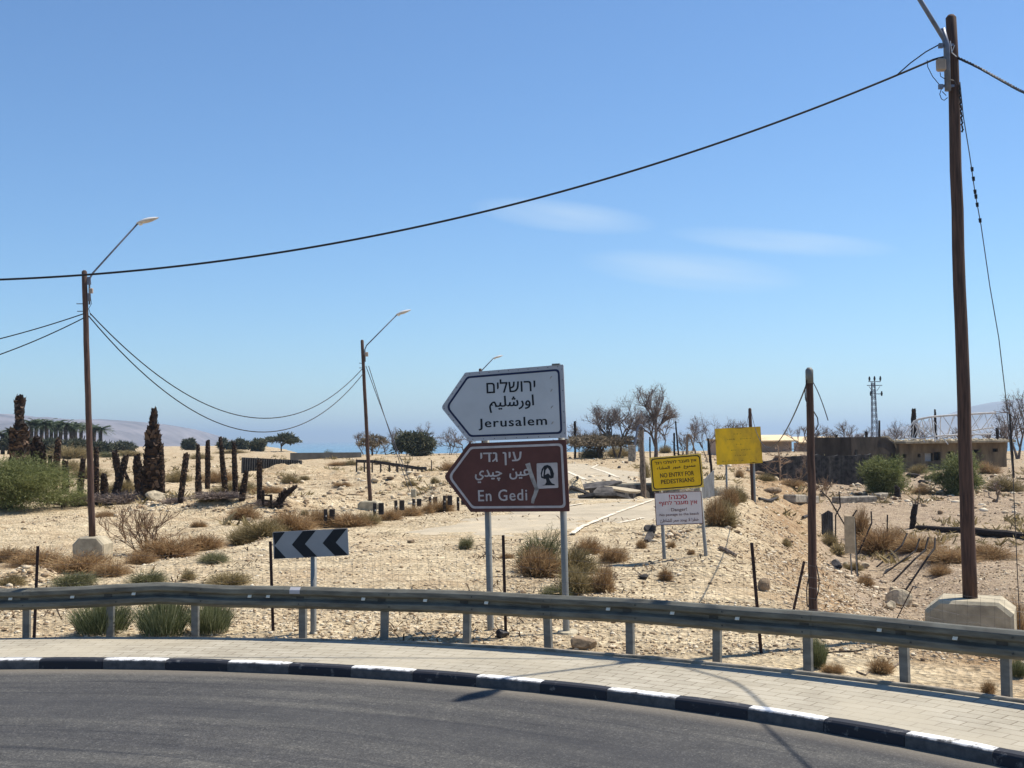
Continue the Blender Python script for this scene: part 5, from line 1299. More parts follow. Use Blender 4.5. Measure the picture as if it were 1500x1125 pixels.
for i in range(25):
    t = i / 24
    for k, (zz) in enumerate((-.1, H_ * (1 - .25 * abs(t - .6)))): V.append(g0 + np.array([(t - .5) * W_, .05 * math.sin(t * 38) + .15 * t, zz]))
    for k, (zz) in enumerate((-.1, H_ * (1 - .25 * abs(t - .6)))): V.append(g0 + np.array([(t - .5) * W_, .02 + .05 * math.sin(t * 38) + .15 * t, zz]))
for i in range(24):
    a = i * 4; F_ += [(a, a + 4, a + 5, a + 1), (a + 2, a + 3, a + 7, a + 6), (a + 1, a + 5, a + 7, a + 3)]
tag(sh.add(V, F_).build('corrugated_sheet', 'corrugated'), 'upright scrap of grey corrugated sheet left of the blank whitish board', 'metal sheet')
# burnt stump and fallen trunk
def log_obj(name, label, P, R_, mat='burnt_wood', n=9, cat='log'):
    P = np.asarray(P, float); k = max(6, len(P) * 5); t = np.linspace(0, len(P) - 1, k); Q_ = np.stack([np.interp(t, np.arange(len(P)), P[:, i]) for i in range(3)], 1)
    rs = np.random.RandomState(len(label)); Rr = np.interp(t, np.linspace(0, len(P) - 1, len(R_)), R_) * rs.uniform(.88, 1.12, k); Q_ += rs.randn(k, 3) * R_[0] * .06
    return tag(MB().tube(Q_, Rr, n).build(name, mat, None, False), label, cat)
g0 = hit(1336, 774); y0 = g0[1]
st_ = log_obj('burnt_stump', 'short splintered burnt stump standing at the end of the fallen trunk', [g0 - [0, 0, .2], at_depth(1338, 755, y0), at_depth(1341, 739, y0)], [.19, .20, .15], cat='stump')
mb = MB(); [mb.tube([at_depth(x, 742, y0), at_depth(x + dx, t_, y0)], [.05, .01], 5) for x, dx, t_ in ((1344, 3, 716), (1338, -2, 730), (1341, 1, 728))]; mb.build_each('splinter', 'grey_wood', st_)
f0, f1 = hit(1344, 776), hit(1520, 793)
log_obj('fallen_trunk', 'long charred trunk lying across the field and out at the right edge', [f0 + [0, 0, .15], (f0 + f1) / 2 + [0, 0, .22], f1 + [0, 0, .2]], [.14, .24, .25])
a, b_ = hit(1384, 760), hit(1399, 765)
log_obj('burnt_stump', 'low black stump in front of the left green bush by the ruins', [hit(1315, 730) - [0, 0, .2], hit(1315, 730) + [0, 0, .6], at_depth(1314, 712, hit(1315, 730)[1])], [.3, .28, .2], cat='stump')
# broken concrete kerbs on the field
for x0, x1_, py, lb in ((1156, 1173, 735, 'small broken concrete beam left of the plain wooden pole'), (1175, 1192, 736, 'short concrete beam end behind the plain wooden pole'), (1222, 1281, 737, 'long broken concrete beam lying in the field'), (1282, 1296, 732, 'tilted end piece beside the long concrete beam')):
    a, b_ = hit(x0, py), hit(x1_, py - (2 if x0 > 1200 else 0)); d = b_ - a; L = np.linalg.norm(d); u_ = d / L; v_ = np.array([-u_[1], u_[0], 0])
    tag(MB().box((a + b_) / 2 + [0, 0, .22], (L * .97, .9, .62), np.stack([u_, v_, np.cross(u_, v_)], 1), .08).build('concrete_beam', 'old_concrete'), lb, 'concrete block', 'broken concrete in the field')
# grey sheet fence behind the warning sign, leaning post, standing posts on the terrace
a, b_ = hit(1029, 731), hit(1045, 716); V = []; F_ = []
a = at_depth(1027, 733, 60); b_ = at_depth(1045, 715, 74); a[2] = b_[2] = 0
for i in range(41):
    t = i / 40; p = a + (b_ - a) * t; zt_ = at_depth(1036, 700, 66)[2]
    for z in (-.5, zt_ + .2 * t): V.append((p[0] + .06 * (i % 4 in (1, 2)), p[1], z))
    for z in (-.5, zt_ + .2 * t): V.append((p[0] + .06 * (i % 4 in (1, 2)) + .03, p[1], z))
for i in range(40): k = i * 4; F_ += [(k, k + 4, k + 5, k + 1), (k + 2, k + 3, k + 7, k + 6), (k + 1, k + 5, k + 7, k + 3)]
tag(MB().add(V, F_).build('sheet_fence', 'corrugated'), 'short grey ribbed sheet fence running back behind the warning sign', 'fence')
for (bx_, by_), (tx, ty), r_, lb, mat in (((1045, 712), (1037, 642), .09, 'thin leaning post between the warning sign and the mustard board', 'burnt_wood'), ((943, 728), (939, 630), .17, 'bleached wooden post left of the yellow warning board', 'grey_wood'),
      ((987.5, 668), (987.5, 634), .15, 'shorter of the two dark posts right of the tallest bare tree', 'burnt_wood'), ((994, 670), (989.5, 617), .13, 'taller leaning dark post right of the tallest bare tree', 'burnt_wood'),
      ((1438, 700), (1434, 606), .0, '', ''), ((1485, 700), (1479, 606), .14, 'lone dark pole right of the ruined building', 'burnt_wood'), ((952, 668), (952, 640), .12, 'short dark post at the foot of the tallest bare tree', 'burnt_wood')):
    if not lb: continue
    g_ = hit(bx_, by_) if by_ > 690 else ground_at(bx_, 175); log_obj('wooden_post', lb, [g_ - [0, 0, .3], at_depth((bx_ + tx) / 2, (by_ + ty) / 2, g_[1]), at_depth(tx, ty, g_[1])], [r_, r_, r_ * .9], mat, 7, 'post')
g_ = ground_at(929, 170); log_obj('bent_lamp', 'broken street lamp pole bent over at its top among the bare trees', [g_, at_depth(930, 650, 170), at_depth(934, 628, 170), at_depth(937, 622.5, 170), at_depth(940, 623, 170), at_depth(942, 626, 170)], [.18, .18, .16, .14, .12, .12], 'lamp_arm', 7, 'street lamp')
g_ = ground_at(1005, 165); log_obj('snapped_pole', 'snapped wooden pole folded into an upside down V above the yellow warning board', [g_, at_depth(1007, 640, 165), at_depth(1008.5, 637, 165), at_depth(1012, 641, 165), at_depth(1016, 655, 165), ground_at(1021, 165)], [.2, .17, .2, .13, .12, .13], 'grey_wood', 7, 'pole')
a = ground_at(925, 160)
tag(MB().box(a + [0, 0, .9], (.9, .6, 2.4), None, .05).build('utility_cabinet', 'old_concrete'), 'small pale cabinet under the dead trees left of the tallest bare tree', 'cabinet')
# burnt palms behind the ruin
# ================================================================== SINKHOLE SLABS
rs = np.random.RandomState(5)
def slab(name, label, px, py, w_, d_, pitch, roll, yaw, dz=.1, th=.15, mat='asphalt_edge', yy=None):
    c = at_depth(px, py, yy); n = 9; out = []
    for k in range(n): t = k / n * 6.283; out.append((math.cos(t) * w_ * rs.uniform(.75, 1.15), math.sin(t) * d_ * rs.uniform(.75, 1.15)))
    R_ = np.array(Matrix.Rotation(yaw, 3, 'Z') @ Matrix.Rotation(pitch, 3, 'X') @ Matrix.Rotation(roll, 3, 'Y'))
    return tag(MB().prism(out, (c + [0, 0, dz * 0], R_[:, 0], R_[:, 1], R_[:, 2]), -th, 0).build(name, mat), label, 'asphalt slab', 'broken slabs in the sinkhole')
slab('asphalt_slab', 'jagged slab of asphalt tilted into the sinkhole at its left end, beside the arrow signs', 845, 716, 1.0, .9, rad(14), rad(24), .3, yy=68)
slab('asphalt_slab', 'largest arched slab at the back of the sinkhole', 872, 710, 1.7, .9, rad(10), rad(-7), .1, .6, .14, yy=75)
slab('asphalt_slab', 'dark triangular slab standing up at the near lip of the sinkhole', 893, 729.5, 1.6, .6, rad(-32), rad(3), .1, .45, .16, yy=63)
slab('asphalt_slab', 'curled pale slab at the right of the sinkhole, below the cut edge of the road', 915, 716.5, 1.2, .6, rad(8), rad(8), .0, .4, .12, 'old_road', yy=74)
slab('asphalt_slab', 'thin slab leaning on the near left wall of the sinkhole', 856, 725, .9, .5, rad(-15), rad(34), .6, .3, .14, yy=65)
slab('asphalt_slab', 'small broken slab in the middle of the sinkhole floor', 884, 719, .8, .6, rad(16), rad(-14), .9, .35, .14, yy=70)
# the cut face under the far road, its shade put into a dark sheet
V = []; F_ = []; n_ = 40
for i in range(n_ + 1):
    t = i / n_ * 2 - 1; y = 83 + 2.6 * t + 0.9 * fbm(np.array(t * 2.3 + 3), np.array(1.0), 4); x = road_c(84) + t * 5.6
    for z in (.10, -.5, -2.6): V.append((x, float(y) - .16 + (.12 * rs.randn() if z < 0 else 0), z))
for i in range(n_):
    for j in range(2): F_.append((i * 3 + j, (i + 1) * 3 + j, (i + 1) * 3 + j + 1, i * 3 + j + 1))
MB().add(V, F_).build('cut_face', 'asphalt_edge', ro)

# ================================================================== SHORE STRUCTURES ON THE LEFT
def ribbed(name, label, P0, P1, ztop0, ztop1, zb, mat, ribs, cat='wall', lean=0.0):
    V = []; F_ = []; n = ribs * 2
    for i in range(n + 1):
        t = i / n; p = P0 + (P1 - P0) * t; zt_ = ztop0 + (ztop1 - ztop0) * t; o_ = .12 if i % 2 else 0
        for z, k in ((zb, 0), (zt_, 1)): V.append((p[0], p[1] - o_ + lean * k, z))
        for z, k in ((zt_, 1), (zb, 0)): V.append((p[0], p[1] + .5 + lean * k, z))
    for i in range(n): k = i * 4; F_ += [(k + j, k + 4 + j, k + 4 + (j + 1) % 4, k + (j + 1) % 4) for j in range(4)]
    F_ += [(0, 1, 2, 3), (n * 4 + 3, n * 4 + 2, n * 4 + 1, n * 4)]
    return tag(MB().add(V, F_).build(name, mat), label, cat)
yw = 125
ribbed('retaining_wall', 'dark ribbed retaining wall right of the row of palm stumps', at_depth(352, 690, yw), at_depth(440, 676, yw + 4), at_depth(366, 670, yw)[2], at_depth(443, 674.5, yw + 4)[2], -3, 'crib_wall', 26, lean=.6)
a, b_ = at_depth(440, 668, 190), at_depth(529, 664, 200)
ribbed('shore_wall', 'long low grey wall in front of the sea', at_depth(425, 668, 188), at_depth(529, 664, 205), at_depth(425, 663.5, 188)[2], at_depth(529, 662.5, 205)[2], -2, 'grey_wall', 3)
# distant barrier
P = [(522, 675.5), (545, 676), (570, 679.5), (595, 683), (612, 686), (624, 686)]
db = thing('guard_rail', 'far rusty barrier on short posts above the rubble beyond the second lamp', 'guard rail', tuple(at_depth(570, 690, 118)))
Q_ = [at_depth(x, y_, 118 - i) for i, (x, y_) in enumerate(P)]
MB().tube(Q_, .17, 6, squash=(.4, 1)).build('beam', 'dark_iron', db)
for i in range(11):
    q = at_t(Q_, i / 10); g_ = hgt(q[0], q[1]); MB().bar([q[0], q[1] + .1, min(g_, q[2] - .8) - .2], q + [0, .1, .1], .14).build('post', 'dark_iron', db)
for px, pt_, pb__, lb in ((580.5, 675, 686, 'left'), (597.5, 676, 686, 'middle'), (632, 674, 686, 'right')):
    q = at_depth(px, pb__, 112); tag(MB().bar([q[0], 112, q[2] - 1], at_depth(px, pt_, 112), .09).build('stake', 'dark_iron'), lb + ' of three thin stakes on the pale pad behind the far barrier', 'stake', 'stakes behind the far barrier')
# timber frame by the stumps
g_ = hit(390, 743); yt = g_[1]; tf = thing('timber_frame', 'low broken timber rail beside the curled palm stump', 'fence', tuple(g_))
for px, t_ in ((385.5, 718), (397, 724)): MB().bar(at_depth(px, 745, yt), at_depth(px, t_, yt), .14).build('post', 'burnt_wood', tf)
for t_ in (725, 733): MB().bar(at_depth(383, t_, yt - .1), at_depth(398, t_ + 1, yt - .1), .10).build('crossbar', 'burnt_wood', tf)

# ================================================================== BOULDERS AND RUBBISH
def boulder(name, label, px, py, w_, h_, mat, seed, cat='boulder', group=None, fl=1.0):
    bm = bmesh.new(); bmesh.ops.create_icosphere(bm, subdivisions=3, radius=1); rs = np.random.RandomState(seed)
    v = np.array([q.co[:] for q in bm.verts]); f = [[q.index for q in k.verts] for k in bm.faces]; bm.free()
    for _ in range(7):      # knock flat facets off
        n = unit(rs.randn(3)); d = rs.uniform(.55, .85); k = v @ n; v = v - np.maximum(k - d, 0)[:, None] * n
    v *= 1 + .10 * np.array([fbm(np.array(q[0] * 2 + seed), np.array(q[1] * 2 + q[2]), 3) for q in v])[:, None]
    c = hit(px, py); s = c[1] / FPX
    return tag(MB().add(v * [w_ * s / 2, w_ * s / 2 * .8, h_ * s * .6] + c + [0, 0, h_ * s * .35], f).build(name, mat, None, False), label, cat, group)
boulder('boulder', 'wedge-shaped grey boulder behind the barrier right of the arrow signposts', 857, 949, 46, 20, 'rock_brown', 1)
boulder('boulder', 'large pale boulder beside the steeply leaning fence post', 1318, 888, 42, 26, 'rock', 2, group='pale boulders by the leaning post')
boulder('boulder', 'smaller round boulder in front of the large pale boulder', 1304, 893, 20, 14, 'rock', 3, group='pale boulders by the leaning post')
boulder('boulder', 'dark boulder halfway up the slope left of the blank board', 1226, 832, 18, 14, 'rubbish', 4)
boulder('boulder', 'small pale stone resting beside the dark boulder', 1239, 830, 9, 8, 'rock', 14)
boulder('boulder', 'pale stone at the foot of the slope right of the blank board', 1268, 832, 13, 9, 'rock', 5)
boulder('boulder', 'pale stone among the bent posts', 1307, 867, 9, 9, 'rock', 6)
boulder('boulder', 'rust-tinted boulder on the slope left of the leaning fence post', 1120, 866, 24, 20, 'rock_brown', 7)
boulder('boulder', 'jagged crust of rock leaning on the front of the nearest lamp block', 1398, 934, 38, 22, 'rock', 8)
boulder('boulder', 'small jagged rock at the left front of the nearest lamp block', 1366, 930, 16, 16, 'rock', 9)
boulder('asphalt_lump', 'dark asphalt lump at the foot of the warning sign', 950, 778, 14, 11, 'asphalt_edge', 10)
boulder('asphalt_lump', 'flat dark lump right of the dashed shrub on the stony slope', 943, 848, 20, 8, 'asphalt_edge', 11)
for k, (px, py, w_, h_, lb) in enumerate(((1338, 700, 22, 9, 'charred lump at the ruin foot, nearest the left green bush'), (1362, 703, 26, 8, 'charred lump at the ruin foot between the green bushes'), (1352, 709, 16, 7, 'small charred lump in front of the other two'), (1458, 716, 24, 9, 'brown rubble block near the bleached sapling'), (1130, 722, 30, 10, 'brown rubble block under the bare trees'), (1188, 716, 26, 9, 'brown rubble block behind the plain wooden pole'))): boulder('debris_lump', lb, px, py, w_, h_, 'burnt_wood' if k < 3 else 'rock_brown', 40 + k, 'debris')
boulder('boulder', 'white heap of rubble in front of the tallest shaggy palm stump', 231, 733, 40, 16, 'rock', 12)
boulder('rubbish_heap', 'crumpled black plastic at the foot of the middle fence post', 736, 934, 22, 15, 'rubbish', 13, 'rubbish')
for k, (px, py, w_, h_, lb) in enumerate(((33, 743, 9, 4, 'small dark lump on the pale ground left of the left lamp'), (602, 795, 12, 5, 'brown stone on the pale verge right of the chevron board'), (1049, 766, 12, 8, 'grey stone under the shrub beside the warning sign'), (893, 699, 4, 4, 'dark lump on the far road just above the cut edge'), (907, 686, 6, 4, 'dark lump further back on the far road'), (846, 702, 5, 5, 'dark lump at the left edge of the far road'))): boulder('stone', lb, px, py, w_, h_, 'rock_brown' if k in (1, 2) else 'asphalt_edge', 20 + k, 'stone')
g_ = hit(948, 788); log_obj('asphalt_lump', 'tilted chunk of tarred timber leaning against the left post of the warning sign', [hit(947, 795), at_depth(953, 783, g_[1]), at_depth(958, 770, g_[1])], [.12, .13, .08], 'asphalt_edge', 6, 'debris')
for k, (ch, r_, mat, lb) in enumerate((([(1205, 958), (1255, 955), (1300, 945)], .014, 'burnt_wood', 'thin dark branch lying behind the barrier below the plain wooden pole'), ([(1053, 806), (1062, 809), (1078, 818)], .06, 'grey_wood', 'pale plank on the slope right of the warning sign'), ([(1112, 733), (1127, 736), (1140, 731)], .09, 'dark_iron', 'curved dark strip on the ground right of the mustard board'), ([(1176, 760), (1184, 757), (1190, 752)], .08, 'dark_iron', 'bent dark rod sticking out left of the plain wooden pole'),
        ([(1296, 984), (1310, 978), (1330, 962)], .012, 'grey_wood', 'pale root in the dry litter behind the barrier'), ([(1255, 985), (1268, 990), (1276, 982)], .012, 'grey_wood', 'short pale stick in the dry litter behind the barrier'), ([(1210, 690), (1218, 684), (1214, 700)], .05, 'truss_white', 'bent white tube lying by the dark wall'))):
    P = [hit(x, y_) + [0, 0, r_ * 1.2] for x, y_ in ch]; log_obj('branch', lb, P, [r_, r_, r_ * .7], mat, 6, 'debris')

# ================================================================== VEGETATION
def ribbons(P0, P1, P2, w, rs, taper=.5):
    """bent two-segment blades from (n,3) points"""
    n = len(P0); d = P2 - P0; s = np.cross(d, rs.randn(n, 3)); s /= np.linalg.norm(s, axis=1)[:, None] + 1e-9
    w = np.broadcast_to(w, (n,))[:, None] / 2
    V = np.stack([P0 - s * w, P0 + s * w, P1 - s * w * .9, P1 + s * w * .9, P2 - s * w * taper, P2 + s * w * taper], 1).reshape(-1, 3)
    k = (np.arange(n) * 6)[:, None]
    return V, np.concatenate([k + [0, 1, 3, 2], k + [2, 3, 5, 4]], 0)
def shrub_mesh(name, seed, n=1500, flat=.62, w=.012, spread=1.0, up=0.25, lump=6):
    """unit dry bush: radius 1, height about 2*flat; many fine forking twigs in uneven clumps"""
    rs = np.random.RandomState(seed)
    cl = rs.randn(lump, 3); cl[:, 2] = np.abs(cl[:, 2]) * .7 + .1; cl /= np.linalg.norm(cl, axis=1)[:, None]
    cl *= rs.uniform(.45, 1.0, (lump, 1))
    k = rs.randint(0, lump, n); tip = cl[k] + rs.randn(n, 3) * .30 * spread
    tip[:, 2] = np.abs(tip[:, 2]) + .02; r = np.linalg.norm(tip, axis=1); tip *= (np.minimum(r, 1.05 + .15 * rs.rand(n)) / r)[:, None]
    tip[:, 2] *= flat * 1.7
    st = tip * rs.uniform(.1, .8, (n, 1)) + rs.randn(n, 3) * .05; st[:, 2] = np.maximum(st[:, 2], 0.0)
    tip = st + (tip - st) / (np.linalg.norm(tip - st, axis=1)[:, None] + 1e-6) * np.minimum(np.linalg.norm(tip - st, axis=1), .30)[:, None]
    mid = (st + tip) / 2 + rs.randn(n, 3) * .05; mid[:, 2] += up * .1
    V, q = ribbons(st, mid, tip, w * rs.uniform(.6, 1.5, n), rs)
    return fast_mesh(name, V, q)
def broom_mesh(name, seed, n=1300, w=.013):
    rs = np.random.RandomState(seed); a = rs.rand(n) * 6.283; r = np.sqrt(rs.rand(n))
    b = np.stack([np.cos(a) * r * .62, np.sin(a) * r * .62, rs.rand(n) * .25], 1)
    h = (1.0 - .45 * r ** 2) * rs.uniform(.6, 1.1, n); lean = rs.randn(n, 2) * .10 + b[:, :2] * .45
    t = b + np.stack([lean[:, 0], lean[:, 1], h], 1); m_ = (b + t) / 2 + np.c_[-lean * .12, np.zeros(n)]
    V, q = ribbons(b, m_, t, w * rs.uniform(.6, 1.5, n), rs, .3); return fast_mesh(name, V, q)
VAR = {}
def variants(kind):
    if kind in VAR: return VAR[kind]
    if kind in ('brown', 'olive', 'green'): L = [shrub_mesh('foliage', s, 4600, .5 + .08 * (s % 3), .0115, 1.0, .3, 9 + s % 4) for s in range({'brown': 10, 'olive': 20, 'green': 30}[kind], {'brown': 10, 'olive': 20, 'green': 30}[kind] + (4 if kind == 'green' else 8))]
    if kind == 'broom': L = [broom_mesh('foliage', s, 1500) for s in (40, 41, 42)]
    for me in L: me.materials.append(M[{'brown': 'shrub_brown', 'olive': 'shrub_olive', 'green': 'shrub_green', 'broom': 'broom_green'}[kind]])
    VAR[kind] = L; return L
_stem = MB()
for k in range(7): a = k * .9; _stem.tube([(0, 0, -.1), (.18 * math.cos(a), .18 * math.sin(a), .22), (.45 * math.cos(a + .2), .45 * math.sin(a + .2), .5 + .06 * (k % 3))], [.022, .016, .006], 4)
_so = _stem.build('stems', 'twig_pale'); STEM = _so.data; bpy.data.objects.remove(_so)
NS = [0]
def shrub(kind, px, py, wpx, hpx, label, group=None, depth=None):
    """bush whose foot is at photo pixel (px, py)"""
    L = variants(kind); NS[0] += 1; k = NS[0]
    c = hit(px, py); s = c[1] / FPX; rs = np.random.RandomState(k * 13 + 5)
    nm = {'brown': 'dry_shrub', 'olive': 'dry_shrub', 'green': 'green_shrub', 'broom': 'green_shrub'}[kind]
    r = thing(nm, label, 'shrub', tuple(c), group)
    me = L[k % len(L)]
    f = bpy.data.objects.new('foliage', me); COL.objects.link(f); f.parent = r
    q = bpy.data.objects.new('stems', STEM); COL.objects.link(q); q.parent = r
    hh = 1.0 if kind == 'broom' else .92
    if kind in ('brown', 'olive') and px < 700: hpx *= .8; wpx *= 1.08
    for o in (f, q): o.rotation_euler = (0, 0, rs.rand() * 6.28); o.scale = (wpx * s / 2, wpx * s / 2 * (depth or .9), hpx * s / hh)
    q.scale = (wpx * s * .4, wpx * s * .4, hpx * s * .9)
    return r
S = shrub
FROND = shrub_mesh('foliage', 71, 2600, .5, .016, 1.3, .2, 14); FROND.materials.append(M['grey_twig'])
S('broom', 150, 927, 116, 44, 'grey green upright shrub behind the barrier, left of the two clumps'); S('broom', 238, 931, 112, 54, 'bright green upright shrub behind the barrier, centre of the clumps'); S('broom', 308, 926, 92, 44, 'feathery green shrub behind the barrier, right of the centre clump')
S('broom', 1196, 979, 44, 44, 'small green shrub behind the barrier at the post below the plain wooden pole'); S('broom', 1492, 992, 30, 26, 'tuft of green at the right edge behind the barrier')
S('green', 684, 805, 32, 19, 'small round grey green shrub left of the left arrow signpost')
gD = 'dry brown shrubs around the left lamp'
S('brown', 60, 829, 110, 30, 'wide brown shrub left of the left lamp block', gD); S('brown', 118, 838, 120, 36, 'brown shrub in front of the left lamp block', gD); S('brown', 165, 843, 70, 24, 'low brown shrub at the right front of the left lamp block', gD)
S('brown', 10, 822, 70, 30, 'brown shrub at the left edge level with the left lamp block', gD); S('green', 104, 858, 92, 24, 'low green tinted shrub below the left lamp block', gD); S('olive', 14, 858, 50, 24, 'olive shrub at the left edge above the barrier', gD)
S('green', 215, 855, 70, 20, 'low green tuft above the barrier right of the left lamp block'); S('olive', 338, 857, 80, 22, 'low olive shrub above the barrier left of the chevron board'); S('green', 316, 824, 58, 18, 'flat grey green shrub on the pale ground left of the chevron board'); S('olive', 275, 850, 36, 18, 'small olive tuft above the barrier between two green tufts')
S('brown', 250, 815, 120, 34, 'rusty brown shrub behind the bare pale bush'); S('brown', 297, 803, 80, 30, 'rusty brown shrub right of the bare pale bush'); S('brown', 205, 826, 60, 22, 'low rusty shrub beside the left lamp block'); S('brown', 292, 772, 26, 12, 'tiny dry tuft on the pale ground right of the bare pale bush'); S('brown', 155, 757, 40, 12, 'flat dry tuft behind the left lamp')
gE = 'dry shrubs in the ditch below the old barrier posts'
for (k, px, py, w_, h_, lb) in (('olive', 350, 797, 70, 30, 'at the left end, olive'), ('olive', 385, 790, 80, 42, 'tall olive one left of the chevron board'), ('brown', 430, 777, 90, 36, 'just behind the chevron board, brown'), ('brown', 462, 770, 60, 30, 'left of the nearest old post, brown'), ('brown', 512, 771, 80, 30, 'between the two nearest old posts, brown'), ('brown', 360, 760, 60, 24, 'small brown one above the olive end'),
        ('brown', 572, 762, 46, 22, 'right of the second old post'), ('olive', 540, 768, 44, 24, 'at the foot of the second old post'), ('brown', 600, 756, 50, 22, 'beside the fourth old post'), ('brown', 645, 750, 44, 24, 'at the tip of the brown panel'), ('brown', 625, 752, 30, 18, 'under the fifth old post'), ('green', 446, 755, 16, 9, 'small green tuft left of the nearest old post')): S(k, px, py, w_, h_, 'dry ditch shrub ' + lb, gE)
gF = 'shrubs around the right arrow signpost'
for (k, px, py, w_, h_, lb) in (('green', 795, 834, 92, 54, 'grey green shrub left of the right arrow signpost'), ('brown', 785, 845, 96, 42, 'golden brown shrub left of the right arrow signpost'), ('olive', 838, 842, 92, 46, 'olive shrub behind the right arrow signpost'), ('brown', 862, 812, 50, 30, 'brown tuft up the verge right of the right arrow signpost'), ('brown', 897, 823, 56, 28, 'brown shrub on the verge towards the warning sign'), ('olive', 845, 868, 80, 42, 'low olive shrub behind the barrier right of the right arrow signpost'), ('brown', 882, 866, 54, 40, 'dry upright shrub right of the low olive shrub'), ('green', 815, 874, 60, 18, 'flat green tuft behind the barrier at the right arrow signpost'), ('brown', 742, 818, 30, 9, 'thin dry tuft by the middle fence post')): S(k, px, py, w_, h_, lb, gF)
S('brown', 941, 803, 26, 12, 'small brown tuft left of the warning sign posts'); S('brown', 984, 803, 18, 12, 'small brown tuft between the warning sign posts'); S('brown', 975, 850, 28, 22, 'single rusty tuft on the stony slope below the warning sign'); S('brown', 1012, 812, 16, 9, 'tiny dry tuft at the right warning sign post')
S('olive', 1058, 770, 66, 40, 'large olive shrub right of the white danger board'); S('brown', 1050, 770, 44, 40, 'brown shrub at the right edge of the white danger board'); S('brown', 1066, 742, 36, 28, 'rusty shrub below the mustard board'); S('olive', 1078, 736, 40, 28, 'olive shrub at the right mustard board post'); S('brown', 1082, 700, 22, 12, 'small rusty shrub behind the mustard board posts')
S('olive', 1152, 801, 20, 15, 'single pale tuft on the slope left of the plain wooden pole'); S('olive', 1135, 733, 18, 8, 'small green tuft right of the mustard board posts')
gG = 'dry scrub in the ditch on the right'
for k, (px, py, w_, h_) in enumerate(((1288, 806, 100, 38), (1376, 842, 44, 16), (1260, 790, 40, 46), (1350, 808, 100, 22), (1390, 822, 110, 22), (1450, 818, 120, 20), (1310, 795, 50, 24), (1215, 800, 30, 22), (1230, 812, 34, 14), (1250, 836, 36, 14), (1268, 858, 30, 16))):
    S('brown' if k not in (7, 8, 9) else 'olive', px, py, w_, h_, 'dry ditch scrub ' + ('right of the blank board', 'right of the longest bent post', 'tall one behind the blank board', 'low one behind the bent posts', 'left of the nearest lamp pole', 'right of the nearest lamp pole', 'below the upright fence post', 'at the foot of the corrugated sheet', 'pale one below the corrugated sheet', 'pale one at the foot of the blank board', 'at the foot of the leftmost bent posts')[k], gG)
S('brown', 1490, 940, 60, 60, 'dry brown shrub at the right end of the nearest lamp block'); S('brown', 1448, 1016, 30, 22, 'straw coloured tuft behind the barrier at the far right'); S('brown', 1288, 985, 60, 20, 'dead litter shrub behind the barrier right of the small green shrub'); S('brown', 1222, 985, 40, 14, 'dead twiggy litter beside the small green shrub')
gH = 'scrub on the far slopes left of the arrow signs'
for k, (kd, px, py, w_, h_, lb) in enumerate((('olive', 425, 707, 34, 18, 'olive shrub on the slope right of the ribbed retaining wall'), ('olive', 445, 703, 20, 8, 'low shrub beside the olive shrub on the slope'), ('brown', 495, 682, 40, 7, 'flat brown scrub on the skyline left of the second lamp'), ('olive', 515, 682, 26, 10, 'olive scrub just left of the second lamp'), ('green', 482, 671, 22, 12, 'flat topped grey shrub in front of the sea'), ('olive', 600, 712, 24, 12, 'greenish scrub on the slope right of the second lamp'), ('olive', 638, 708, 16, 10, 'brown scrub on the slope left of the brown panel tip'), ('brown', 660, 690, 40, 18, 'dark scrub behind the brown panel tip'), ('olive', 560, 680, 30, 9, 'scrub along the far barrier'), ('olive', 345, 720, 80, 18, 'grey dead scrub among the thin palm stumps'), ('olive', 180, 722, 50, 26, 'grey brushwood between the palm stumps left of the tallest'), ('olive', 105, 690, 60, 18, 'grey green scrub behind the left palm stumps'), ('olive', 70, 660, 60, 14, 'dark scrub under the palm grove'), ('olive', 305, 735, 40, 10, 'dry scrub in front of the thin palm stumps'), ('green', 160, 670, 46, 10, 'grey scrub on the plain behind the left lamp'), ('brown', 500, 712, 30, 8, 'brown scrub in the rubble left of the second lamp'), ('olive', 130, 700, 60, 24, 'grey scrub between the left lamp pole and the green bush'), ('olive', 100, 672, 90, 22, 'wide dark scrub below the middle of the palm grove'), ('olive', 190, 668, 50, 12, 'dark scrub on the plain left of the tallest palm stump'), ('olive', 260, 706, 50, 18, 'dead scrub just right of the tallest palm stump'), ('brown', 318, 706, 70, 20, 'dead grey scrub behind the thin palm stumps'), ('brown', 390, 722, 60, 14, 'dead scrub between the ribbed wall and the timber frame'), ('olive', 290, 672, 46, 9, 'low scrub on the plain right of the tallest palm stump'), ('olive', 340, 664, 60, 8, 'thin dark scrub line in front of the round acacias'))): S(kd, px, py, w_, h_, lb, gH)
for (px, py, w_, h_, kd, lb) in ((905, 669, 60, 18, 'olive', 'dead undergrowth at the foot of the spreading bare tree'), (870, 671, 50, 16, 'olive', 'dead undergrowth beneath the flat olive acacia'), (975, 664, 26, 13, 'olive', 'round shrub right of the tallest bare tree'), (945, 700, 26, 22, 'olive', 'dry scrub behind the bleached wooden post'), (1235, 668, 30, 16, 'brown', 'brown scrub by the canopy roofs')): S(kd, px, py, w_, h_, lb)

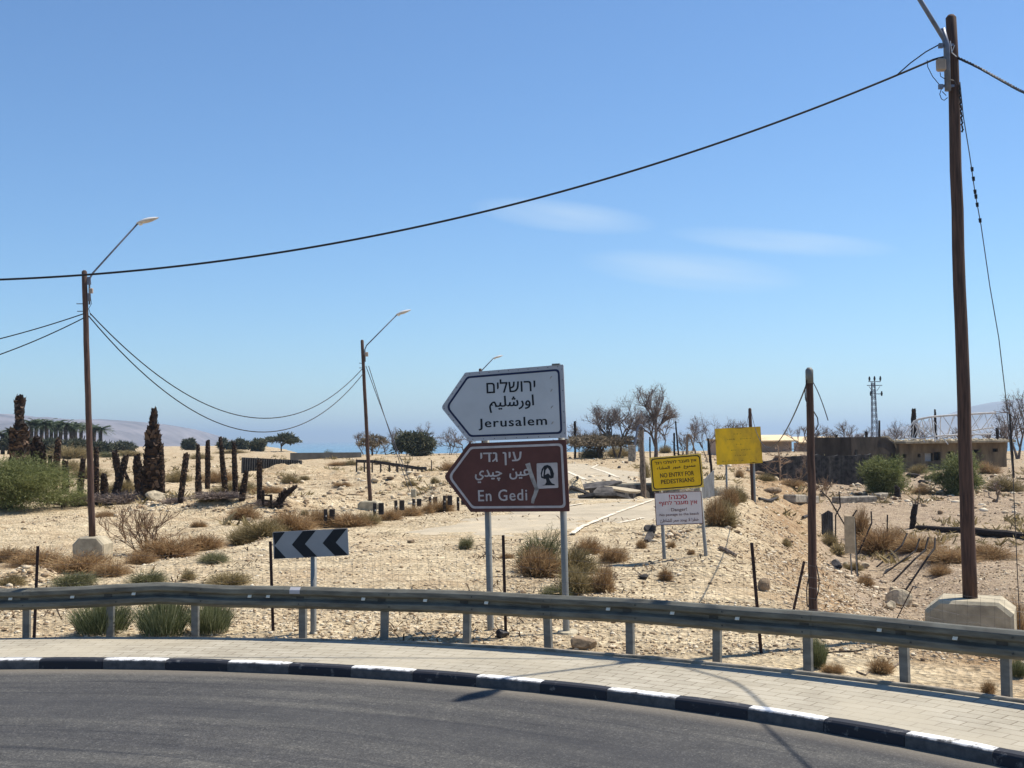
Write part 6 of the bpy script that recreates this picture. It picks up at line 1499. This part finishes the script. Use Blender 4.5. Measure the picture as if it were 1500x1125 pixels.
for px, py, w_, h_, lb in ((128, 735, 90, 14, 'grey heap of dead fronds at the foot of the left lamp pole side stumps'), (185, 737, 80, 20, 'tangled grey heap of dead fronds before the crooked V stumps'), (255, 737, 50, 10, 'flat heap of dead fronds at the right foot of the tallest palm stump'), (320, 730, 90, 12, 'dead fronds strewn among the thin stumps'), (395, 740, 60, 10, 'dead fronds beside the timber frame')):
    q_ = S('olive', px, py, w_, h_ * 1.3, lb, 'heaps of dead fronds under the palm stumps'); q_.name = 'frond_heap'; q_['category'] = 'brushwood'
    for c_ in q_.children:
        if c_.name.startswith('foliage'): c_.data = FROND; 
gR = 'scrub at the foot of the ruins'
for px, py, w_, h_, kd, lb in ((1345, 694, 40, 16, 'olive', 'grey scrub at the ruin foot right of the left green bush'), (1448, 694, 46, 18, 'brown', 'dry scrub at the right foot of the tan ruin'), (1235, 700, 50, 12, 'brown', 'dead scrub along the foot of the blackened wall'), (1160, 712, 60, 12, 'brown', 'dead scrub beneath the twisted bare tree'), (1475, 720, 60, 20, 'olive', 'grey scrub by the bleached sapling at the far right'), (1350, 724, 40, 14, 'brown', 'dry tuft between the two green bushes by the ruins'), (1120, 705, 40, 12, 'olive', 'scrub right under the mustard board')): S(kd, px, py, w_, h_, lb, gR)
def leaf_bush(name, label, mat, px, py, wpx, hpx, n, seed, leaf=.09, cat='bush', group=None, trunk=False, clumps=26, flat_top=False, yd=None, hole=.0):
    """broad-crowned bush or tree: limbs, and leaf sprays gathered in many uneven clumps"""
    rs = np.random.RandomState(seed); c = hit(px, py) if yd is None else ground_at(px, yd); s = c[1] / FPX; W_, H_ = wpx * s / 2, hpx * s
    r = thing(name, label, cat, tuple(c), group)
    cc = []
    for i in range(clumps):
        while True:
            q = rs.uniform(-1, 1, 3)
            if q[0] ** 2 + q[1] ** 2 + q[2] ** 2 < 1 and np.linalg.norm(q) > .35: break
        z = (.52 + .46 * q[2]) if not flat_top else (.74 + .24 * q[2] - .10 * (q[0] ** 2 + q[1] ** 2))
        cc.append((q[0] * W_ * .9, q[1] * W_ * .75, max(z, .06) * H_))
    cc = np.array(cc); k = rs.randint(0, clumps, n); sz = rs.uniform(.12, .30, clumps)
    P = cc[k] + np.clip(rs.randn(n, 3), -2.1, 2.1) * (sz[k])[:, None] * [W_ * .75, W_ * .75, (.16 if flat_top else .42) * H_]
    P[:, 2] = np.maximum(P[:, 2], .01 * H_)
    d = rs.randn(n, 3) + (P - [0, 0, H_ * .4]) / max(W_, H_) * 1.4; d /= np.linalg.norm(d, axis=1)[:, None]; Ls = leaf * rs.uniform(.6, 1.6, n)[:, None]
    V, q = ribbons(P, P + d * Ls * .5 + rs.randn(n, 3) * leaf * .1, P + d * Ls, leaf * (.17 if mat == 'tamarisk' else .32) * rs.uniform(.6, 1.4, n), rs, .4)
    f = link('foliage', fast_mesh('foliage', V, q), mat, r)
    mb = MB(); t0 = .5 if flat_top else .3
    for i in range(min(clumps, 5 if trunk else 14)):
        j = np.array([rs.randn() * (.02 if trunk else .05) * W_, rs.randn() * (.02 if trunk else .05) * W_, H_ * t0 * rs.uniform(.3, 1)]); e = cc[i]
        mb.tube(np.array([j * [1, 1, .1] + [0, 0, -.15], j, (j + e) / 2 + rs.randn(3) * .06 * W_, e]) + c, np.array([.05, .04, .026, .012]) * max(W_, .5) * (.8 if flat_top else .55), 5)
    mb.build('trunk' if trunk else 'stems', 'bark', r); return r
leaf_bush('tamarisk_bush', 'big bright green feathery bush at the left edge, in front of the shaggy palm stumps', 'tamarisk', 12, 746, 176, 72, 52000, 1, .15, clumps=70)
leaf_bush('tamarisk_bush', 'low green skirt of bush right of the big bright green bush', 'tamarisk', 92, 743, 80, 30, 6000, 2, .13, clumps=20)
leaf_bush('tamarisk_bush', 'rounded green bush in front of the ruins, left of the nearest lamp pole', 'tamarisk', 1297, 725, 72, 54, 20000, 3, .26, clumps=34)
leaf_bush('tamarisk_bush', 'green bush in front of the ruins, half behind the nearest lamp pole', 'tamarisk', 1402, 726, 72, 56, 20000, 4, .26, clumps=34)
leaf_bush('green_bush', 'small green bush behind the plain wooden pole', 'shrub_green', 1198, 668, 34, 28, 2500, 5, .5, yd=140)
gA = 'dark acacias on the far plain'
for px, yd, w_, h_, lb in ((412, 330, 44, 24, 'broad dark umbrella acacia in front of the sea'), (378, 340, 24, 16, 'small dark acacia left of the broad umbrella acacia'), (354, 420, 20, 14, 'round dark acacia third from the sea edge'), (331, 420, 22, 15, 'round dark acacia right of the tall thin stumps'), (277, 430, 20, 15, 'round dark acacia right of the tallest shaggy palm stump')):
    leaf_bush('acacia', lb, 'acacia_dark', px, 0, w_, h_, 2600, int(px), .8, 'tree', gA, True, 18, px == 412, yd)
leaf_bush('acacia', 'dense dark green tree on the shore between the second lamp and the arrow signs', 'acacia_dark', 607, 0, 52, 32, 6000, 61, .6, 'tree', None, True, 34, False, 215)
leaf_bush('acacia', 'wide flat topped olive acacia under the bare trees right of the arrow signs', 'acacia_olive', 878, 0, 108, 36, 5200, 62, .45, 'tree', None, True, 44, True, 178)
leaf_bush('acacia', 'thin grey flat topped tree left of the second lamp', 'acacia_olive', 545, 0, 44, 28, 1200, 63, .5, 'tree', None, True, 20, True, 225)
for px, yd, w_, h_, lb in ((20, 330, 40, 26, 'dark green mass of bush at the left edge under the palms'), (62, 320, 50, 22, 'dark bush under the palms right of the shaggy stumps'), (108, 320, 36, 20, 'dark bush under the palms left of the left lamp'), (145, 330, 30, 14, 'dark bush under the last palm of the grove'), (182, 380, 40, 12, 'grey green bush right of the left lamp far off')):
    leaf_bush('green_bush', lb, 'acacia_dark', px, 0, w_, h_, 2600, int(px) + 9, .9, 'bush', 'bushes under the palm grove', False, 22, False, yd)

def bare_tree(name, label, px, yd, wpx, hpx, seed, trunks=1, trunk_r=.018, spread=.55, levels=5, mat='bark_grey', twigs=1000, group=None, base_h=.25, twig_mat='grey_twig', base=None, leanx=0, thick=1.0, upb=.25, twl=.085):
    rs = np.random.RandomState(seed); c = ground_at(px, yd) if base is None else hit(*base); s = c[1] / FPX; H_, W_ = hpx * s, wpx * s
    r = thing(name, label, 'tree' if 'bush' not in name else 'bush', tuple(c), group); mb = MB(); tips = []
    def grow(p, d, L, R, lev):
        n = 4; P = [p]; q = p.copy(); dd = d.copy()
        for i in range(n): dd = unit(dd + rs.randn(3) * .13 + [0, 0, .03]); q = q + dd * L / n; P.append(q.copy())
        mb.tube(P, np.linspace(R, R * .62, n + 1), 6 if lev < 2 else 4 if lev < 4 else 3, lev == 0)
        if lev >= levels:
            tips.extend(P[1:]); return
        if lev >= levels - 2: tips.extend(P[2:])
        k = 3 if lev in (1, 2) else (4 if lev == 0 else 2 + (rs.rand() < .5))
        for j in range(k):
            st = P[-1] if j == 0 or lev == 0 and rs.rand() < .6 else P[rs.randint(2, n + 1)]
            nd_ = unit(dd + rs.randn(3) * spread + np.array([leanx, 0, upb * .4])); grow(st, nd_, L * rs.uniform(.58, .82), R * .66, lev + 1)
    for t in range(trunks):
        a = t * 6.283 / trunks + rs.rand(); d = unit([math.cos(a) * .35 * (trunks > 1), math.sin(a) * .35 * (trunks > 1), 1])
        grow(np.array([math.cos(a) * .1 * (trunks > 1), math.sin(a) * .1 * (trunks > 1), -.25]), d, base_h * H_ + .25, trunk_r * H_ * thick, 0)
    V = np.concatenate(mb.v); zmax = np.percentile(V[:, 2], 99.5); xr = np.percentile(V[:, 0], 99) - np.percentile(V[:, 0], 1)
    kz, kx = H_ / zmax, W_ / max(xr, .1); kx = min(max(kx, .4 * kz), 2.2 * kz)
    sc = np.array([kx, (kx + kz) / 2, kz]); lo = V[:, 2:3] / zmax; cx = (np.percentile(V[:, 0], 99) + np.percentile(V[:, 0], 1)) / 2
    def fit(v): v = np.asarray(v); f_ = np.clip(v[:, 2:3] / (zmax * .3), .25 * 0 + .35, 1); return np.c_[(v[:, 0:1] - cx * np.clip(v[:, 2:3] / zmax * 2, 0, 1)) * kx, v[:, 1:2] * sc[1], v[:, 2:3] * kz]
    mb.v = [fit(v) + c for v in mb.v]
    mb.build('trunk', mat, r)
    if twigs:
        T = fit(np.array(tips)); k = rs.randint(0, len(T), twigs); P0 = T[k] + rs.randn(twigs, 3) * .022 * H_; d = rs.randn(twigs, 3) + [0, 0, .4]; d /= np.linalg.norm(d, axis=1)[:, None]
        Lw = H_ * twl * rs.uniform(.5, 1.4, twigs)[:, None]; P2 = P0 + d * Lw; P1 = (P0 + P2) / 2 + rs.randn(twigs, 3) * .008 * H_
        V, q = ribbons(P0, P1, P2, .0029 * H_ * rs.uniform(.6, 1.4, twigs), rs, .4); link('crown', fast_mesh('crown', V, q), twig_mat, r)
    return r
bare_tree('bare_tree', 'tallest bare tree, thick dark trunk and dense grey crown, above the yellow warning board', 960, 178, 62, 103, 31, 1, .036, .36, 5, 'bark_grey', 3600, base_h=.36, upb=.7, twl=.06)
bare_tree('bare_tree', 'spreading bare tree left of the tallest one, its limbs fanning up and left', 904, 180, 86, 86, 5, 2, .018, .5, 5, 'bark_grey', 2800, base_h=.3, upb=.3)
bare_tree('bare_tree', 'low reddish bare tree just right of the arrow signs', 850, 185, 50, 50, 7, 2, .02, .6, 5, 'bark_grey', 1800)
bare_tree('bare_tree', 'small leaning bare tree right of the two dark posts', 999, 175, 26, 36, 9, 2, .018, .4, 4, 'bark_grey', 700)
bare_tree('bare_tree', 'open bare tree with thin wavy branches left of the mustard board', 1037, 150, 46, 66, 12, 2, .016, .55, 4, 'bark_grey', 700, base_h=.3, twl=.08)
bare_tree('bare_tree', 'bleached bare tree right of the mustard board in front of the dark wall', 1141, 118, 42, 52, 14, 1, .028, .6, 4, 'twig_pale', 500, base_h=.35)
bare_tree('bare_tree', 'twisted bare tree with leaning trunk left of the plain wooden pole', 1168, 112, 34, 52, 17, 1, .024, .6, 4, 'twig_pale', 500, base_h=.4, leanx=-.1)
gB = 'bare trees on the skyline'
for px, yd, w_, h_, sd, lb in ((534, 235, 26, 34, 21, 'bare tree immediately left of the second lamp'), (566, 235, 26, 24, 22, 'small bare tree right of the second lamp'), (583, 235, 26, 38, 23, 'bare tree left of the dense dark green tree'), (632, 230, 40, 46, 24, 'bare tree right of the dense dark green tree'), (660, 225, 30, 40, 25, 'bare tree touching the brown arrow panel'),
        (1162, 232, 44, 36, 26, 'wide bare tree above the first canopy roof'), (1240, 236, 56, 42, 27, 'grey bare tree left of the pylon'), (1262, 236, 30, 34, 28, 'bare tree at the pylon foot'), (1326, 236, 44, 44, 29, 'grey bare tree between the pylon and the fallen mast'), (1302, 236, 40, 30, 30, 'low bare tree right of the pylon'), (1400, 240, 50, 34, 31, 'bare tree seen through the fallen mast'), (1440, 240, 40, 30, 32, 'bare tree at the right end of the fallen mast'), (1490, 200, 60, 96, 33, 'tall bare tree at the right edge behind the guy wire'), (1470, 190, 40, 54, 34, 'lower bare tree at the right edge'), (885, 235, 36, 60, 36, 'faint bare tree behind the spreading one'), (680, 228, 34, 44, 41, 'bare tree half behind the brown arrow panel tip'), (1015, 232, 40, 50, 42, 'faint grey bare tree above the yellow warning board'), (1075, 236, 40, 46, 43, 'bare tree top above the mustard board'), (1190, 236, 40, 40, 44, 'bare tree behind the plain wooden pole'), (1215, 237, 40, 34, 45, 'bare tree above the second canopy roof'), (1350, 238, 40, 40, 46, 'bare tree behind the left end of the fallen mast'), (548, 238, 30, 30, 47, 'small bare tree just right of the second lamp pole'), (936, 235, 30, 60, 37, 'faint bare tree behind the bent lamp'), (972, 230, 34, 60, 38, 'faint bare tree behind the tallest one')):
    bare_tree('bare_tree', lb, px, yd, w_, h_, sd, 1 + sd % 2, .018, .55, 4, 'bark_grey', 1000, gB)
bare_tree('bare_bush', 'leafless pale orange bush with many fanning stems right of the left lamp', 215, 0, 108, 72, 44, 9, .012, .33, 3, 'twig_pale', 500, base=(214, 811), base_h=.34, twig_mat='shrub_brown', twl=.09, upb=.5)
bare_tree('bare_tree', 'bleached dead sapling leaning in the rubble at the far right', 1455, 100, 40, 34, 51, 1, .03, .5, 3, 'grey_wood', 150, base_h=.4)
bare_tree('bare_bush', 'tangle of white dead branches on the ground left of the plain wooden pole', 1206, 110, 34, 30, 52, 4, .018, .5, 3, 'twig_pale', 200)

def palm_stump(label, bx_, by_, tx, ty, wb, wt, seed, yd=None, dark=False, bend=0, name='palm_stump', ragged=1.0, n=None):
    """dead palm trunk covered in stubs of old leaf bases"""
    rs = np.random.RandomState(seed); c = hit(bx_, by_) if yd is None else ground_at(bx_, yd); s = c[1] / FPX
    t = at_depth(tx, ty, c[1]); r = thing(name, label, 'palm stump', tuple(c), 'dead palm stumps')
    k = 14; u_ = np.linspace(0, 1, k); P = c + (t - c) * u_[:, None]; P[:, 0] += bend * s * np.sin(u_ * math.pi); P[0, 2] -= .3; P[1:-1, :2] += rs.randn(k - 2, 2) * .02 * wb * s
    R_ = np.interp(u_, np.linspace(0, 1, len(wt) + 1), [wb] + list(wt)) * s / 2 * .92
    MB().tube(P, R_, 10).build('trunk', 'burnt_wood', r, True)
    H_ = np.linalg.norm(t - c); n = n or int(90 + H_ * 75); q = rs.rand(n); Pc = np.stack([np.interp(q, u_, P[:, i]) for i in range(3)], 1); Rc = np.interp(q, u_, R_)
    a = rs.rand(n) * 6.283; rd = np.stack([np.cos(a), np.sin(a), 0 * a], 1)
    L_ = Rc * rs.uniform(.5, 1.1, n) * ragged + .06; P0 = Pc + rd * Rc[:, None] * .85; up_ = rs.uniform(-.5, 1.0, n)
    P1 = P0 + rd * (Rc * .22)[:, None] + np.c_[0 * q, 0 * q, L_ * .5 * np.sign(up_ + .3)]; P2 = P1 + rd * (Rc * .25 * rs.rand(n))[:, None] * ragged + np.c_[0 * q, 0 * q, L_ * .5 * up_]
    side = np.stack([-np.sin(a), np.cos(a), 0 * a], 1) * (Rc * rs.uniform(.25, .5, n))[:, None]
    V = np.stack([P0 - side, P0 + side, P1 - side * .8, P1 + side * .8, P2 - side * .3, P2 + side * .3], 1).reshape(-1, 3); kk = (np.arange(n) * 6)[:, None]
    link('leaf_bases', fast_mesh('leaf_bases', V - c, np.concatenate([kk + [0, 1, 3, 2], kk + [2, 3, 5, 4]], 0)), 'shag_dark' if dark else 'shag', r); return r
PS = palm_stump
PS('thick shaggy palm stump with a narrow burnt top, rising from the big green bush', 27, 722, 29, 579, 30, (30, 30, 29, 29, 28, 28, 28, 28, 13, 12.5, 14, 17, 6), 1, ragged=1.0)
PS('shorter dark shaggy palm stump right of the leftmost one', 56, 712, 54, 640, 24, (25, 24, 20, 8), 2, dark=True)
PS('tallest shaggy palm stump, tapering to a blunt point', 222, 727, 225.5, 598, 32, (31, 30, 28, 25, 23, 22, 25, 16, 12, 11, 7), 3, ragged=1.2)
PS('slim stump leaning on the right side of the tallest one', 237, 724, 236, 650, 10, (10, 9, 7), 4); PS('shaggy stump close to the left of the tallest one', 204, 724, 201, 667, 12, (13, 15, 8), 5, dark=True)
PS('crooked stump forming the left arm of a V', 175, 712, 168, 662, 9, (9, 11, 8), 6, dark=True); PS('slanting stump forming the right arm of a V', 167, 733, 185, 668, 11, (12, 11, 9), 7)
PS('thin leaning propped stump on the right of the V', 192, 716, 181, 688, 6, (6, 5), 8, dark=True); PS('short stump beside the left lamp pole on its right', 153, 731, 152, 694, 11, (12, 11, 6), 9, dark=True); PS('straight stump half hidden by the left lamp pole', 141, 728, 141, 655, 9, (9, 8, 7), 10)
PS('stump leaning a little right, left of the left lamp pole', 117, 724, 122, 672, 10, (10, 8, 7), 11); PS('short dark stump with a spiky top', 96, 722, 95.5, 676, 11, (11, 10, 8), 12, dark=True); PS('stump leaning right over the green bush', 79, 716, 86, 643, 10, (11, 10, 8), 13); PS('short stump behind the stump leaning over the green bush', 74, 712, 73.5, 668, 7, (7, 6), 14, dark=True)
gq = 'thin'
PS('thin stump leaning right, first right of the tallest shaggy one', 264, 736, 273.5, 665, 9, (9, 9, 9), 15); PS('thin straight stump, left of a close pair', 291, 731, 290, 651, 9, (10, 8, 7, 5), 16); PS('thin stump, right of a close pair', 304, 716, 304.5, 646, 8, (8, 8, 6), 17); PS('tall thin stump with a splinter on top', 330, 722, 322.5, 641, 8.5, (9, 8, 7, 5), 18); PS('thin stump right of the one with the splinter', 345, 727, 342.5, 648, 8, (8.5, 8, 6), 19)
PS('short stump slanting right before the ribbed wall', 354, 732, 361, 691, 10, (10, 9, 6), 20); PS('thin stump in front of the ribbed wall', 380, 738, 380, 674, 8, (8, 9, 7), 21)
PS('curled palm stump bent over to the right with bristles on its back', 409, 743, 434, 713, 9, (10, 11, 9, 5), 22, bend=-7, ragged=1.6, dark=True)
PS('burnt palm trunk standing behind the left end of the fallen mast', 1338, 0, 1338.5, 599, 7, (7, 7, 8, 8, 6), 23, yd=190, dark=True, ragged=.5); PS('slender burnt palm trunk behind the fallen mast with a narrow tip', 1371, 0, 1369.5, 600, 6, (6, 6, 3.5, 4, 2.5), 24, yd=190, dark=True, ragged=.4); PS('low burnt palm trunk behind the right end of the fallen mast', 1461, 0, 1460.5, 627, 4, (4, 4.5, 5), 25, yd=190, dark=True, ragged=.4)
PS('thin burnt trunk right beside the pylon', 1288, 0, 1288, 616, 3.4, (3.2, 3), 26, yd=205, dark=True, ragged=.3); PS('low burnt trunk in front of the pylon', 1269, 0, 1269, 632, 4, (4, 4.4), 27, yd=190, dark=True, ragged=.4); PS('burnt stump among the canopy roofs', 1225, 0, 1225, 637, 4, (4, 3.6), 28, yd=170, dark=True, ragged=.4); PS('burnt stump inside the low reddish bare tree right of the arrow signs', 842, 0, 842, 617, 4, (3, 3, 4, 3.4), 29, yd=182, dark=True, ragged=.4)

# palm grove
def palm_tree(seed):
    rs = np.random.RandomState(seed); r = thing('palm_tree', '', 'palm tree', (0, 0, 0), 'date palms of the far grove')
    H_ = 6.4; MB().tube([(0, 0, -1), (.05, 0, H_ * .5), (0, 0, H_)], [.36, .28, .30], 8).build('trunk', 'bark', r, True)
    V, Q_ = [], []; n = 0
    for k in range(46):
        a = rs.rand() * 6.283; el = rs.uniform(-.55, 1.25); L_ = rs.uniform(1.5, 2.3); m_ = 7; u_ = np.linspace(0, 1, m_)
        rr_ = L_ * u_ * math.cos(el * .7); z = H_ + L_ * u_ * math.sin(el) - 1.0 * u_ ** 2 * L_ * .45
        sp = np.stack([np.cos(a) * rr_, np.sin(a) * rr_, z], 1)
        for i in range(1, m_):      # leaflets either side of the rib
            for sd in (-1, 1):
                for j in range(2):
                    b_ = sp[i - 1] + (sp[i] - sp[i - 1]) * (j + .5) / 2; side = np.array([-math.sin(a), math.cos(a), 0]) * sd
                    e = b_ + side * .42 * (1 - .5 * u_[i]) + unit(sp[i] - sp[i - 1]) * .3 - [0, 0, .18]; w_ = unit(sp[i] - sp[i - 1]) * .07
                    V += [b_ - w_, b_ + w_, e]; Q_.append((n, n + 1, n + 2)); n += 3
    link('crown', fast_mesh('crown', np.array(V), None, np.array(Q_)), 'palm_leaf', r); return r
pal = [palm_tree(1), palm_tree(2)]
spots = [(4, 640, 330), (14, 634, 335), (46, 622, 330), (53, 622, 345), (61, 624, 340), (68, 622, 330), (75, 625, 350), (82, 623, 332), (89, 626, 350), (96, 624, 332), (104, 627, 350), (110, 626, 335), (119, 629, 350), (138, 629, 338), (147, 631, 334)]
ordn = ['at the very left edge', 'just left of the leftmost shaggy stump', 'first right of the leftmost shaggy stump', 'behind the first one right of the shaggy stump', 'third right of the shaggy stump', 'tallest in the middle of the row', 'dark one behind the middle', 'above the leaning stump', 'behind the one above the leaning stump', 'above the short spiky stump', 'narrow one left of the left lamp', 'third from the left lamp pole', 'closest on the left of the left lamp pole', 'first right of the left lamp pole', 'last of the row, standing apart to the right']
used = set()
for i, (px, py, yd) in enumerate(spots):
    p0 = pal[i % 2]; o = p0 if (i % 2) not in used else copy_tree(p0); used.add(i % 2)
    g_ = ground_at(px, yd); o.location = g_; h = at_depth(px, py - 6, yd)[2] - g_[2]; o.scale = (1.85, 1.85, h / 7.0); o.rotation_euler = (0, 0, i * 1.3); o['label'] = 'green date palm of the far grove, ' + ordn[i]

# ================================================================== AIR
mh, nt, b = new_mat('haze_air'); nt.nodes.remove(b)
pv_ = nd(nt, 'ShaderNodeVolumePrincipled'); pv_.inputs['Color'].default_value = (0.64, 0.82, 1.0, 1); pv_.inputs['Density'].default_value = 9e-5; pv_.inputs['Anisotropy'].default_value = 0.3
nt.links.new(pv_.outputs[0], nt.nodes['Material Output'].inputs['Volume'])
hz = MB().box((0, 22000, 150), (99000, 51000, 370)).build('haze', mh); hz['kind'] = 'stuff'
